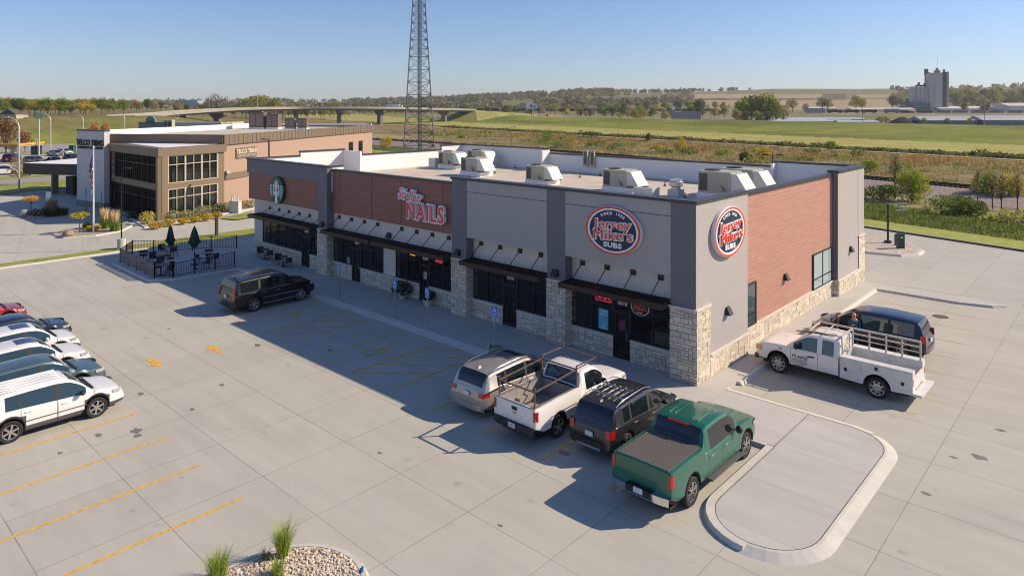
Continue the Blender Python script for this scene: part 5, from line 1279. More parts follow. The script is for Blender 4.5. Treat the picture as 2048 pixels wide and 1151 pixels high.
x, y = G(1352, 392, 5.72)
r = empty('exhaust_fan', (x, y, 5.72), 0, 'round galvanised exhaust fan on a square curb between two rooftop units', 'exhaust fan')
f = MB(); f.box(-.4, -.4, 0, .4, .4, .45); f.build('curb', M_rtuw, r); f = MB(); f.lathe([(.3, .45), (.3, .6), (.46, .68), (.48, .95), (.40, 1.0), (.40, 1.1), (.001, 1.15)], (0, 0, 0), 'z', 24); f.build('housing', mat('aluminium', (.55, .55, .53), .4, metal=.5), r, smooth=40)
x, y = G(1268, 390, 5.72); r = empty('intake_box', (x, y, 5.72), 0, 'low white intake box with a small slanted hood in front of a rooftop unit', 'intake box'); f = MB(); f.box(0, 0, 0, 1.4, .9, .55); f.face([(-.3, 0, .2), (0, 0, .55), (0, .9, .55), (-.3, .9, .2)]); f.face([(-.3, 0, .2), (0, 0, .2), (0, 0, .55)]); f.build('box', M_rtuw, r); f = MB(); f.box(.4, .3, .55, .8, .6, .60); f.build('fan', M_dark_fan, r)
x, y = G(857, 334, 5.72); tag(MB().box(x, y, 5.72, x+1.0, y+.8, 6.6).build('condenser', M_rtuw), 'small white condenser beside the leftmost rooftop unit', 'condenser')
pn = empty('roof_meter', (-22.9, DB-.5, 6.3), 0, 'pair of weathered meter panels hung on the back parapet', 'meter panel')
for k in (0, .75): f = MB(); f.box(k, 0, 0, k+.5, .12, 1.45); f.box(k+.1, -.012, .2, k+.4, 0, 1.3, 1); f.build('panel', [M_rtu, mat('rusty_panel', (.16, .11, .07), .8, var=.3)], pn)
for i, (px, py) in enumerate(((785+90/7.19, 331), (990, 347), (1030, 336), (1122, 360), (1160, 355), (1200, 352), (1370, 395), (1330, 372))):
    x, y = G(px, py, 5.72); tag(MB().lathe([(.11, 0), (.09, .10), (.04, .12), (.04, .3), (.06, .3), (.001, .33)], (x, y, 5.72), 'z', 10).build('roof_vent', M_grl), 'small dark vent pipe low on the flat white roof', 'vent', 'small vents on the roof')
# ------------------------------------------------------------------ back right: gravel bed, clearance bar, cabinet, bollard
gi = [G(*p) for p in ((1700, 497), (1735, 503), (1800, 509), (1832, 507), (1842, 500), (1815, 486), (1790, 479), (1760, 476), (1700, 474))]
sheet('gravel_bed', gi, .04, M_gravel); kb = ring(gi[::1], [(0, .045), (.14, .03), (.3, LZ)], True) if False else ring(gi[::-1], [(0, .045), (.14, .03), (.3, LZ)], True)
A = sum(gi[i][0]*gi[(i+1) % 9][1]-gi[(i+1) % 9][0]*gi[i][1] for i in range(9)); kb = ring(gi if A > 0 else gi[::-1], [(0, .045), (.14, .03), (.3, LZ)], True)
tag(kb.build('kerb', M_kerb), kind='structure')
x, y = G(1776, 486); d_ = Vector((RT[0], RT[1])).normalized(); r = empty('clearance_bar', (x, y, 0.04), 0, 'black post with a horizontal arm and a hanging bar on the gravel bed', 'clearance bar')
f = MB(); f.box(-.07, -.07, 0, .07, .07, 3.3); f.box(-.25, -.25, 0, .25, .25, .16); f.build('post', M_blk, r)
f = MB(); f.bar((0, 0, 3.27), (1.2, 1.25, 3.35), .10); f.build('arm', mat('pale_metal', (.35, .42, .40), .4, metal=.4), r); f = MB(); f.bar((.5, .55, 2.72), (1.2, 1.2, 2.80), .10); f.tube([(.7, .74, 3.3), (.7, .74, 2.74)], .01); f.tube([(1.1, 1.15, 3.3), (1.1, 1.15, 2.78)], .01); f.build('hanging_bar', MT['pale_metal'], r)
x, y = G(1801, 497); r = empty('utility_cabinet', (x, y, .04), R_(42), 'dark green utility cabinet with a small white label on the gravel bed', 'cabinet')
f = MB(); f.box(-.24, -.2, 0, .24, .2, 1.15); f.box(-.26, -.22, 1.15, .26, .22, 1.19); f.build('cabinet', mat('cabinet_green', (.02, .055, .045), .5), r); f = MB(); f.box(-.09, -.206, .85, .09, -.2, .95); f.build('label', s_white, r)
x, y = G(1791, 491); tag(MB().lathe([(.09, 0), (.09, .9), (.001, .97)], (x, y, .04), 'z', 12).build('bollard', mat('bollard_gray', (.10, .10, .11), .6)), 'dark gray bollard just left of the green utility cabinet', 'bollard')
# ------------------------------------------------------------------ foreground gravel island
cx_, cy_ = -1.42, -18.0
fi = [(cx_+1.86*math.cos(R_(a)), cy_+2.0*math.sin(R_(a))) for a in range(0, 181, 10)]+[(cx_-1.86, -24), (cx_+1.86, -24)]
sheet('gravel_bed', fi, -.03, M_gravel)
tag(ring(fi[::1], [(0, -.02), (.13, -.025), (.2, LZ)], True).build('kerb', M_kerb, smooth=35), kind='structure')
rn = random.Random(11); f = MB()
for _ in range(5200):
    a = rn.uniform(0, 6.283); x = cx_+rn.uniform(-1.8, 1.8); y = rn.uniform(-21.5, -16.05)
    if y > cy_ and ((x-cx_)/1.8)**2+((y-cy_)/1.95)**2 > 1: continue
    s = rn.uniform(.018, .05); c = rn.choice([(.62, .53, .41), (.72, .65, .54), (.55, .46, .35), (.42, .33, .24), (.68, .6, .49)]); t = rn.uniform(0, 3)
    rs = [rn.uniform(.75, 1.25) for _k in range(6)]; P = [(x+s*math.cos(t+k*1.047)*rs[k], y+s*math.sin(t+k*1.047)*rs[k], -.025) for k in range(6)]; Q = [(x+s*.6*math.cos(t+k*1.047)*rs[k], y+s*.6*math.sin(t+k*1.047)*rs[k], -.02+s*.65) for k in range(6)]
    tt = rn.uniform(.85, 1.1); c = tuple(v*tt for v in c); f.face(Q, 0, c)
    for k in range(6): f.face([P[k], P[(k+1) % 6], Q[(k+1) % 6], Q[k]], 0, c)
tag(f.build('gravel', mat('gravel_stone', (1, 1, 1), .85, vcol=True)), kind='stuff')
rn = random.Random(2)
for (px, py, h, r_, n, lab) in ((566, 1112, .85, .12, 300, 'tall tuft of green ornamental grass, middle one of the gravel island'), (436, 1150, .62, .22, 260, 'bushy tuft of green grass at the left of the gravel island'), (555, 1150, .42, .14, 160, 'short tuft of green grass at the bottom edge on the gravel'), (532, 1118, .32, .10, 60, 'low dry gray tuft left of the tall grass')):
    x, y = G(px, py, -.03); f = MB(); tuft(f, (0, 0, 0), h, r_, int(n*1.6), [(.12, .20, .02), (.17, .27, .03), (.24, .32, .05), (.34, .35, .12)] if 'dry' not in lab else [(.12, .10, .08), (.2, .17, .12)], rn, .005, .62)
    o = f.build('grass_tuft', M_leaf, None, None, (x, y, -.03)); tag(o, lab, 'grass', 'ornamental grasses on the gravel island')
x, y = G(724, 1142, -.02); tag(MB().box(x-.03, y-.05, -.02, x+.03, y+.02, .07).box(x-.02, y, .07, x+.02, y+.04, .10).build('litter', mat('blue_plastic', (.01, .08, .3), .5)), 'small bright blue scrap at the right edge of the gravel island', 'litter')
# tiny stones of paper on the lot
# ------------------------------------------------------------------ lamps near the patio
def pole_lamp(px, py, top, lab, base=None, mcol=M_blk, r=.06, d=None, arm=.5, heads=1, ang=0., grp='slim pole lamps'):
    x, y = G(px, py) if d is None else D(px, d)
    o = empty('street_lamp', (x, y, LZ), ang, lab, 'street lamp', grp); z0 = 0
    if base: f = MB(); f.lathe([(.32, 0), (.32, base), (.001, base+.02)], (0, 0, 0), 'z', 18); f.build('base', M_kerb, o); z0 = base
    f = MB(); f.tube([(0, 0, z0), (0, 0, top)], [r, r*.7], 8); f.build('pole', mcol, o)
    for k in range(heads):
        s = 1 if k == 0 else -1; f = MB(); f.bar((0, 0, top-.05), (s*arm, 0, top), .05); f.box(s*arm-.25, -.15, top-.05, s*arm+.25, .15, top+.07); f.build('lamp_head', mcol, o)
    return o
pole_lamp(243, 497, 6.7, 'slim black pole lamp on a round concrete base beside the patio', base=.95, ang=R_(42))
pole_lamp(1022, 300, 7.9, 'black pole lamp standing behind the back parapet, near the roof middle', d=128, arm=.6, ang=R_(42))
pole_lamp(1545, 300, 7.1, 'black double-headed pole lamp above the back parapet at the right', d=66, heads=2, arm=.7, ang=R_(42))
brn = mat('brown_metal', (.09, .055, .04), .5)
pole_lamp(538, 300, 8.2, 'brown pole lamp in front of the brick bank wall', d=74, mcol=brn, r=.12, arm=.7, ang=R_(200))
x, y = G(433, 470); tag(MB().box(x-.15, y-.1, LZ, x+.15, y+.1, 1.6).build('sign_post', mat('charcoal_box', (.05, .05, .05), .6)), 'short charcoal marker post on the grass behind the patio', 'marker post')
# ------------------------------------------------------------------ ground round the lot
M_bed = mat('mulch_gravel', rough=.95, cols=[(.3, (.22, .18, .14)), (.5, (.36, .31, .26)), (.7, (.46, .41, .35))], scale=6., bump=.6, bscale=20)
M_asph = mat('worn_road', rough=.9, cols=[(.3, (.26, .25, .24)), (.7, (.36, .35, .33))], scale=.5)
sheet('drive', [(-49.2, -75), (-47.4, -75), (-47.4, 42), (-49.2, 60)], LZ-.002, M_lot2)
sheet('bank_lot', [(-49.2, -75), (-49.2, 60), (-96, 70), G(142, 376.5, LZ), G(100, 379.5, LZ), G(61, 381.7, LZ), G(0, 391, LZ), (-110, -30), (-100, -75)], LZ-.002, M_lot2)
gs = [(-49.0, -60), (-47.5, -60), (-47.3, -14.0), (-47.2, -6.7), (-45.6, 4.3), (-45.8, 22), (-47.3, 22), (-48.9, 5.2), (-48.8, -6.5), (-48.6, -14)]
sheet('grass_strip', gs, -.02, M_grass); kb = ring([(-45.6, 4.3), (-45.8, 22)][::-1], [(0, -.015), (.15, -.02), (.2, LZ)]); kb.add(ring([(-47.5, -60), (-47.3, -14), (-47.2, -6.7), (-45.6, 4.3)][::1], [(0, -.015), (.15, -.02), (.2, LZ)]))
kb.add(ring([(-49.0, -60), (-48.6, -14), (-48.8, -6.5), (-48.9, 5.2), (-47.3, 22)][::-1], [(0, -.015), (.15, -.02), (.2, LZ)])); tag(kb.build('kerb', M_kerb), kind='structure')
def gp(*ps, z=LZ): return [G(a, b, z) for a, b in ps]
# planting beds of the bank
bed1 = gp((110, 470), (128, 462), (170, 455), (232, 450), (252, 446), (262, 452), (240, 463), (190, 472), (130, 476)); sheet('planting_bed', bed1, -.02, M_bed)
bed2 = gp((258, 432), (275, 430), (320, 438), (440, 412), (505, 398), (505, 418), (470, 424), (400, 436), (340, 447), (292, 455), (280, 448)); sheet('planting_bed', bed2, -.02, M_bed)
bed3 = gp((44, 432), (70, 420), (150, 420), (135, 428), (80, 434)); sheet('planting_bed', bed3, -.02, M_bed)
for b in (bed1, bed2, bed3):
    A = sum(b[i][0]*b[(i+1) % len(b)][1]-b[(i+1) % len(b)][0]*b[i][1] for i in range(len(b)))
    tag(ring(b if A > 0 else b[::-1], [(0, -.01), (.15, -.02), (.2, LZ)], True).build('kerb', M_kerb), kind='structure')
sheet('lawn', gp((440, 438), (505, 424), (505, 436), (470, 441)), -.03, M_grass)
# ------------------------------------------------------------------ credit union building
M_brick = mat('orange_brick', (.385, .268, .20), .85, var=.10, scale=5., stretch=(1, 1, 5), lines=((2, .21, 0, .02, .25),), linecol=(.30, .17, .12))
M_tan = mat('tan_metal', (.205, .155, .10), .5, var=.04, metal=.1)
M_tans = mat('tan_metal_seamed', (.185, .14, .095), .5, var=.05)
M_block = mat('gray_block', (.58, .555, .53), .85, var=.10, scale=3., lines=((2, .41, 0, .02, .45),), linecol=(.14, .13, .12))
M_mul = mat('mullion', (.50, .42, .30), .5)
M_tg = mat('bank_glass', (.008, .012, .014), .03, spec=.7)
tel = empty('bank_building', (0, 0, 0), 0, 'two-storey brick and glass credit union with a gray block tower', 'building')
bd = Vector((-.515, .857)); vd = Vector((-.857, -.515)); J = Vector((-62.9, 9.1)); C0 = Vector((-60.3, 1.35))
T1 = Vector((-74.0, .42)); T2 = Vector((-79.75, -.75)); Bk = J+bd*42.5
def wallp(mb, a, b, z0, z1, m=0, col=None): mb.face([(a.x, a.y, z0), (b.x, b.y, z0), (b.x, b.y, z1), (a.x, a.y, z1)], m, col)
def slab(mb, pts, z0, z1, m=0): mb.poly([(p.x, p.y) for p in pts], z0, z1, m, bottom=True)
MJ = J+vd*13.6
main = [J, Bk, Bk+vd*19, J+vd*17.2]
f = MB(); slab(f, main, LZ, 7.3, 0); f.build('wall', M_brick, tel)
f = MB(); o_ = .12
big = [J-bd*o_-vd*o_, Bk+bd*o_-vd*o_, Bk+bd*o_+vd*(19+o_), J-bd*o_+vd*(17.2+o_)]
for a, b in ((0, 1), (1, 2), (2, 3), (3, 0)): f.bar((*big[a], 7.85), (*big[b], 7.85), .25, 1.14)
n = 46
for k in range(n): p = big[0]+(big[1]-big[0])*k/n; q = p-vd*.14; f.bar((q.x, q.y, 7.3), (q.x, q.y, 8.4), .04, .02, 1)
f.build('fascia', [M_tans, V_dark], tel)
f = MB(); f.face([(*(p), 8.05) for p in ((J+bd*.3+vd*.3), (Bk-bd*.3+vd*.3), (Bk-bd*.3+vd*18.8), (J+bd*.3+vd*17))]); f.build('roof', M_roofm, tel)
f = MB(); f.bar((*(J+bd*.3+vd*17), 8.4), (*(Bk+vd*18.8), 8.4), .3, .75); f.bar((*(Bk-bd*.3), 8.45), (*(Bk-bd*.3+vd*18.5), 8.45), .3, .35); f.build('parapet', M_white, tel)
# glass corner volume
W0 = [C0, J-bd*.02, J+vd*13.2, Vector((-73.2, 1.35))]
f = MB(); cr = (J-C0).normalized(); cl = Vector((-1, 0)); out_r = Vector((cr.y, -cr.x)); out_l = Vector((0, -1))
def off(p, r, l): return p+out_r*r+out_l*l
top = [off(C0, .45, .45), off(J, .45, 0)+cr*.1, J+vd*13.2, Vector((-74.3, .9))]
slab(f, top, 6.5, 7.36, 0); f.build('corner_fascia', M_tans, tel)
f = MB(); f.poly([(p.x, p.y) for p in (C0+Vector((-.3, .4)), J-bd*.3+vd*.4, J+vd*12.5-bd*.3)], 7.37, 7.38); f.build('corner_roof', M_white, tel)
f = MB(); wallp(f, C0, J, LZ, 6.5); wallp(f, Vector((-74.4, 1.35)), C0, LZ, 6.5); f.build('wall', mat('interior_dark', (.015, .015, .014), .8), tel)
f = MB()
f.bar((*off(C0+cr*.35, .05, 0), -.1), (*off(C0+cr*.35, .05, 0), 6.5), .75, .5, up=(out_r.x, out_r.y, 0)); f.bar((*off(C0, .02, .08), 0), (*off(C0, .02, .08), 6.5), .5, .5, up=(1, 0, 0))
Lr = (J-C0).length
f.bar((*(J-cr*.45+out_r*.05), 0), (*(J-cr*.45+out_r*.05), 6.5), .9, .3, up=(out_r.x, out_r.y, 0))
f.bar((*(C0+out_r*.08), 3.35), (*(J+out_r*.08), 3.35), .62, .22, up=(out_r.x, out_r.y, 0)); f.bar((*(C0+out_r*.06), .1), (*(J+out_r*.06), .1), .5, .2, up=(out_r.x, out_r.y, 0))
f.bar((*(C0+out_l*.08), 3.35), (-74.2, 1.27, 3.35), .62, .2, up=(0, -1, 0)); f.build('tan_cladding', M_tan, tel)
x0, x1 = .8, Lr-.95
def tw(a, dirv, out, L0, L1, n, z0, z1, zt, name='window', pair=False, mt=M_mul, tk=.08):
    r = MB(); P = lambda t: a+dirv*t+out*.16
    for k in range(n+1):
        t = L0+(L1-L0)*k/n; wd = tk*2.4 if (pair and k % 2 == 0) else tk; r.bar((*P(t), z0), (*P(t), z1), wd, .12, up=(out.x, out.y, 0))
    for z in (z0, z1, zt): r.bar((*P(L0), z), (*P(L1), z), tk, .11, up=(out.x, out.y, 0))
    o = r.build(name, mt, tel); g = MB(); wallp(g, a+dirv*L0+out*.10, a+dirv*L1+out*.10, z0, z1) if dirv.cross(out) < 0 else wallp(g, a+dirv*L1+out*.10, a+dirv*L0+out*.10, z0, z1)
    g.build('pane', M_tg, o)
tw(C0, cr, out_r, x0, x1, 6, 3.68, 6.45, 5.55, pair=True); tw(C0, cr, out_r, x0, x1, 6, .36, 3.02, 2.1, pair=True)
tw(C0, cl, out_l, .35, 12.4, 18, 3.68, 6.45, 5.55, mt=M_frame, tk=.07); tw(C0, cl, out_l, .35, 12.4, 18, .15, 3.02, 2.1, mt=M_frame, tk=.07)
f = MB(); wallp(f, Vector((-74.4, 1.2)), Vector((-72.85, 1.2)), 3.3, 6.5); f.build('brick_strip', mat('dark_brick', (.20, .085, .06), .85, var=.1), tel)
f = MB(); 
for k, ch in enumerate('3098'): f.add(text_mesh(ch, .85, .03), plane_M(Vector((-73.45, 1.16, 6.0-.78*k)), (0, -1)))
f.build('house_number', mat('silver_letter', (.5, .48, .45), .4, metal=.3), tel)
# tower
tdir = (T2-T1).normalized(); tn = Vector((tdir.y, -tdir.x)); tn = tn if tn.y < 0 else -tn
f = MB(); slab(f, [T1, T1-tn*.6, T2-tn*.6, T2], LZ, 8.74); f.build('block_tower', M_block, tel)
f = MB(); slab(f, [T1+tn*.06-tdir*.06, T1-tn*.66-tdir*.06, T2-tn*.66+tdir*.06, T2+tn*.06+tdir*.06], 8.74, 8.9); f.build('tower_cap', M_cap, tel)
f = MB(); slab(f, [T1+tn*.05-tdir*.05, T1-tn*.55-tdir*.05, T2-tn*.55+tdir*.05, T2+tn*.05+tdir*.05], LZ, .55); f.build('tower_base', mat('base_gray', (.2, .2, .2), .8), tel)
mid = (T1+T2)/2
f = MB(); f.add(text_mesh('TELCO TRIAD', .93, .08, .02), plane_M(Vector((mid.x, mid.y, 7.35))+Vector((tn.x, tn.y, 0))*.06, tn)); f.add(text_mesh('COMMUNITY CREDIT UNION', .40, .05, .01), plane_M(Vector((mid.x, mid.y, 6.78))+Vector((tn.x, tn.y, 0))*.05, tn)); f.build('tower_lettering', V_dark, tel)
# sign, ledge, windows on brick
no = Vector((bd.y, -bd.x))
def on_brick(t0, t1, z0, z1, d, name, m):
    f = MB(); a, b = J+bd*t0, J+bd*t1; c = (a+b)/2+no*d/2; f.obox((c.x, c.y, (z0+z1)/2), ((t1-t0), d, z1-z0), Matrix(((bd.x, no.x, 0), (bd.y, no.y, 0), (0, 0, 1)))); return f.build(name, m, tel)
on_brick(.3, 12, 3.3, 3.95, .15, 'ledge', M_tans); on_brick(2.4, 6.6, 5.55, 6.75, .14, 'sign_board', M_tan)
f = MB(); c = J+bd*4.5+no*.16; f.add(text_mesh('TELCO TRIAD', .68, .03, .012), plane_M(Vector((c.x, c.y, 6.3)), no)); f.add(text_mesh('COMMUNITY CREDIT UNION', .28, .02), plane_M(Vector((c.x, c.y, 5.8)), no)); f.build('board_lettering', mat('cream_letter', (.70, .64, .50), .5), tel)
for a, b, z0, z1 in ((5.6, 7.2, 4.6, 5.4), (13.5, 15.5, 3.2, 4.2), (33.0, 34.6, 3.4, 5.9), (36.8, 38.4, 3.4, 5.9), (22, 24, 4.0, 4.6)):
    o = on_brick(a, b, z0, z1, .04, 'window', V_dark); on_brick(a+.1, b-.1, z0+.1, z1-.1, .06, 'pane', M_tg); on_brick(a-.1, b+.1, z0-.2, z0, .14, 'sill', M_tan)
f = MB(); c = J+bd*.5+no*.3; f.box(c.x-.2, c.y-.2, 4.0, c.x+.2, c.y+.2, 4.3); f.build('camera', M_rtuw, tel)
# canopy
P0 = Vector((-96.8, -2.4)); e1 = -vd; 
cp = [P0, P0+e1*18, P0+e1*18+bd*9, P0+bd*9]
f = MB(); slab(f, cp, 2.55, 4.0, 0); f.build('canopy', mat('dark_bronze', (.055, .042, .036), .6), tel)
f = MB(); f.poly([(p.x, p.y) for p in cp], 4.005, 4.03); f.build('canopy_roof', M_white, tel)
for t in (3.8, 12.):
    p = P0+e1*t+bd*1.2; f = MB(); f.box(p.x-.35, p.y-.35, LZ, p.x+.35, p.y+.35, 2.55); f.build('canopy_post', M_tan, tel)
f = MB(); q = Vector(G(136, 386)); f.box(q.x-1, q.y, LZ, q.x+2, q.y+2, 2.2); f.build('drive_up_cabinet', V_dark, tel)
M_bru = mat('brown_unit', (.16, .12, .10), .6, var=.1)
for i, (px, py, w_, dd, h_, lab) in enumerate(((498, 258, 2.3, 1.7, 2.4, 'brown rooftop unit at the left of the bank roof row'), (533, 258, 1.8, 1.6, 2.1, 'brown rooftop unit with a lighter side in the bank roof row'), (570, 259, 1.4, 1.1, 1.5, 'small brown condenser on the bank roof, left of its twin'), (595, 259, 1.4, 1.1, 1.5, 'small brown condenser on the bank roof, right of its twin'), (327, 263, 1.2, .9, 1.4, 'small beige fan unit near the front of the bank roof'))):
    x, y = G(px, py, 8.05); f = MB(); o = empty('rooftop_unit', (x, y, 8.05), R_(42), lab, 'rooftop unit', 'units on the bank roof'); f.box(0, 0, .25, w_, dd, h_+.25); f.build('cabinet', M_bru if i < 4 else M_rtu, o); g = MB(); g.box(-.05, -.05, 0, w_+.05, dd+.05, .25); g.build('curb', M_white, o); g = MB(); g.box(w_*.05, -.03, .5, w_*.4, 0, h_); g.box(w_*.5, -.03, .5, w_*.95, 0, h_); g.build('panel', mat('brown_panel', (.24, .19, .16), .6) if i < 4 else M_grl, o)
# flagpole
x, y = G(187, 463); fp = empty('flagpole', (x, y, 0), 0, 'tall white flagpole with a limp striped flag in the bank planting bed', 'flagpole')
M_wm = mat('white_metal', (.75, .75, .75), .35)
f = MB(); f.tube([(0, 0, LZ), (0, 0, 7.75)], [.085, .05], 10); f.build('pole', M_wm, fp); f = MB(); f.ball((0, 0, 7.83), .1, 8); f.build('ball', M_wm, fp)
f = MB(); rn = random.Random(4); N = 13; 
rows = []
for i in range(14):
    z = 7.1-i*.235; wv = [(-.08-.045*j*(1-abs(i-7)/14)*(1.1 if i < 10 else .8)-.10*math.sin(i*.5), .09*math.sin(j*1.9+i*.25)) for j in range(8)]
    rows.append([(a*RT[0]+b*FW[0], a*RT[1]+b*FW[1], z-.10*j) for j, (a, b) in enumerate(wv)])
for i in range(13):
    for j in range(7): f.face([rows[i][j], rows[i+1][j], rows[i+1][j+1], rows[i][j+1]], 2 if i < 5 and j < 3 else ((i+j) % 2))
f.build('flag', [mat('flag_red', (.42, .03, .06), .8), mat('flag_white', (.66, .64, .64), .8), mat('flag_blue', (.04, .05, .14), .8)], fp, smooth=60)
# bollards with signs, rocks, shrubs
M_yb = mat('yellow_bollard', (.30, .26, .06), .6)
for i, (px, py) in enumerate(((172, 425), (203, 433))):
    x, y = G(px, py, LZ); o = empty('bollard', (x, y, LZ), 0, ('yellow bollard with a sign post nearest the gray block tower', 'yellow bollard with a sign post just right of the flagpole')[i], 'bollard', 'yellow bollards at the bank')
    f = MB(); f.tube([(0, 0, 0), (0, 0, 1.25)], .11, 10); f.build('bollard', M_yb, o); f = MB(); f.tube([(0, 0, 1.25), (0, 0, 2.6)], .03, 6); f.box(-.15, -.02, 2.1, .15, .02, 2.7); f.build('sign_post', mat('faded_blue', (.05, .16, .32), .5), o)
x, y = G(97, 421, LZ); o = empty('sign', (x, y, LZ), R_(42), 'small white sign among the shrubs left of the gray tower', 'sign'); f = MB(); f.box(-.3, -.02, 1.1, .3, .02, 2.1); f.build('plate', s_white, o); f = MB(); f.box(-.03, -.02, 0, .03, .02, 1.1); f.build('post', M_steel, o)
def rock(px, py, r, lab, c):
    x, y = G(px, py, 0); rn = random.Random(px); f = MB(); f.ball((0, 0, r*.35), (r, r*.75, r*.6), 12); f.v = [(a*rn.uniform(.85, 1.1), b*rn.uniform(.85, 1.1), cc*rn.uniform(.9, 1.08)) for a, b, cc in f.v]
    tag(f.build('rock', mat('rock_%d' % px, c, .9, var=.2, scale=4, bump=.5), None, 50, (x, y, -.05)), lab, 'rock')
rock(136, 471, .62, 'pinkish boulder at the left tip of the planting bed with the flagpole', (.33, .23, .18)); rock(50, 430, .7, 'pale boulder at the left tip of the shaded planting bed', (.40, .38, .33))
rn = random.Random(21)
def shrub(px, py, r, h, cols, lab, grp='shrubs along the bank', n=420, size=.09, z=-.05):
    x, y = G(px, py, 0); o = empty('shrub', (x, y, z), 0, lab, 'shrub', grp); f = MB(); leafball(f, (0, 0, h*.52), (r, r, h*.5), n, size, cols, rn); f.build('foliage', M_leaf, o)
    g = MB()
    for k in range(4): a = k*1.6; g.tube([(0, 0, 0), (.4*r*math.cos(a), .4*r*math.sin(a), h*.5)], [.03, .012], 5)
    g.build('stem', M_bark, o); return o
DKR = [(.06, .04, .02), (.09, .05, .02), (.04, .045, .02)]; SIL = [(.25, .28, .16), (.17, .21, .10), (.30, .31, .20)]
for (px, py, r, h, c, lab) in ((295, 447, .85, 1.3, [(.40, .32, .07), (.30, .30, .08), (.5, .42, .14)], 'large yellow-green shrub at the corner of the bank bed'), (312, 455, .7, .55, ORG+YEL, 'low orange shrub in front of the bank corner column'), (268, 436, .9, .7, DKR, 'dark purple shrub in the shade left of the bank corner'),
    (338, 450, .6, .65, YEL, 'first low golden shrub along the bank windows'), (367, 446, .6, .6, YEL, 'second low golden shrub along the bank windows'), (390, 442, .6, .6, YEL, 'third low golden shrub along the bank windows'), (413, 439, .6, .6, YEL, 'fourth low golden shrub along the bank windows'), (434, 435, .55, .65, ORG+YEL, 'last low orange shrub along the bank windows'),
    (345, 437, .9, .95, SIL, 'silvery shrub against the first bank window'), (375, 434, .8, .8, SIL, 'silvery shrub against the middle bank windows'), (405, 430, .9, 1.1, SIL, 'tall silvery shrub against the last bank window'), (436, 424, .8, 1.0, SIL+DKR, 'mixed green shrub at the end of the bank glass'),
    (455, 421, .9, 1.0, GR+SIL, 'green shrub left of the white gas meter'), (497, 414, 1.1, .9, [(.16, .16, .06), (.25, .2, .08)], 'wide olive shrub right of the white gas meter'),
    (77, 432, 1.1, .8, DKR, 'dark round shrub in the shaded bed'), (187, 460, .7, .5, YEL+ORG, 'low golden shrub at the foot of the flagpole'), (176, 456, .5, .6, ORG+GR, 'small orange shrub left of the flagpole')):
    shrub(px, py, r, h, c, lab)
def gtuft(px, py, h, r, lab, plume=True, dark=False):
    x, y = G(px, py, 0); o = empty('ornamental_grass', (x, y, -.05), 0, lab, 'grass', 'tall grasses near the bank'); k = .45 if dark else 1  # dark: grass colours scaled down, the shade of the bed painted in
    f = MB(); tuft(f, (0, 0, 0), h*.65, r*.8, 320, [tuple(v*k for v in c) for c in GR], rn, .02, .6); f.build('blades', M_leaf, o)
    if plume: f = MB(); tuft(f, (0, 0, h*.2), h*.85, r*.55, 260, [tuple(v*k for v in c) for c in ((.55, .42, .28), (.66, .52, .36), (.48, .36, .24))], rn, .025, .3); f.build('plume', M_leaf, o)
gtuft(209, 456, 1.9, .42, 'tall feathery grass just right of the flagpole'); gtuft(230, 461, 1.9, .5, 'tall feathery grass beside the lamp post, right of its neighbour')
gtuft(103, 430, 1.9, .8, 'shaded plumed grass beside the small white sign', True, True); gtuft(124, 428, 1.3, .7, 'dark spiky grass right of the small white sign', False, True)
def small_tree(px, py, h, lab, c):
    x, y = G(px, py, 0); o = empty('small_tree', (x, y, -.05), 0, lab, 'tree', 'small trees near the bank'); f = MB(); f.tube([(0, 0, 0), (0, 0, h*.62)], [.05, .035], 6)
    for k in range(5): a = k*1.256; f.tube([(0, 0, h*.55), (.55*math.cos(a), .55*math.sin(a), h*.85)], [.03, .012], 5)
    f.build('trunk', M_bark, o); f = MB(); leafball(f, (0, 0, h*.82), (.85, .85, .32), 420, .09, c, rn); f.build('crown', M_leaf, o)
small_tree(159, 463, 1.9, 'flat-topped yellow-green sapling at the left of the flagpole bed', [(.40, .34, .06), (.30, .28, .05)]); small_tree(62, 428, 2.1, 'flat-topped orange sapling in the shaded bed', [(.45, .30, .06), (.5, .25, .06)])
x, y = G(472, 423, 0); o = empty('gas_meter', (x, y, LZ), R_(30), 'white gas meter with pipes against the brick bank wall', 'gas meter'); f = MB(); f.box(-.7, -.3, 0, .5, .3, 1.3); f.build('cabinet', M_rtuw, o); f = MB(); f.tube([(-.5, 0, 1.3), (-.5, 0, 1.8), (-.2, 0, 1.9), (-.2, 0, 1.3)], .06); f.tube([(.3, 0, 1.3), (.3, 0, 1.75), (.1, 0, 1.75)], .05); f.build('pipe', M_wm, o)
# ------------------------------------------------------------------ streets at the far left
sheet('lawn', gp((-60, 403), (61, 381.7), (100, 379.5), (145, 376.5), (210, 370), (210, 352), (151, 359), (0, 369.5), (-60, 374)), -.07, M_grass)
sheet('street', gp((-60, 374), (0, 369.5), (151, 359), (215, 353), (215, 343), (151, 349.5), (0, 360), (-60, 364)), -.06, M_asph)
sheet('lawn', gp((-60, 364), (0, 360), (151, 349.5), (215, 343), (215, 338), (151, 344), (0, 353), (-60, 357)), -.05, M_grass)
sheet('cafe_lot', gp((-60, 357), (0, 353), (151, 344), (215, 338), (215, 306), (151, 309), (60, 308), (-60, 310)), -.06, M_lot2)
sheet('lawn', gp((-60, 310), (60, 308), (151, 309), (215, 306), (215, 300), (151, 303), (60, 305), (-60, 306)), -.05, M_grass)
sheet('street', gp((-60, 306), (60, 305), (151, 303), (230, 300), (230, 283), (151, 279), (110, 283), (60, 287), (-60, 292)), -.06, M_asph)
sheet('lawn', gp((60, 287), (110, 283), (151, 290), (230, 290), (230, 277), (151, 277), (85, 280)), -.04, M_grass)
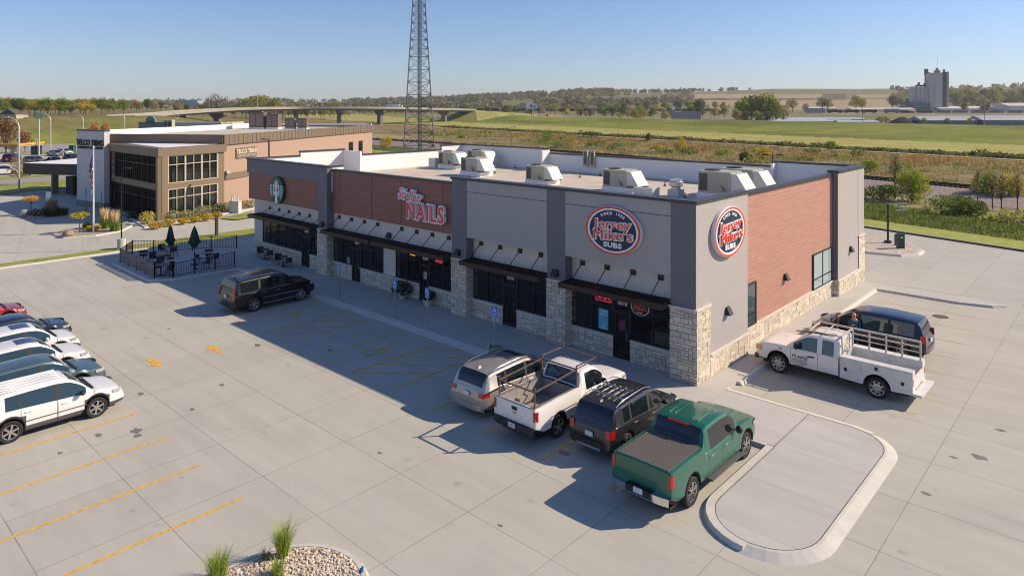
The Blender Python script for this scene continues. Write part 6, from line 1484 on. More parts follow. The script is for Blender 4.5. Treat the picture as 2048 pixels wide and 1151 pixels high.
sheet('road', gp((-60, 279), (40, 277), (150, 280), (230, 281), (230, 276.5), (150, 273.2), (40, 272), (-60, 272)), -.03, M_asph)
sheet('street', gp((-60, 268), (0, 266), (45, 263), (45, 259), (0, 261.5), (-60, 263)), -.03, M_asph)
def far_car(px, py, L, W, H, pm, rz, lab, kind='suv', cat='car', name='parked_car'):
    x, y = G(px, py, LZ); S = suv(L, W, H, pm, L*.59, L*.2, dark=1, wr=.35)
    if kind == 'sedan': S['roof'] = [(.75, .60*H), (1.2, .82*H), (1.5, .95*H), (2.2, H), (2.9, .95*H), (3.3, .75*H), (3.55, .6*H)]; S['hdr'] = (1.5, 2.9); S['rb'] = .8; S['wins'] = [(1.3, 2.2), (2.3, 3.2)]; S['cowl'] = 3.5; S['doors'] = []
    else: S['doors'] = []
    car(name, lab, S, (x, y), R_(rz), 'cars in the lots and streets at the far left', cat)
gold = paint('champagne', (.28, .24, .19), .4); tealp = paint('teal', (.01, .09, .12), .3)
far_car(24, 324, 5.6, 2., 1.85, maroon, 150, 'dark maroon pickup-like car under the yellow canopy', cat='SUV')
far_car(70, 327, 4.5, 1.8, 1.6, gold, 35, 'beige hatchback with dark windows left of the bank canopy end'); far_car(108, 327, 4.6, 1.8, 1.45, paint('charcoal', (.02, .02, .025)), 10, 'dark low car just above the canopy roof', 'sedan')
far_car(110, 312, 4.6, 1.8, 1.45, gold, 15, 'champagne sedan in front of the thin grass strip', 'sedan'); far_car(129, 309, 4.6, 1.85, 1.5, white, 15, 'white car behind the champagne sedan'); far_car(146, 322, 4.5, 1.8, 1.5, paint('blue', (.02, .07, .14), .3), 20, 'blue car half hidden by the gray tower')
far_car(10, 350, 4.4, 1.85, 1.8, white, 75, 'white square off-road car at the left edge'); far_car(107, 274.5, 4.8, 1.85, 1.6, tealp, 15, 'teal car towing a low brown trailer')
x, y = G(86, 275, 0); o = empty('trailer', (x, y, LZ), R_(15), 'low brown flatbed trailer behind the teal car', 'trailer'); f = MB(); f.box(-3, -1, .5, 3, 1, .9); f.build('bed', mat('rust_brown', (.10, .045, .03), .8), o); f = MB()
for sx in (-.6, .4): f.lathe([(.38, -1.05), (.38, -.8), (.001, -.8)], (sx, 0, .38), 'y', 12)
f.build('wheel', V_tyre, o)
# cafe canopy with yellow edge
o = empty('drive_through_canopy', (*G(15, 322, 0), 0), R_(42), 'tan canopy with a bright yellow edge at the far left', 'canopy')
f = MB(); f.box(-16, -2, 3.1, 3.6, 6, 3.45); f.build('roof', mat('canopy_tan', (.38, .28, .2), .7), o); f = MB(); f.box(-16.1, -2.15, 3.45, 3.7, -2.0, 3.8); f.box(3.6, -2.1, 3.45, 3.75, 6.1, 3.8); f.build('edge', mat('canopy_yellow', (.65, .42, .03), .5), o)
f = MB(); f.box(1.0, -.5, 0, 1.8, .3, 3.1); f.build('post', M_steel, o); f = MB(); f.box(.7, -.7, 2.5, 2.1, -.5, 3.1); f.build('yellow_bracket', MT['canopy_yellow'], o)
for px, py, w_, h_, c, lab, cat in ((73, 309, 1.6, 2.5, (.02, .025, .05), 'dark blue box-shaped menu board on the thin grass strip', 'menu board'), (145, 305, 1.1, 1.9, (.02, .09, .05), 'dark green utility box beside the gray tower top', 'utility box'), (60, 350, 1.5, 1.6, (.18, .26, .16), 'pale green transformer box at the end of the bank canopy', 'transformer')):
    x, y = G(px, py, 0); tag(MB().box(-w_/2, -w_/2, 0, w_/2, w_/2, h_).box(-w_/2-.04, -w_/2-.04, h_, w_/2+.04, w_/2+.04, h_+.06).build(cat.replace(' ', '_'), mat('box_%d' % px, c, .6), None, None, (x, y, LZ), (0, 0, .7)), lab, cat)
# curved lamps
M_lp = mat('lamp_pole_gray', (.50, .49, .47), .5, metal=.2)
cl0 = None
for px, py, top, rd, lab in ((38, 380, 232, -22, 'tall curved street lamp nearest the lens, at the left edge'), (58, 271, 225, -14, 'distant curved street lamp just left of the green sign'), (101, 303, 227, -13, 'curved street lamp right of the green sign'), (166, 285, 229, -10, 'curved street lamp above the gray tower'), (249, 284, 226, -10, 'curved street lamp between the tower and the gable-fronted store'),
    (-2, 262, 228, 8, 'street lamp cut by the left edge'), (355, 268, 231, -9, 'nearer of the pair of curved lamps behind the bank roof'), (358, 262, 227, -9, 'farther of the pair of curved lamps behind the bank roof')):
    d = FPX*HC/(py-HY); x, y = D(px, d); h = Zat(top, d); rl = abs(rd)/FPX*d; s = 1 if rd > 0 else -1
    o = empty('street_lamp', (x, y, LZ), TH, lab, 'street lamp', 'curved gray street lamps'); f = MB(); pts = [(0, 0, 0), (0, 0, h-rl)]+[(s*rl*(1-math.cos(R_(a))), 0, h-rl+rl*math.sin(R_(a))) for a in range(15, 91, 15)]
    pts = [(p[0]*1., p[1], p[2]) for p in pts]; k = d/96
    f.tube(pts, [.13]+[.11]+[.07]*6 if k < 1.3 else [.16]*2+[.12]*6, 8); f.build('pole', M_lp, o); f = MB(); f.box(s*rl-.1*s, -.15, h-.1, s*(rl+.8), .15, h+.08); f.build('lamp_head', M_lp, o)
d = 150; x, y = D(78, d); o = empty('highway_sign', (x, y, 0), TH, 'green highway sign with white words on one tall pole', 'sign'); zt = Zat(226, d); f = MB(); f.tube([(0, 0, 0), (0, 0, zt)], .16, 8); f.build('pole', M_lp, o); f = MB(); f.box(-.9, -.12, zt-1.1, .9, -.02, zt); f.build('board', mat('sign_green2', (.08, .36, .16), .5), o)
f = MB(); f.add(text_mesh('AUGUSTA', .36, .02), plane_M(Vector((0, -.13, zt-.35)), (0, -1))); f.build('lettering', s_white, o); f = MB(); f.add(text_mesh('RIVER RD', .34, .02), plane_M(Vector((0, -.13, zt-.78)), (0, -1))); f.build('lettering', s_white, o)
# ------------------------------------------------------------------ land
def sm(t): t = max(0., min(1., t)); return t*t*(3-2*t)
HOR = herm([(-800, 203), (0, 206), (200, 206), (400, 205), (700, 203), (850, 200), (1000, 193), (1100, 188), (1200, 183), (1290, 186), (1400, 184), (1500, 181), (1560, 179), (1700, 179), (1790, 178), (1850, 184), (1900, 178), (1960, 176), (2048, 174), (2800, 172)])
def pd(x, y):
    dx, dy = x-CX, y-CY; d = dx*FW[0]+dy*FW[1]; l = dx*RT[0]+dy*RT[1]; return 1024+FPX*l/max(d, 1), d
def levee_n(s): return max(0, -s-400)*.22
def hgt(x, y):
    px, d = pd(x, y); s = x*EV[0]+y*EV[1]; n = x*NV[0]+y*NV[1]; z = -.2
    if (n < 43.4 and px > 620) or d < 55: return z-.15
    nn = n-levee_n(s); f = sm((s+690)/120)
    lev = 4.2*sm((nn-222)/(285-222))*(1-sm((nn-291)/14))*f
    z += lev
    k = 1-sm((px-300)/230)
    if k > 0: z += k*7.6*sm((d-205)/75.)*(1-.0*sm((d-340)/100))
    z += 5.3*sm((nn-480)/160)*(1 if px > 700 else sm((px-500)/200))
    if d > 900:
        H = max(0, HC+(HY-HOR(px))/FPX*2600-z); z += H*sm((d-900)/1700)**1.15
        z += 1.6*math.sin(x*.004+1)*math.sin(y*.005)*sm((d-900)/500)
    return z
RNG = random.Random(99)
def vn(x, y, sc, seed=0):
    "value noise"
    x /= sc; y /= sc; i, j = math.floor(x), math.floor(y); fx, fy = sm(x-i), sm(y-j)
    def h(a, b): v = math.sin(a*127.1+b*311.7+seed*74.7)*43758.5453; return v-math.floor(v)
    return (h(i, j)*(1-fx)+h(i+1, j)*fx)*(1-fy)+(h(i, j+1)*(1-fx)+h(i+1, j+1)*fx)*fy
def mixc(a, b, t): t = max(0, min(1, t)); return tuple(p+(q-p)*t for p, q in zip(a, b))
C_scrub = (.28, .22, .12); C_rust = (.27, .145, .06); C_weed = (.14, .155, .05); C_field = (.36, .35, .105); C_green = (.21, .26, .045); C_lev = (.26, .265, .06); C_tan = (.34, .29, .16); C_brn = (.26, .20, .095)
def gcol(x, y):
    px, d = pd(x, y); s = x*EV[0]+y*EV[1]; n = x*NV[0]+y*NV[1]; nn = n-levee_n(s); v = vn(x, y, 9); v2 = vn(s*.35, n, 15, 3); v3 = vn(x, y, 40, 7)
    if px < 560 and d > 180:
        c = mixc(C_field, C_brn, sm((d-215)/30)+.5*(v2-.5)); c = mixc(c, C_green, .5*sm((v3-.4)/.4))
        if d > 275: c = mixc(C_brn, C_weed, v)
    elif n < 47: c = mixc((.22, .27, .045), (.32, .34, .08), v)
    elif n < 59: c = mixc(C_weed, (.09, .11, .035), v2)
    elif n < 69: c = mixc(C_tan, C_weed, .6*v)
    elif n < 88: c = C_tan
    elif n < 148: c = mixc(mixc(C_scrub, C_weed, (v-.3)*1.3), C_rust, max(0, (n-122)/26)*(v2+.3))
    elif n < 156: c = mixc(C_tan, C_field, .6)
    elif n < 170: c = mixc((.08, .085, .03), C_weed, v)
    elif nn < 218: c = mixc(C_field, (.40, .38, .13), v2)
    elif nn < 286: c = mixc(mixc(C_lev, C_green, v3), (.12, .15, .035), .65*sm((v2-.45)/.4))
    elif nn < 300: c = C_tan
    else: c = mixc((.30, .26, .17), (.20, .19, .09), v3)
    if d > 1050:
        t = vn(px*.9, d*.3, 60, 5); py = HY-(hgt(x, y)-HC)*FPX/d
        c = mixc((.15, .15, .06), (.26, .22, .12), t)
        if 1380 < px < 1800:
            r = (py-179)/(215-179)
            c = (.20, .20, .085) if r < .28 else ((.42, .32, .20) if (r < .52 and px < 1640) else ((.13, .095, .065) if (r < .62 and px < 1690) else ((.19, .20, .08) if px > 1640 and r < .6 else (.40, .31, .19))))
            if 1700 < px < 1790 and .3 < r < .48: c = (.38, .30, .18)
            c = mixc(c, (.2, .2, .1), .25*t)
    return c
mb = MB(); pxs = list(range(-900, 2960, 16)); ds = [52.]
while ds[-1] < 2700: ds.append(ds[-1]*1.022+.35)
grid = [[(lambda p: (*p, hgt(*p)))(D(px, d)) for px in pxs] for d in ds]
cols_ = [[gcol(p[0], p[1]) for p in row] for row in grid]
for i in range(len(ds)-1):
    for j in range(len(pxs)-1):
        c = cols_[i][j]; mb.face([grid[i][j], grid[i][j+1], grid[i+1][j+1], grid[i+1][j]], 0, c)
M_land = bpy.data.materials.new('land'); M_land.use_nodes = True; nt = M_land.node_tree; p = nt.nodes['Principled BSDF']; p.inputs['Roughness'].default_value = .95; p.inputs['Specular IOR Level'].default_value = .1
geo = nt.nodes.new('ShaderNodeNewGeometry'); va = nt.nodes.new('ShaderNodeVertexColor'); va.layer_name = 'col'
mp = nt.nodes.new('ShaderNodeMapping'); mp.inputs['Rotation'].default_value = (0, 0, .25); mp.inputs['Scale'].default_value = (.35, 1, 1); nt.links.new(geo.outputs['Position'], mp.inputs[0])
c = _mix(nt, 1., va.outputs[0], _ramp(nt, _noise(nt, mp.outputs[0], .16, 8, .7), [(.3, (.66, .68, .62)), (.7, (1.28, 1.25, 1.25))]), 'MULTIPLY')
c = _mix(nt, 1., c, _ramp(nt, _noise(nt, geo.outputs['Position'], 1.5, 6, .7), [(.3, (.72, .72, .68)), (.7, (1.2, 1.2, 1.15))]), 'MULTIPLY')
nt.links.new(c, p.inputs['Base Color'])
tag(mb.build('terrain', M_land, merge=1e-3), kind='structure')
big = MB(); big.face([(-9000, -9000, -1.2), (9000, -9000, -1.2), (9000, 9000, -1.2), (-9000, 9000, -1.2)]); tag(big.build('ground', mat('plain_ground', (.22, .21, .11), .95, var=.2, scale=.01)), kind='structure')
def strip(name, n0, n1, s0, s1, m, dz=.05, step=8, curve=None, kind='structure', z=None):
    mb = MB(); k = int((s1-s0)/step)
    for i in range(k):
        q = []
        for s, n in ((s0+(s1-s0)*i/k, n0), (s0+(s1-s0)*(i+1)/k, n0), (s0+(s1-s0)*(i+1)/k, n1), (s0+(s1-s0)*i/k, n1)):
            x, y = SN(s, n+(curve(s) if curve else 0)); q.append((x, y, (hgt(x, y)+dz) if z is None else z))
        mb.face(q)
    return tag(mb.build(name, m), kind=kind)
pcurve = lambda s: -(.0004*max(0, -s-120)**2)
M_path = mat('pale_path', (.42, .37, .29), .9, var=.1)
strip('path', 152.2, 155.0, -420, 120, M_path, .12, curve=pcurve)
strip('levee_path', 286.5, 289, -640, 160, M_path, .12, curve=levee_n)
M_ball = mat('ballast', rough=.95, cols=[(.3, (.15, .115, .10)), (.5, (.26, .205, .18)), (.7, (.38, .315, .28))], scale=2.2, bump=.6, bscale=10)
rcurve = lambda s: -(.0011*max(0, -s-75)**2)
mb = MB(); k = 60
prof = [(69.5, -.16), (78.6, .55), (84.6, .55), (88.5, -.18)]
for i in range(k):
    s0, s1 = -330+450*i/k, -330+450*(i+1)/k
    for (a, za), (b, zb) in zip(prof, prof[1:]):
        mb.face([(*SN(s0, a+rcurve(s0)), za), (*SN(s1, a+rcurve(s1)), za), (*SN(s1, b+rcurve(s1)), zb), (*SN(s0, b+rcurve(s0)), zb)])
tag(mb.build('ballast_bed', M_ball), kind='structure')
rl = empty('railway_track', (*SN(0, 81.5), .55), 0, 'single dark railway track on a gray-pink ballast bank behind the shops', 'railway track')
ox, oy = SN(0, 81.5)
mb = MB()
for nr in (80.75, 82.2):
    for i in range(k): s0, s1 = -330+450*i/k, -330+450*(i+1)/k; a, b = SN(s0, nr+rcurve(s0)), SN(s1, nr+rcurve(s1)); mb.bar((a[0]-ox, a[1]-oy, .26), (b[0]-ox, b[1]-oy, .26), .09, .2)
mb.build('rail', mat('rail_steel', (.05, .038, .032), .6, metal=.3), rl)
mb = MB()
for i in range(700): s = -330+450*i/700; x, y = SN(s, 81.5+rcurve(s)); mb.bar((x-NV[0]*1.45-ox, y-NV[1]*1.45-oy, .09), (x+NV[0]*1.45-ox, y+NV[1]*1.45-oy, .09), .38, .22)
o = mb.build('sleepers', mat('tie_timber', (.045, .032, .026), .95), rl)
# kerb of the rear drive and verge
kb = ring([SN(60, 43), SN(-200, 43)], [(0, .03), (.16, .03), (.24, LZ)]); tag(kb.build('kerb', mat('shaded_kerb', (.40, .385, .35), .9)), kind='structure')  # kerb concrete in a darker copy, shade put into the colour
verge = strip('verge', 43.1, 47.2, -130, 62, mat('bright_grass', rough=.9, cols=[(.3, (.22, .27, .035)), (.6, (.34, .36, .06)), (.75, (.40, .38, .12))], scale=.8, bump=.4), z=.02)
# ------------------------------------------------------------------ scrub, tufts
def scatter(name, n_lo, n_hi, s_lo, s_hi, N, h, cols, w=.10, seed=0, cl=.45, hz=None, clump=14, r=.9, dens=None, blades=0):
    rn = random.Random(seed); mb = MB()
    for _ in range(N):
        s = s_lo+(s_hi-s_lo)*rn.random(); n = rn.uniform(n_lo, n_hi); x, y = SN(s, n+(rcurve(s) if n < 100 else 0)); px, d = pd(x, y)
        if px < 690 or px > 2130: continue
        v = vn(x, y, 7, seed)
        if v < cl: continue
        z = hgt(x, y); hh = h*rn.uniform(.5, 1.4)*(.5+v); c = rn.choice(cols[0] if vn(x, y, 11, seed+9) > .5 else cols[1])
        if blades: tuft(mb, (x, y, z), hh, r, blades, [c, tuple(v_*.75 for v_ in c), tuple(v_*1.25 for v_ in c)], rn, w, .9); continue
        leafball(mb, (x, y, z+hh*.42), (r*rn.uniform(.6, 1.2), r*rn.uniform(.6, 1.2), hh*.5), clump, w*1.5, [c, tuple(v_*.8 for v_ in c), tuple(v_*1.2 for v_ in c)], rn, up=.9)
    return tag(mb.build(name, M_leaf), kind='stuff')
W1 = [(.13, .16, .045), (.17, .19, .06), (.10, .13, .035)]; W2 = [(.22, .21, .09), (.15, .15, .06), (.28, .24, .12)]
D1 = [(.27, .215, .12), (.23, .185, .10), (.31, .25, .15)]; D2 = [(.18, .18, .07), (.22, .205, .085), (.14, .155, .05)]; D3 = [(.30, .18, .085), (.26, .15, .07), (.30, .22, .12)]
scatter('weeds', 47.5, 59, -60, 20, 2600, .34, (W1, W2), .035, 1, .25, clump=8, r=.9, blades=11)
scatter('brush', 56.5, 62, -80, 12, 80, .8, ([(.15, .19, .05), (.10, .14, .04)], [(.20, .23, .07), (.25, .25, .10)]), .15, 2, .35, clump=60, r=1.2)
scatter('dry_grass', 60, 69.5, -110, 20, 700, .3, (D1, W1), .10, 3, .35, clump=8)
scatter('dry_grass', 89, 146, -270, 60, 3200, .6, (D1, D2), .06, 4, .25, clump=16, r=1.9, blades=20)
scatter('red_grass', 118, 149, -300, 40, 1700, .75, (D3, D1), .06, 5, .30, clump=15, r=1.9, blades=20)
scatter('brush', 95, 142, -240, 50, 130, 1.3, ([(.14, .18, .05), (.11, .14, .04)], [(.22, .25, .06), (.20, .18, .07)]), .26, 6, .45, clump=70, r=2.1)
scatter('bank_scrub', 156.8, 161.5, -330, 70, 900, 1.05, ([(.09, .10, .035), (.12, .13, .05)], [(.10, .09, .04), (.16, .17, .06)]), .26, 7, .0, clump=26, r=1.7)
# ------------------------------------------------------------------ tree prototypes
def make_tree(kind, h, r, cols, n, size, bare=False, seed=0, trunk=.35, lobes=7):
    rn = random.Random(seed); o = empty(kind, (0, 0, -500)); t = MB(); th = h*trunk
    t.tube([(0, 0, -.5), (0, 0, th), (.1*r, 0, h*.75)], [h*.022, h*.017, h*.005], 6)
    f = MB(); 
    for k in range(lobes):
        a = k*2.4+rn.random(); rr = r*(.55 if k else 0); z = h*(trunk+.15+.55*(k/lobes)); c = (rr*math.cos(a)*(1.15-k/lobes), rr*math.sin(a)*(1.15-k/lobes), z)
        t.tube([(0, 0, th*.8), (c[0]*.6, c[1]*.6, z*.85), (c[0], c[1], z)], [h*.010, h*.006, h*.002], 5)
        if bare:
            for _ in range(9): q = (c[0]+rn.gauss(0, r*.32), c[1]+rn.gauss(0, r*.32), z+rn.uniform(.05, .3)*h); t.tube([c, q], [h*.003, h*.001], 4)
        cc = rn.uniform(.75, 1.2); leafball(f, c, (r*rn.uniform(.42, .62), r*rn.uniform(.42, .62), h*rn.uniform(.14, .22)), n//lobes, size*rn.uniform(.8, 1.2), [tuple(v*cc for v in q) for q in cols], rn)
    t.build('trunk', M_bark, o); f.build('crown', M_leaf, o); return o
K = {'green': make_tree('tree', 10, 4.6, [(.16, .20, .035), (.20, .24, .05), (.11, .15, .03)], 900, .42, seed=1), 'dark': make_tree('dark_tree', 10, 4.8, [(.065, .09, .03), (.085, .11, .035), (.05, .07, .025)], 900, .42, seed=2),
     'olive': make_tree('olive_tree', 10, 4.6, [(.24, .24, .07), (.29, .28, .09), (.18, .19, .06)], 900, .42, seed=3), 'yellow': make_tree('yellow_tree', 9, 4.2, [(.36, .28, .04), (.42, .32, .05), (.28, .24, .05)], 800, .4, seed=4),
     'orange': make_tree('orange_tree', 9, 4.4, [(.28, .16, .05), (.24, .15, .06), (.32, .21, .07)], 800, .4, seed=5), 'gray': make_tree('bare_tree', 11, 4.6, [(.20, .17, .13), (.25, .21, .16), (.17, .15, .11)], 420, .3, True, seed=6),
     'tan': make_tree('tan_tree', 8, 4.2, [(.27, .23, .12), (.22, .19, .09), (.31, .26, .15)], 800, .4, seed=7)}
KN = {'green': 'green leafy tree', 'dark': 'dark green tree', 'olive': 'olive green tree', 'yellow': 'golden yellow tree', 'orange': 'rusty orange tree', 'gray': 'gray leafless tree', 'tan': 'tan dry tree'}
kused = {}
def put_tree(kind, px, d, h, where, lab=None, sc_=1.):
    x, y = D(px, d); z = hgt(x, y); rnd = RNG; base = {'yellow': 9, 'orange': 9, 'gray': 11, 'tan': 8}.get(kind, 10.); k = h/base; o = K[kind]
    if kind in kused: o = copy_tree(o)
    kused[kind] = 1
    o.location = (x, y, z); o.rotation_euler = (0, 0, rnd.uniform(0, 6.28)); o.scale = (k*rnd.uniform(.95, 1.25)*sc_, k*rnd.uniform(.95, 1.25)*sc_, k)
    tag(o, lab or (KN[kind]+' '+where[0]), 'tree', where[1]+', '+kind); return o
WA = ('in the tree line beyond the left meadow', 'trees beyond the left meadow'); WB = ('standing behind the highway bridge', 'trees behind the bridge'); WC = ('in the far tree line behind the levee', 'trees behind the levee'); WD = ('on the wooded slope behind the grain elevator', 'trees behind the grain elevator'); WE = ('beside the rail yard below the tan fields', 'trees by the rail yard')
def row(px0, px1, n, d0, d1, h0, h1, kinds, where):
    for i in range(n): put_tree(RNG.choice(kinds), px0+(px1-px0)*(i+RNG.random()*.9)/n, RNG.uniform(d0, d1), RNG.uniform(h0, h1), where)
row(-60, 150, 15, 305, 340, 5.5, 7.5, ['green', 'dark', 'olive', 'olive', 'orange', 'yellow'], WA); row(-60, 260, 20, 350, 430, 6, 8.5, ['dark', 'olive', 'orange', 'green', 'olive'], WA)
for px, d, h, k in ((30, 300, 9, 'dark'), (42, 305, 8, 'dark'), (96, 300, 8.5, 'orange'), (130, 320, 7, 'dark'), (142, 318, 6.5, 'dark'), (160, 330, 8.5, 'yellow'), (171, 335, 8.6, 'yellow'), (183, 332, 7.5, 'yellow'), (120, 335, 9.5, 'orange'), (10, 290, 8, 'green')): put_tree(k, px, d+15, h*.72, WA)
row(200, 440, 22, 480, 640, 6, 9, ['dark', 'gray', 'orange', 'tan', 'dark'], WA)
for px, h, k in ((418, 15, 'gray'), (432, 19, 'gray'), (452, 17, 'gray'), (470, 16, 'gray'), (492, 17, 'olive'), (512, 20, 'olive'), (530, 20, 'olive'), (548, 18, 'olive'), (565, 12, 'tan'), (582, 13, 'olive'), (596, 15, 'olive'), (612, 10, 'dark'), (630, 9, 'gray'), (648, 11, 'olive'), (662, 14, 'olive'), (676, 15, 'olive'), (690, 12, 'gray')): put_tree(k, px, RNG.uniform(620, 680), h*1.0, WB)
row(400, 700, 26, 690, 760, 7, 10, ['dark', 'gray', 'dark', 'tan'], WB)
row(700, 1000, 30, 900, 1100, 8, 14, ['dark', 'gray', 'olive', 'dark', 'green'], WC); row(980, 1480, 44, 800, 1000, 8, 15, ['dark', 'olive', 'olive', 'green', 'tan', 'gray'], WC)
row(1150, 1460, 22, 600, 700, 7, 11, ['dark', 'dark', 'olive', 'tan', 'green'], WC)
for px, d, h, k in ((1085, 640, 9, 'tan'), (1135, 660, 9, 'yellow'), (1280, 480, 11, 'olive'), (1270, 470, 9, 'olive'), (1398, 620, 17, 'dark'), (1240, 560, 6, 'olive'), (1330, 520, 7, 'tan'), (1350, 520, 6, 'olive')): put_tree(k, px, d, h, WC)
for px, d, h, k in ((1484, 430, 15, 'green'), (1503, 440, 17, 'dark'), (1520, 430, 17, 'olive'), (1540, 430, 18, 'green'), (1552, 425, 13, 'green'), (1566, 440, 11, 'tan'), (1474, 420, 9, 'olive'), (1492, 415, 8, 'dark'), (1515, 412, 8, 'green'), (1535, 412, 8, 'dark')): put_tree(k, px, d, h, WE)
for px, d, h, k in ((1612, 800, 9, 'tan'), (1645, 820, 16, 'olive'), (1655, 815, 14, 'olive'), (1712, 780, 17, 'olive'), (1724, 790, 14, 'olive'), (1585, 800, 14, 'tan'), (1760, 420, 5.2, 'tan'), (1772, 425, 5, 'tan'), (1848, 415, 4.5, 'olive'), (1895, 420, 4.3, 'olive'), (1940, 410, 4.6, 'olive'), (1928, 700, 9, 'dark'), (1975, 690, 8, 'dark'), (1965, 700, 7, 'dark')): put_tree(k, px, d, h, WE)
row(1780, 1860, 12, 1050, 1200, 12, 22, ['dark', 'olive', 'green'], WD); row(1880, 2070, 26, 1050, 1250, 18, 34, ['olive', 'olive', 'green', 'tan', 'orange', 'dark'], WD)
# wooded hills as one mass
rn = random.Random(8); mb = MB()
for _ in range(2300):
    px = rn.uniform(700, 1500) if rn.random() < .75 else rn.choice((rn.uniform(-60, 700), rn.uniform(1780, 2100)))
    d = rn.uniform(1150, 2500) if px < 1780 else rn.uniform(1250, 2300)
    x, y = D(px, d); z = hgt(x, y)
    if 1380 < px < 1780 and d < 2300: continue
    if vn(x, y, 160, 4) < .38 and px > 1000: continue
    h = rn.uniform(7, 14); c = rn.choice([(.10, .11, .04), (.14, .13, .06), (.17, .14, .08), (.07, .08, .035), (.20, .17, .10), (.15, .16, .05)])
    leafball(mb, (x, y, z+h*.5), (h*.8, h*.8, h*.55), 26, h*.33, [c, tuple(v*.75 for v in c)], rn)
tag(mb.build('wooded_hills', M_leaf), kind='stuff')
# ------------------------------------------------------------------ nearer shrubs and trees behind the lot
def near_tree(px, py, h, r, cols, n, lab, trunk=.3, bare=False, size=.16, name='young_tree'):
    x, y = G(px, py, -.2); o = make_tree(name, h, r, cols, n, size, bare, seed=px, trunk=trunk, lobes=13); o.location = (x, y, -.2); tag(o, lab, 'tree', 'young trees along the railway'); return o
LIME = [(.24, .27, .04), (.30, .32, .06), (.18, .22, .04)]
near_tree(1824, 404, 5.2, 2.5, LIME, 5200, 'bushy yellow-green tree just left of the middle of the track', trunk=.02, size=.10)
near_tree(1790, 398, 4.4, .9, [(.2, .19, .1)], 120, 'thin nearly leafless sapling left of the bushy yellow-green tree', bare=True, trunk=.5)
near_tree(1975, 395, 4.0, 2.3, [(.10, .17, .03), (.14, .21, .03), (.2, .26, .05)], 4200, 'dark green bushy tree at the right beyond the verge', trunk=.0, size=.10); near_tree(2022, 400, 4.1, 2.2, [(.40, .32, .05), (.33, .30, .06), (.28, .24, .1)], 3200, 'golden bushy tree near the right edge', trunk=.0, size=.10)
for px, py, lab in ((1955, 412, 'bare sapling below the dark green bushy tree'), (1985, 418, 'bare sapling between the green and golden trees'), (2003, 424, 'bare forked sapling under the golden tree'), (2035, 420, 'bare sapling nearest the right edge')): near_tree(px, py, 3.4, .8, [(.22, .18, .12), (.3, .26, .1)], 160, lab, bare=True, trunk=.45, size=.12)
for px, py, h, r, c, lab in ((772, 297, 3.4, 1.9, YEL, 'round golden shrub right of the bank building'), (1090, 290, 4.8, 2.6, GR, 'rounded green shrub behind the back parapet'), (1136, 296, 3.4, 2.6, [(.30, .24, .06), (.25, .21, .08)], 'pale yellow shrub left of the meter panels'), (1360, 306, 3.8, 1.6, YEL, 'bright yellow shrub above the parapet behind the oval sign'), (1525, 318, 2.8, 1.8, YEL, 'yellow shrub by the double-headed lamp'),
    (1296, 282, 2.6, 1.0, [(.10, .14, .04)], 'small dark green shrub on the slope below the path'), (1740, 345, 2.4, 1.6, LIME, 'lime shrub beside the far corner of the shops'), (1762, 398, 1.8, 2.2, [(.09, .12, .03), (.14, .17, .05)], 'low dark shrub below the thin sapling'), (1905, 420, 1.7, 2.4, [(.10, .14, .035), (.16, .19, .06)], 'low wide shrub right of the bushy tree'), (1935, 430, 1.6, 2., [(.07, .10, .03), (.11, .14, .04)], 'low dark shrub near the bare saplings'), (1660, 300, 2.4, 1.6, GR, 'green shrub above the far parapet corner'), (1488, 325, 2.2, 1.1, [(.07, .11, .03)], 'dark narrow shrub left of the double-headed lamp')):
    x, y = G(px, py, -.2); o = empty('shrub', (x, y, -.2), 0, lab, 'shrub', 'shrubs along the railway'); f = MB(); rn = random.Random(px); leafball(f, (0, 0, h*.5), (r, r, h*.5), 700, .17, c, rn); leafball(f, (r*.3, r*.2, h*.7), (r*.6, r*.6, h*.35), 250, .15, c, rn); f.build('foliage', M_leaf, o); g = MB(); g.tube([(0, 0, 0), (0, 0, h*.6)], [.06, .02], 6); g.build('stem', M_bark, o)
for px, py, h, lab in ((118, 274, 3., 'small red tree left of its twin beyond the bank roof'),): pass
for px, d, h, lab in ((186, 170, 4.6, 'small red tree above the bank roof, left of its twin'), (209, 172, 4.6, 'small red tree above the bank roof, right of its twin')):
    x, y = D(px, d); zt = Zat(253 if px < 200 else 250, d); o = make_tree('red_tree', zt, 1.5, [(.36, .06, .03), (.28, .05, .03)], 500, .2, seed=px); o.location = (x, y, 0); tag(o, lab, 'tree', 'red trees beyond the bank')
near_tree(12, 318, 8.5, 3.6, [(.17, .09, .05), (.21, .12, .06), (.14, .10, .05)], 900, 'reddish brown tree behind the yellow canopy at the left edge', size=.3); near_tree(50, 306, 5., 2., [(.20, .08, .06), (.26, .11, .06)], 500, 'small reddish tree beside the curved lamp', size=.25)
near_tree(38, 372, 3.6, 1.6, [(.40, .26, .07), (.3, .2, .08)], 260, 'sparse golden sapling right behind the nearest curved lamp', bare=True)
near_tree(22, 262, 4.0, 1.5, [(.06, .10, .03)], 400, 'small dark round tree on the left meadow', size=.3)
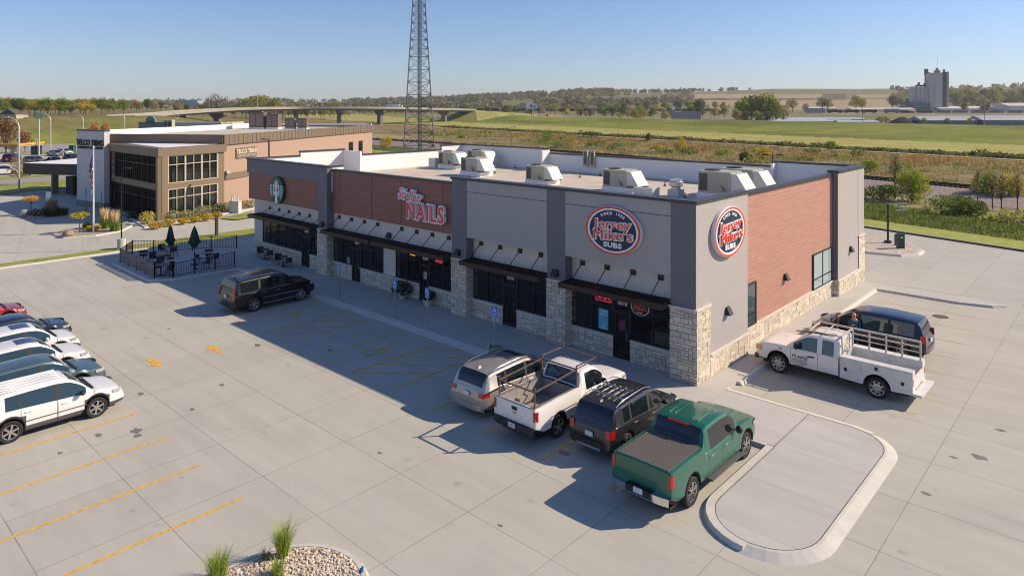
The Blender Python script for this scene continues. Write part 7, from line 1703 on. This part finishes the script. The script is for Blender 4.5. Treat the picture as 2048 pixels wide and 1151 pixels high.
# ------------------------------------------------------------------ lattice tower
x, y = D(838, 150); tw_ = empty('radio_tower', (x, y, -.2), TH+R_(8), 'tall galvanised lattice tower rising out of the top of the picture', 'tower')
M_lat = mat('lattice_steel', (.14, .15, .18), .5, metal=.3)
def twid(z): return 3.45-.062*z if z < 33 else max(.5, 1.40-.02*(z-33))
zz = [0, .6]
while zz[-1] < 62: zz.append(zz[-1]+(2.75 if zz[-1] < 20 else 1.85))
ang = [R_(210), R_(330), R_(90)]
def lp(k, z): r = twid(z)*1.155; return Vector((r*math.cos(ang[k]), r*.9*math.sin(ang[k]), z))
for k in range(3):
    f = MB()
    for a, b in zip(zz, zz[1:]): f.tube([lp(k, a), lp(k, b)], .15 if k < 2 else .13, 6)
    f.build('leg', M_lat, tw_)
for k in range(3):
    f = MB(); j = (k+1) % 3
    for a, b in zip(zz[1:], zz[2:]):
        m_ = (a+b)/2
        f.tube([lp(k, b), lp(j, b)], .05, 4); f.tube([lp(k, a), lp(j, b)], .06, 4); f.tube([lp(j, a), lp(k, b)], .06, 4)
    f.build('bracing', M_lat, tw_)
f = MB(); 
for dx in (-.22, .22): f.tube([(dx, 0, 0), (dx, 0, 62)], .07, 5)
for i in range(150): f.tube([(-.22, 0, .4*i), (.22, 0, .4*i)], .02, 4)
f.build('ladder', M_lat, tw_); f = MB(); f.tube([(.45, .1, 0), (.45, .1, 62)], .10, 6); f.build('cable_run', V_dark, tw_)
# ------------------------------------------------------------------ highway bridge
M_conc = mat('bridge_concrete', (.34, .315, .265), .9, var=.08, scale=.2); M_conc2 = mat('bridge_girder', (.20, .19, .165), .9)
BP = [(240, 305, 7.0), (300, 330, 7.5), (357, 350, 8.5), (435, 380, 9.6), (500, 400, 10.3), (592, 431, 10.6), (678, 440, 10.7), (760, 455, 10.5), (888, 532, 9.3), (940, 565, 8.7)]
br = empty('highway_bridge', (*D(678, 440), 0), 0, 'long curving concrete highway bridge on flared piers', 'bridge'); ox, oy = br.location.x, br.location.y
fx = herm([(p[0], p[1]) for p in BP]); fz = herm([(p[0], p[2]) for p in BP]); L1 = []
for i in range(81): px = 240+700*i/80; x, y = D(px, fx(px)); L1.append((x-ox, y-oy, fz(px)))
def ribbon(pts, w, zt, zb, m, name, side=0):
    f = MB(); rows = []
    for i, p in enumerate(pts):
        a, b = pts[max(i-1, 0)], pts[min(i+1, len(pts)-1)]; dd = Vector((b[0]-a[0], b[1]-a[1])).normalized(); nn = Vector((dd.y, -dd.x)); c0 = Vector((p[0], p[1]))+nn*side
        rows.append([(*(c0+nn*w/2), p[2]+zb), (*(c0+nn*w/2), p[2]+zt), (*(c0-nn*w/2), p[2]+zt), (*(c0-nn*w/2), p[2]+zb)])
    for a, b in zip(rows, rows[1:]):
        for k in range(4): f.face([a[k], b[k], b[(k+1) % 4], a[(k+1) % 4]])
    return f.build(name, m, br)
ribbon(L1, 13, 0, -.5, M_conc, 'deck'); ribbon(L1[6:], 9.5, -.5, -1.5, M_conc2, 'girder'); ribbon(L1, .4, .85, 0, M_conc, 'parapet', 6.2); ribbon(L1, .4, .85, 0, M_conc, 'parapet', -6.2)
for px in (357, 435, 512, 592, 678, 760, 888):
    x, y = D(px, fx(px)); z = fz(px)-1.5; i = min(79, int((px-240)/700*80)); dd = Vector((L1[i+1][0]-L1[i][0], L1[i+1][1]-L1[i][1])).normalized(); nn = Vector((dd.y, -dd.x)); f = MB(); zg = hgt(x, y)-.5
    prof = [(1.9, zg), (1.9, z-3.2), (5.2, z-.9), (5.2, z)]
    for a, b in zip(prof, prof[1:]):
        for s1, s2 in ((1, 1), (-1, -1)):
            pass
    fr = [(nn*w_+dd*1.0*1, zz_) for w_, zz_ in prof]+[(nn*-w_+dd*1.0, zz_) for w_, zz_ in prof[::-1]]; bk = [(nn*w_-dd*1.0, zz_) for w_, zz_ in prof]+[(nn*-w_-dd*1.0, zz_) for w_, zz_ in prof[::-1]]
    A_ = [(v.x+x-ox, v.y+y-oy, q) for v, q in fr]; B_ = [(v.x+x-ox, v.y+y-oy, q) for v, q in bk]; f.face(A_); f.face(B_[::-1])
    for k in range(8): f.face([A_[k], B_[k], B_[(k+1) % 8], A_[(k+1) % 8]])
    f.build('pier', M_conc2, br)
for px in (418, 600, 768, 918, 515):
    x, y = D(px, fx(px)); f = MB(); f.tube([(x-ox, y-oy, fz(px)), (x-ox, y-oy, fz(px)+9.5)], .12, 5); f.build('lamp_pole', M_lp, br)
x, y = D(890, 540); x2, y2 = D(1060, 640); f = MB(); a, b = Vector((x, y)), Vector((x2, y2)); e = (b-a).normalized(); nn = Vector((e.y, -e.x))
for w1, z1, w2, z2 in ((26, 0, 7, 8.6), (7, 8.6, -7, 8.6), (-7, 8.6, -26, 0)): f.face([(*(a+nn*w1+e*(30 if z1 > 1 else 8)), z1+.0), (*(b+nn*w1+e*60), z1*.2), (*(b+nn*w2+e*60), z2*.2), (*(a+nn*w2+e*(30 if z2 > 1 else 8)), z2)])
f.face([(*(a+nn*26+e*8), 0), (*(a+nn*7+e*30), 8.6), (*(a-nn*7+e*30), 8.6), (*(a-nn*26+e*8), 0)]); tag(f.build('embankment', mat('embankment_grass', (.24, .245, .065), .95, var=.3, scale=.1)), kind='structure')
sheet('river', [D(690, 330), D(742, 330), D(745, 420), D(650, 460), D(660, 380)], -.05, mat('river_water', (.10, .13, .17), .15, spec=.5))
# lorry on the bridge, far vehicles
def far_box(name, px, d, z, w_, h_, dp, m, lab, cat, rz=0, roof=None, group=None, extra=None):
    x, y = D(px, d); o = empty(name, (x, y, z), TH+rz, lab, cat, group); f = MB(); f.box(-w_/2, -dp/2, 0, w_/2, dp/2, h_); f.build('wall' if roof else 'body', m, o)
    if roof:
        f = MB(); e = .3; rh = roof[0]; P = [(-w_/2-e, -dp/2-e, h_), (w_/2+e, -dp/2-e, h_), (w_/2+e, dp/2+e, h_), (-w_/2-e, dp/2+e, h_)]; r1, r2 = (-w_/2-e, 0, h_+rh), (w_/2+e, 0, h_+rh)
        f.face([P[0], P[1], r2, r1]); f.face([P[2], P[3], r1, r2]); f.face([P[1], P[2], r2]); f.face([P[3], P[0], r1]); f.face(P[::-1]); f.build('roof', roof[1], o)
    return o
o = far_box('lorry', 786, 480, 10.6, 9, 2.6, 2.4, M_wm, 'white lorry crossing the highway bridge', 'lorry'); f = MB(); f.box(4.6, -1.1, 0, 6.6, 1.1, 2.0); f.build('cab', M_wm, o)
o = far_box('lorry', 1083, 560, 3.4, 7, 2.6, 2.4, M_wm, 'white lorry left of the billboard foot', 'lorry'); f = MB(); f.box(3.6, -1.1, 0, 5.4, 1.1, 2.0); f.build('cab', mat('cab_red', (.3, .05, .04), .5), o)
o = far_box('lorry', 1134, 560, 3.4, 4.4, 1.5, 1.8, M_wm, 'small white van on the road behind the levee', 'van'); f = MB(); f.box(2.2, -.8, 0, 3., .8, 1.0); f.build('cab', M_wm, o)
# billboards
for px, d, y0, y1, w_, lab, c in ((1063, 600, 207, 217.5, 9.5, 'wide white and blue billboard on a dark post behind the levee', (.62, .66, .70)), (1347, 560, 213, 220, 2.6, 'small white square sign above the train', (.75, .75, .75)), (1046, 620, 206, 215, 6, 'gray back of a second billboard beside the white one', (.30, .30, .27))):
    x, y = D(px, d); o = empty('billboard', (x, y, 3.5), TH, lab, 'billboard'); zt, zb = Zat(y0, d)-3.5, Zat(y1, d)-3.5; f = MB(); f.box(-w_/2, -.2, zb, w_/2, .2, zt); f.build('board', mat('board_%d' % px, c, .6), o); f = MB(); f.tube([(0, 0, -1), (0, 0, zb)], .3, 6); f.build('post', V_dark, o)
    if px == 1063: f = MB(); f.box(-1.5, -.26, zb+1.2, .6, -.21, zt-1.); f.box(1.2, -.26, zb+.9, 3.6, -.21, zb+2.4); f.build('print', mat('board_blue', (.03, .2, .5), .6), o)
# trains
M_tank = mat('tank_black', (.012, .013, .016), .5); M_hop = mat('hopper_red', (.13, .05, .04), .7, var=.2, scale=.5); M_hg = mat('hopper_gray', (.36, .38, .40), .6, var=.1, scale=.5)
def railcar(kind, px, d, z, L, lab, rz):
    x, y = D(px, d); o = empty('railcar', (x, y, z), rz, lab, 'railcar', 'rail cars behind the levee, '+kind); f = MB()
    if kind == 'tank': f.lathe([(.001, -L/2), (1.2, -L/2+.2), (1.5, -L/2+.8), (1.5, L/2-.8), (1.2, L/2-.2), (.001, L/2)], (0, 0, 2.7), 'x', 12); f.box(-.8, -.5, 4.0, .8, .5, 4.6); f.build('tank', M_tank, o, smooth=50)
    else:
        h = 4.2 if kind == 'gray' else 3.4; f.face([(-L/2, -1.5, 1.1), (L/2, -1.5, 1.1), (L/2, -1.5, h), (-L/2, -1.5, h)]); f.box(-L/2, -1.5, 1.1, L/2, 1.5, h); 
        for k in range(8): xx = -L/2+(k+.5)*L/8; f.box(xx-.08, -1.6, 1.2, xx+.08, -1.5, h)
        f.build('hopper', M_hop if kind == 'red' else M_hg, o)
    g = MB(); g.box(-L/2-.3, -1.2, .8, L/2+.3, 1.2, 1.1); 
    for sx in (-1, 1):
        for q in (-1, 1): g.lathe([(.45, -1.1), (.45, 1.1)], (sx*(L/2-2)+q*.8, 0, .45), 'y', 10)
    g.build('bogie', V_dark, o)
for i in range(17): px = 885+33*i; railcar('tank', px, 905-3.2*i, 4.9, 19, 'black tank car in the long train behind the levee', TH+R_(-9))
for i, (px, k) in enumerate(((1554, 'tank'), (1628, 'gray'), (1670, 'red'), (1703, 'red'), (1738, 'red'), (1783, 'gray'), (1815, 'tank'), (1850, 'red'), (1885, 'gray'), (1920, 'gray'), (1956, 'gray'), (1992, 'gray'), (2030, 'gray'))):
    railcar(k, px, 700, 5.0 if px < 1790 else 3.6, 15, {'tank': 'dark tank car in the rail yard by the grain elevator', 'gray': 'pale gray hopper car in the rail yard by the grain elevator', 'red': 'rusty red gondola in the rail yard by the grain elevator'}[k], TH+R_(2))
far_box('passenger_coach', 1630, 690, 5.3, 19, 4.6, 3, mat('coach_blue', (.22, .27, .33), .6), 'blue-gray coach with small windows in the rail yard', 'railcar')
# sheds
M_sw = mat('shed_gray', (.16, .18, .20), .7, lines=((0, 3.0, 0, .3, .25),)); M_sr = mat('shed_roof', (.42, .43, .45), .5); M_mr = mat('mini_roof', (.48, .52, .56), .5); M_wr = mat('white_roof', (.62, .56, .50), .6)
far_box('shed', 1884, 428, -.3, 34, 3.4, 16, M_sw, 'long dark gray shed with a pale roof, left one of the pair behind the levee', 'shed', roof=(2.6, M_sr)); far_box('shed', 2024, 425, -.3, 47, 3.6, 16, M_sw, 'long dark gray shed with a pale roof, cut by the right edge', 'shed', roof=(2.7, M_sr))
for i, (px, d, w_, dp, rz, lab) in enumerate(((1368, 430, 13, 8, 0, 'small pale low roof at the left end of the storage sheds'), (1425, 430, 15, 9, .1, 'low pale-roofed shed right of the gray block building'), (1478, 440, 32, 9, 0, 'long low white-topped storage shed left of the big trees'), (1535, 430, 22, 9, .05, 'low storage shed under the big green trees'), (1580, 470, 46, 10, -.35, 'long pale storage shed running back from the levee, first of three'), (1625, 440, 44, 10, -.30, 'long pale storage shed, middle of three'), (1640, 520, 60, 10, -.2, 'long pale storage shed, farthest of three'), (1712, 420, 24, 8, -.06, 'short gray storage shed nearest the dark pile'))):
    far_box('storage_shed', px, d, -.3, w_, 2.6, dp, M_hg, lab, 'shed', rz=rz, roof=(1.0, M_mr), group='storage sheds behind the levee')
far_box('warehouse', 1372, 470, -.3, 17, 8.2, 12, mat('ware_gray', (.27, .28, .31), .7), 'boxy gray warehouse with a pale end wall behind the levee', 'warehouse')
far_box('warehouse', 1965, 900, 5, 130, 4., 30, M_wr, 'long cream low warehouse behind the gray hopper cars', 'warehouse', roof=(3., M_wr)); far_box('warehouse', 2055, 880, 5, 70, 7.5, 30, M_wr, 'taller cream warehouse at the right edge', 'warehouse', roof=(3.5, M_wr)); far_box('warehouse', 1760, 880, 5, 80, 3., 20, M_wr, 'low cream warehouse left of the grain elevator', 'warehouse', roof=(2., M_wr)); far_box('warehouse', 1640, 900, 5, 36, 4, 20, M_wr, 'pale roof behind the blue-gray coach', 'warehouse', roof=(2., M_wr))
x, y = D(1805, 430); mb = MB(); mb.lathe([(11, 0), (6, 3.0), (1.5, 5.2), (.01, 5.5)], (0, 0, 0), 'z', 18); tag(mb.build('coal_pile', mat('black_pile', (.012, .013, .012), .95, bump=.5), None, None, (x, y, -.3)), 'black heap in front of the left gray shed', 'heap')
# grain elevator
x, y = D(1868, 900); ge = empty('grain_elevator', (x, y, 1.), TH, 'tall weathered concrete grain elevator with silos and a blue shed', 'grain elevator')
M_gc = mat('weathered_concrete', rough=.95, cols=[(.3, (.30, .29, .28)), (.5, (.46, .44, .42)), (.7, (.56, .53, .50))], scale=.10, stretch=(1, 1, .25)); px_ = 900/FPX
def Zp(py): return Zat(py, 900)-1.
f = MB(); 
for k in range(3): f.lathe([(5.6, -2), (5.6, Zp(147))], (-6+8.2*k if k < 2 else -6+8.2*1, 0 if k < 2 else 6, 0), 'z', 20)
f.box(-8, -5.4, -2, 7.8, 6, Zp(146)); f.build('head_house', M_gc, ge)
f = MB(); f.box(7.8, -4.8, -2, 13.5, 6, Zp(146)); f.build('dark_bay', mat('shaft_dark', (.07, .075, .08), .9, var=.3, scale=.2), ge); f = MB(); f.box(13.5, -5.2, -2, 16.2, 6, Zp(144)); f.build('end_bay', M_gc, ge)
f = MB()
for k in range(4): f.lathe([(3.9, -2), (3.9, Zp(174)), (.01, Zp(173))], (-28.5+5.6*k, 0, 0), 'z', 18)
f.build('silo', M_gc, ge)
f = MB(); f.tube([(-11, 0, 0), (-11, 0, Zp(138))], .9, 6); f.tube([(-9.2, 0, 0), (-9.2, 0, Zp(150))], .5, 6); f.box(-12, -1.5, Zp(150), -8.5, 1.5, Zp(138)); f.tube([(-10, 0, Zp(143)), (-4, 0, Zp(147))], .5, 6); f.build('leg_spout', V_clad, ge)
f = MB(); f.box(4-3, -2, Zp(146), 4+3, 2, Zp(141)); f.box(4-1.2, -1, Zp(141), 4+1.2, 1, Zp(136)); f.box(12, -1, Zp(146), 14, 1, Zp(139)); f.tube([(4.5, 0, Zp(136)), (4.5, 0, Zp(112))], .12, 4); f.build('rooftop_machinery', mat('machinery_tan', (.28, .2, .15), .8), ge)
f = MB(); f.box(-24, -1, Zp(173), -12, 1, Zp(170)); f.box(-21, -1, Zp(170), -19, 1, Zp(165)); f.box(-13.5, -1, Zp(172), -12, 1, Zp(167)); f.build('conveyor', V_clad, ge)
M_bs = mat('blue_shed', (.07, .13, .17), .7); f = MB(); f.box(-36, -14, -2, -19, -5, Zp(204)); f.face([(-57, -14, Zp(222)), (-36, -14, Zp(222)), (-36, -14, Zp(212)), (-46, -14, Zp(212))]); f.box(-57, -14, -2, -36, -2, Zp(222)); f.face([(-57, -14, Zp(222)), (-46, -14, Zp(212)), (-46, -2, Zp(212)), (-57, -2, Zp(222))]); f.face([(-46, -14, Zp(212)), (-36, -14, Zp(212)), (-36, -2, Zp(212)), (-46, -2, Zp(212))]); f.box(-19, -12, -2, -12, -5, Zp(206)); f.build('blue_shed', M_bs, ge)
# utility poles
for i, (px, d, y0) in enumerate(((1239, 380, 211), (1322, 350, 210), (1422, 340, 215), (1546, 340, 218), (1568, 360, 211), (1725, 330, 224), (1969, 290, 223), (1150, 420, 208), (1176, 430, 216), (1067, 450, 216), (1042, 460, 216))):
    x, y = D(px, d); z = hgt(x, y); f = MB(); f.tube([(0, 0, 0), (0, 0, Zat(y0, d)-z)], .13, 5); h_ = Zat(y0, d)-z; f.bar((-.9, 0, h_-.6), (.9, 0, h_-.6), .12); f = f.build('utility_pole', mat('pole_wood', (.28, .24, .19), .9), None, None, (x, y, z), (0, 0, TH)); tag(f, 'slim wooden utility pole by the levee', 'utility pole', 'utility poles along the levee')
# houses and store on the left
M_hs = mat('house_siding', (.42, .38, .28), .8); M_hr = mat('house_roof', (.10, .08, .075), .9)
x, y = D(24, 270); z = Zat(240, 270); 
o = far_box('house', 24, 268, z-.3, 4.2, 2.6, 6, M_hs, 'small beige house with a brown gable roof in the trees at the left', 'house', rz=R_(90), roof=(2.1, M_hr)); o = far_box('house', 35, 276, z-.3, 5, 2.4, 5, M_hs, 'brown-roofed house wing right of the beige gable', 'house', roof=(1.9, M_hr))
far_box('warehouse', 380, 1400, 8, 44, 16, 30, mat('far_blue', (.30, .36, .42), .7), 'distant pale blue-gray building with a slanted roof on the left horizon', 'warehouse'); far_box('warehouse', 305, 1500, 8, 50, 7, 30, M_wr, 'distant cream low buildings on the left horizon', 'warehouse')
o = empty('store', (*D(302, 128), 0), TH, 'gray store with a curved gable front behind the bank roof', 'store'); dS = 128
def SP(px, py): return ((px-302)/FPX*dS, 0, Zat(py, dS))
M_st = mat('store_gray', (.16, .20, .22), .8); f = MB(); f.box(SP(277, 0)[0], 0, 0, SP(327, 0)[0], 8, Zat(244, dS)); a = [SP(293, 244), SP(312, 244), SP(311, 238), SP(307, 233.5), SP(302, 232), SP(297, 233.5), SP(293.5, 238)]
f.face([(p[0], -.3, p[2]) for p in a]); f.face([(p[0], .3, p[2]) for p in a[::-1]])
for k in range(7): p, q = a[k], a[(k+1) % 7]; f.face([(p[0], -.3, p[2]), (p[0], .3, p[2]), (q[0], .3, q[2]), (q[0], -.3, q[2])])
f.build('front', M_st, o); f = MB(); f.box(SP(328, 0)[0], 1, 0, SP(438, 0)[0], 12, Zat(246, dS)); f.build('wall', mat('store_beige', (.50, .44, .36), .8), o); f = MB(); f.box(SP(328, 0)[0], 1, Zat(246, dS), SP(438, 0)[0], 1.3, Zat(243.5, dS)); f.build('parapet', M_white, o)
f = MB(); f.add(text_mesh('SHOPS', .6, .03, .01), Matrix.Translation((0, -.33, Zat(243, dS))) @ Matrix.Rotation(R_(90), 4, 'X')) if False else f.box(-.5, -.34, Zat(245.5, dS), .5, -.3, Zat(242, dS)); f.build('sign_panel', V_clad, o)
f = MB(); zt, zb = Zat(244, 115), Zat(252, 115); x, y = D(452, 115); M_yr = mat('yellow_rail', (.65, .42, .04), .5)
for k in (0, .5, 1): f.bar((-1+2*k, 0, zb-1), (-1+2*k, 0, zt), .08)
for z_ in (zt, (zt+zb)/2): f.bar((-1, 0, z_), (1, 0, z_), .08)
f.box(-1.1, .1, 0, 1.1, .5, zb-.2, 1)
tag(f.build('hatch_railing', [M_yr, M_conc], None, None, (x, y, 0), (0, 0, TH)), 'bright yellow safety railing behind the bank roof', 'railing')
# ------------------------------------------------------------------ haze
hz = MB(); hz.box(-3500, -1500, -2.2, 1500, 3500, 130); M = bpy.data.materials.new('haze_air'); M.use_nodes = True; nt = M.node_tree; nt.nodes.remove(nt.nodes['Principled BSDF'])
v = nt.nodes.new('ShaderNodeVolumePrincipled'); v.inputs['Density'].default_value = HAZE = .00010; v.inputs['Color'].default_value = (.86, .90, 1, 1); v.inputs['Anisotropy'].default_value = .2
nt.links.new(v.outputs[0], nt.nodes['Material Output'].inputs['Volume'])
tag(hz.build('haze', M), kind='stuff')
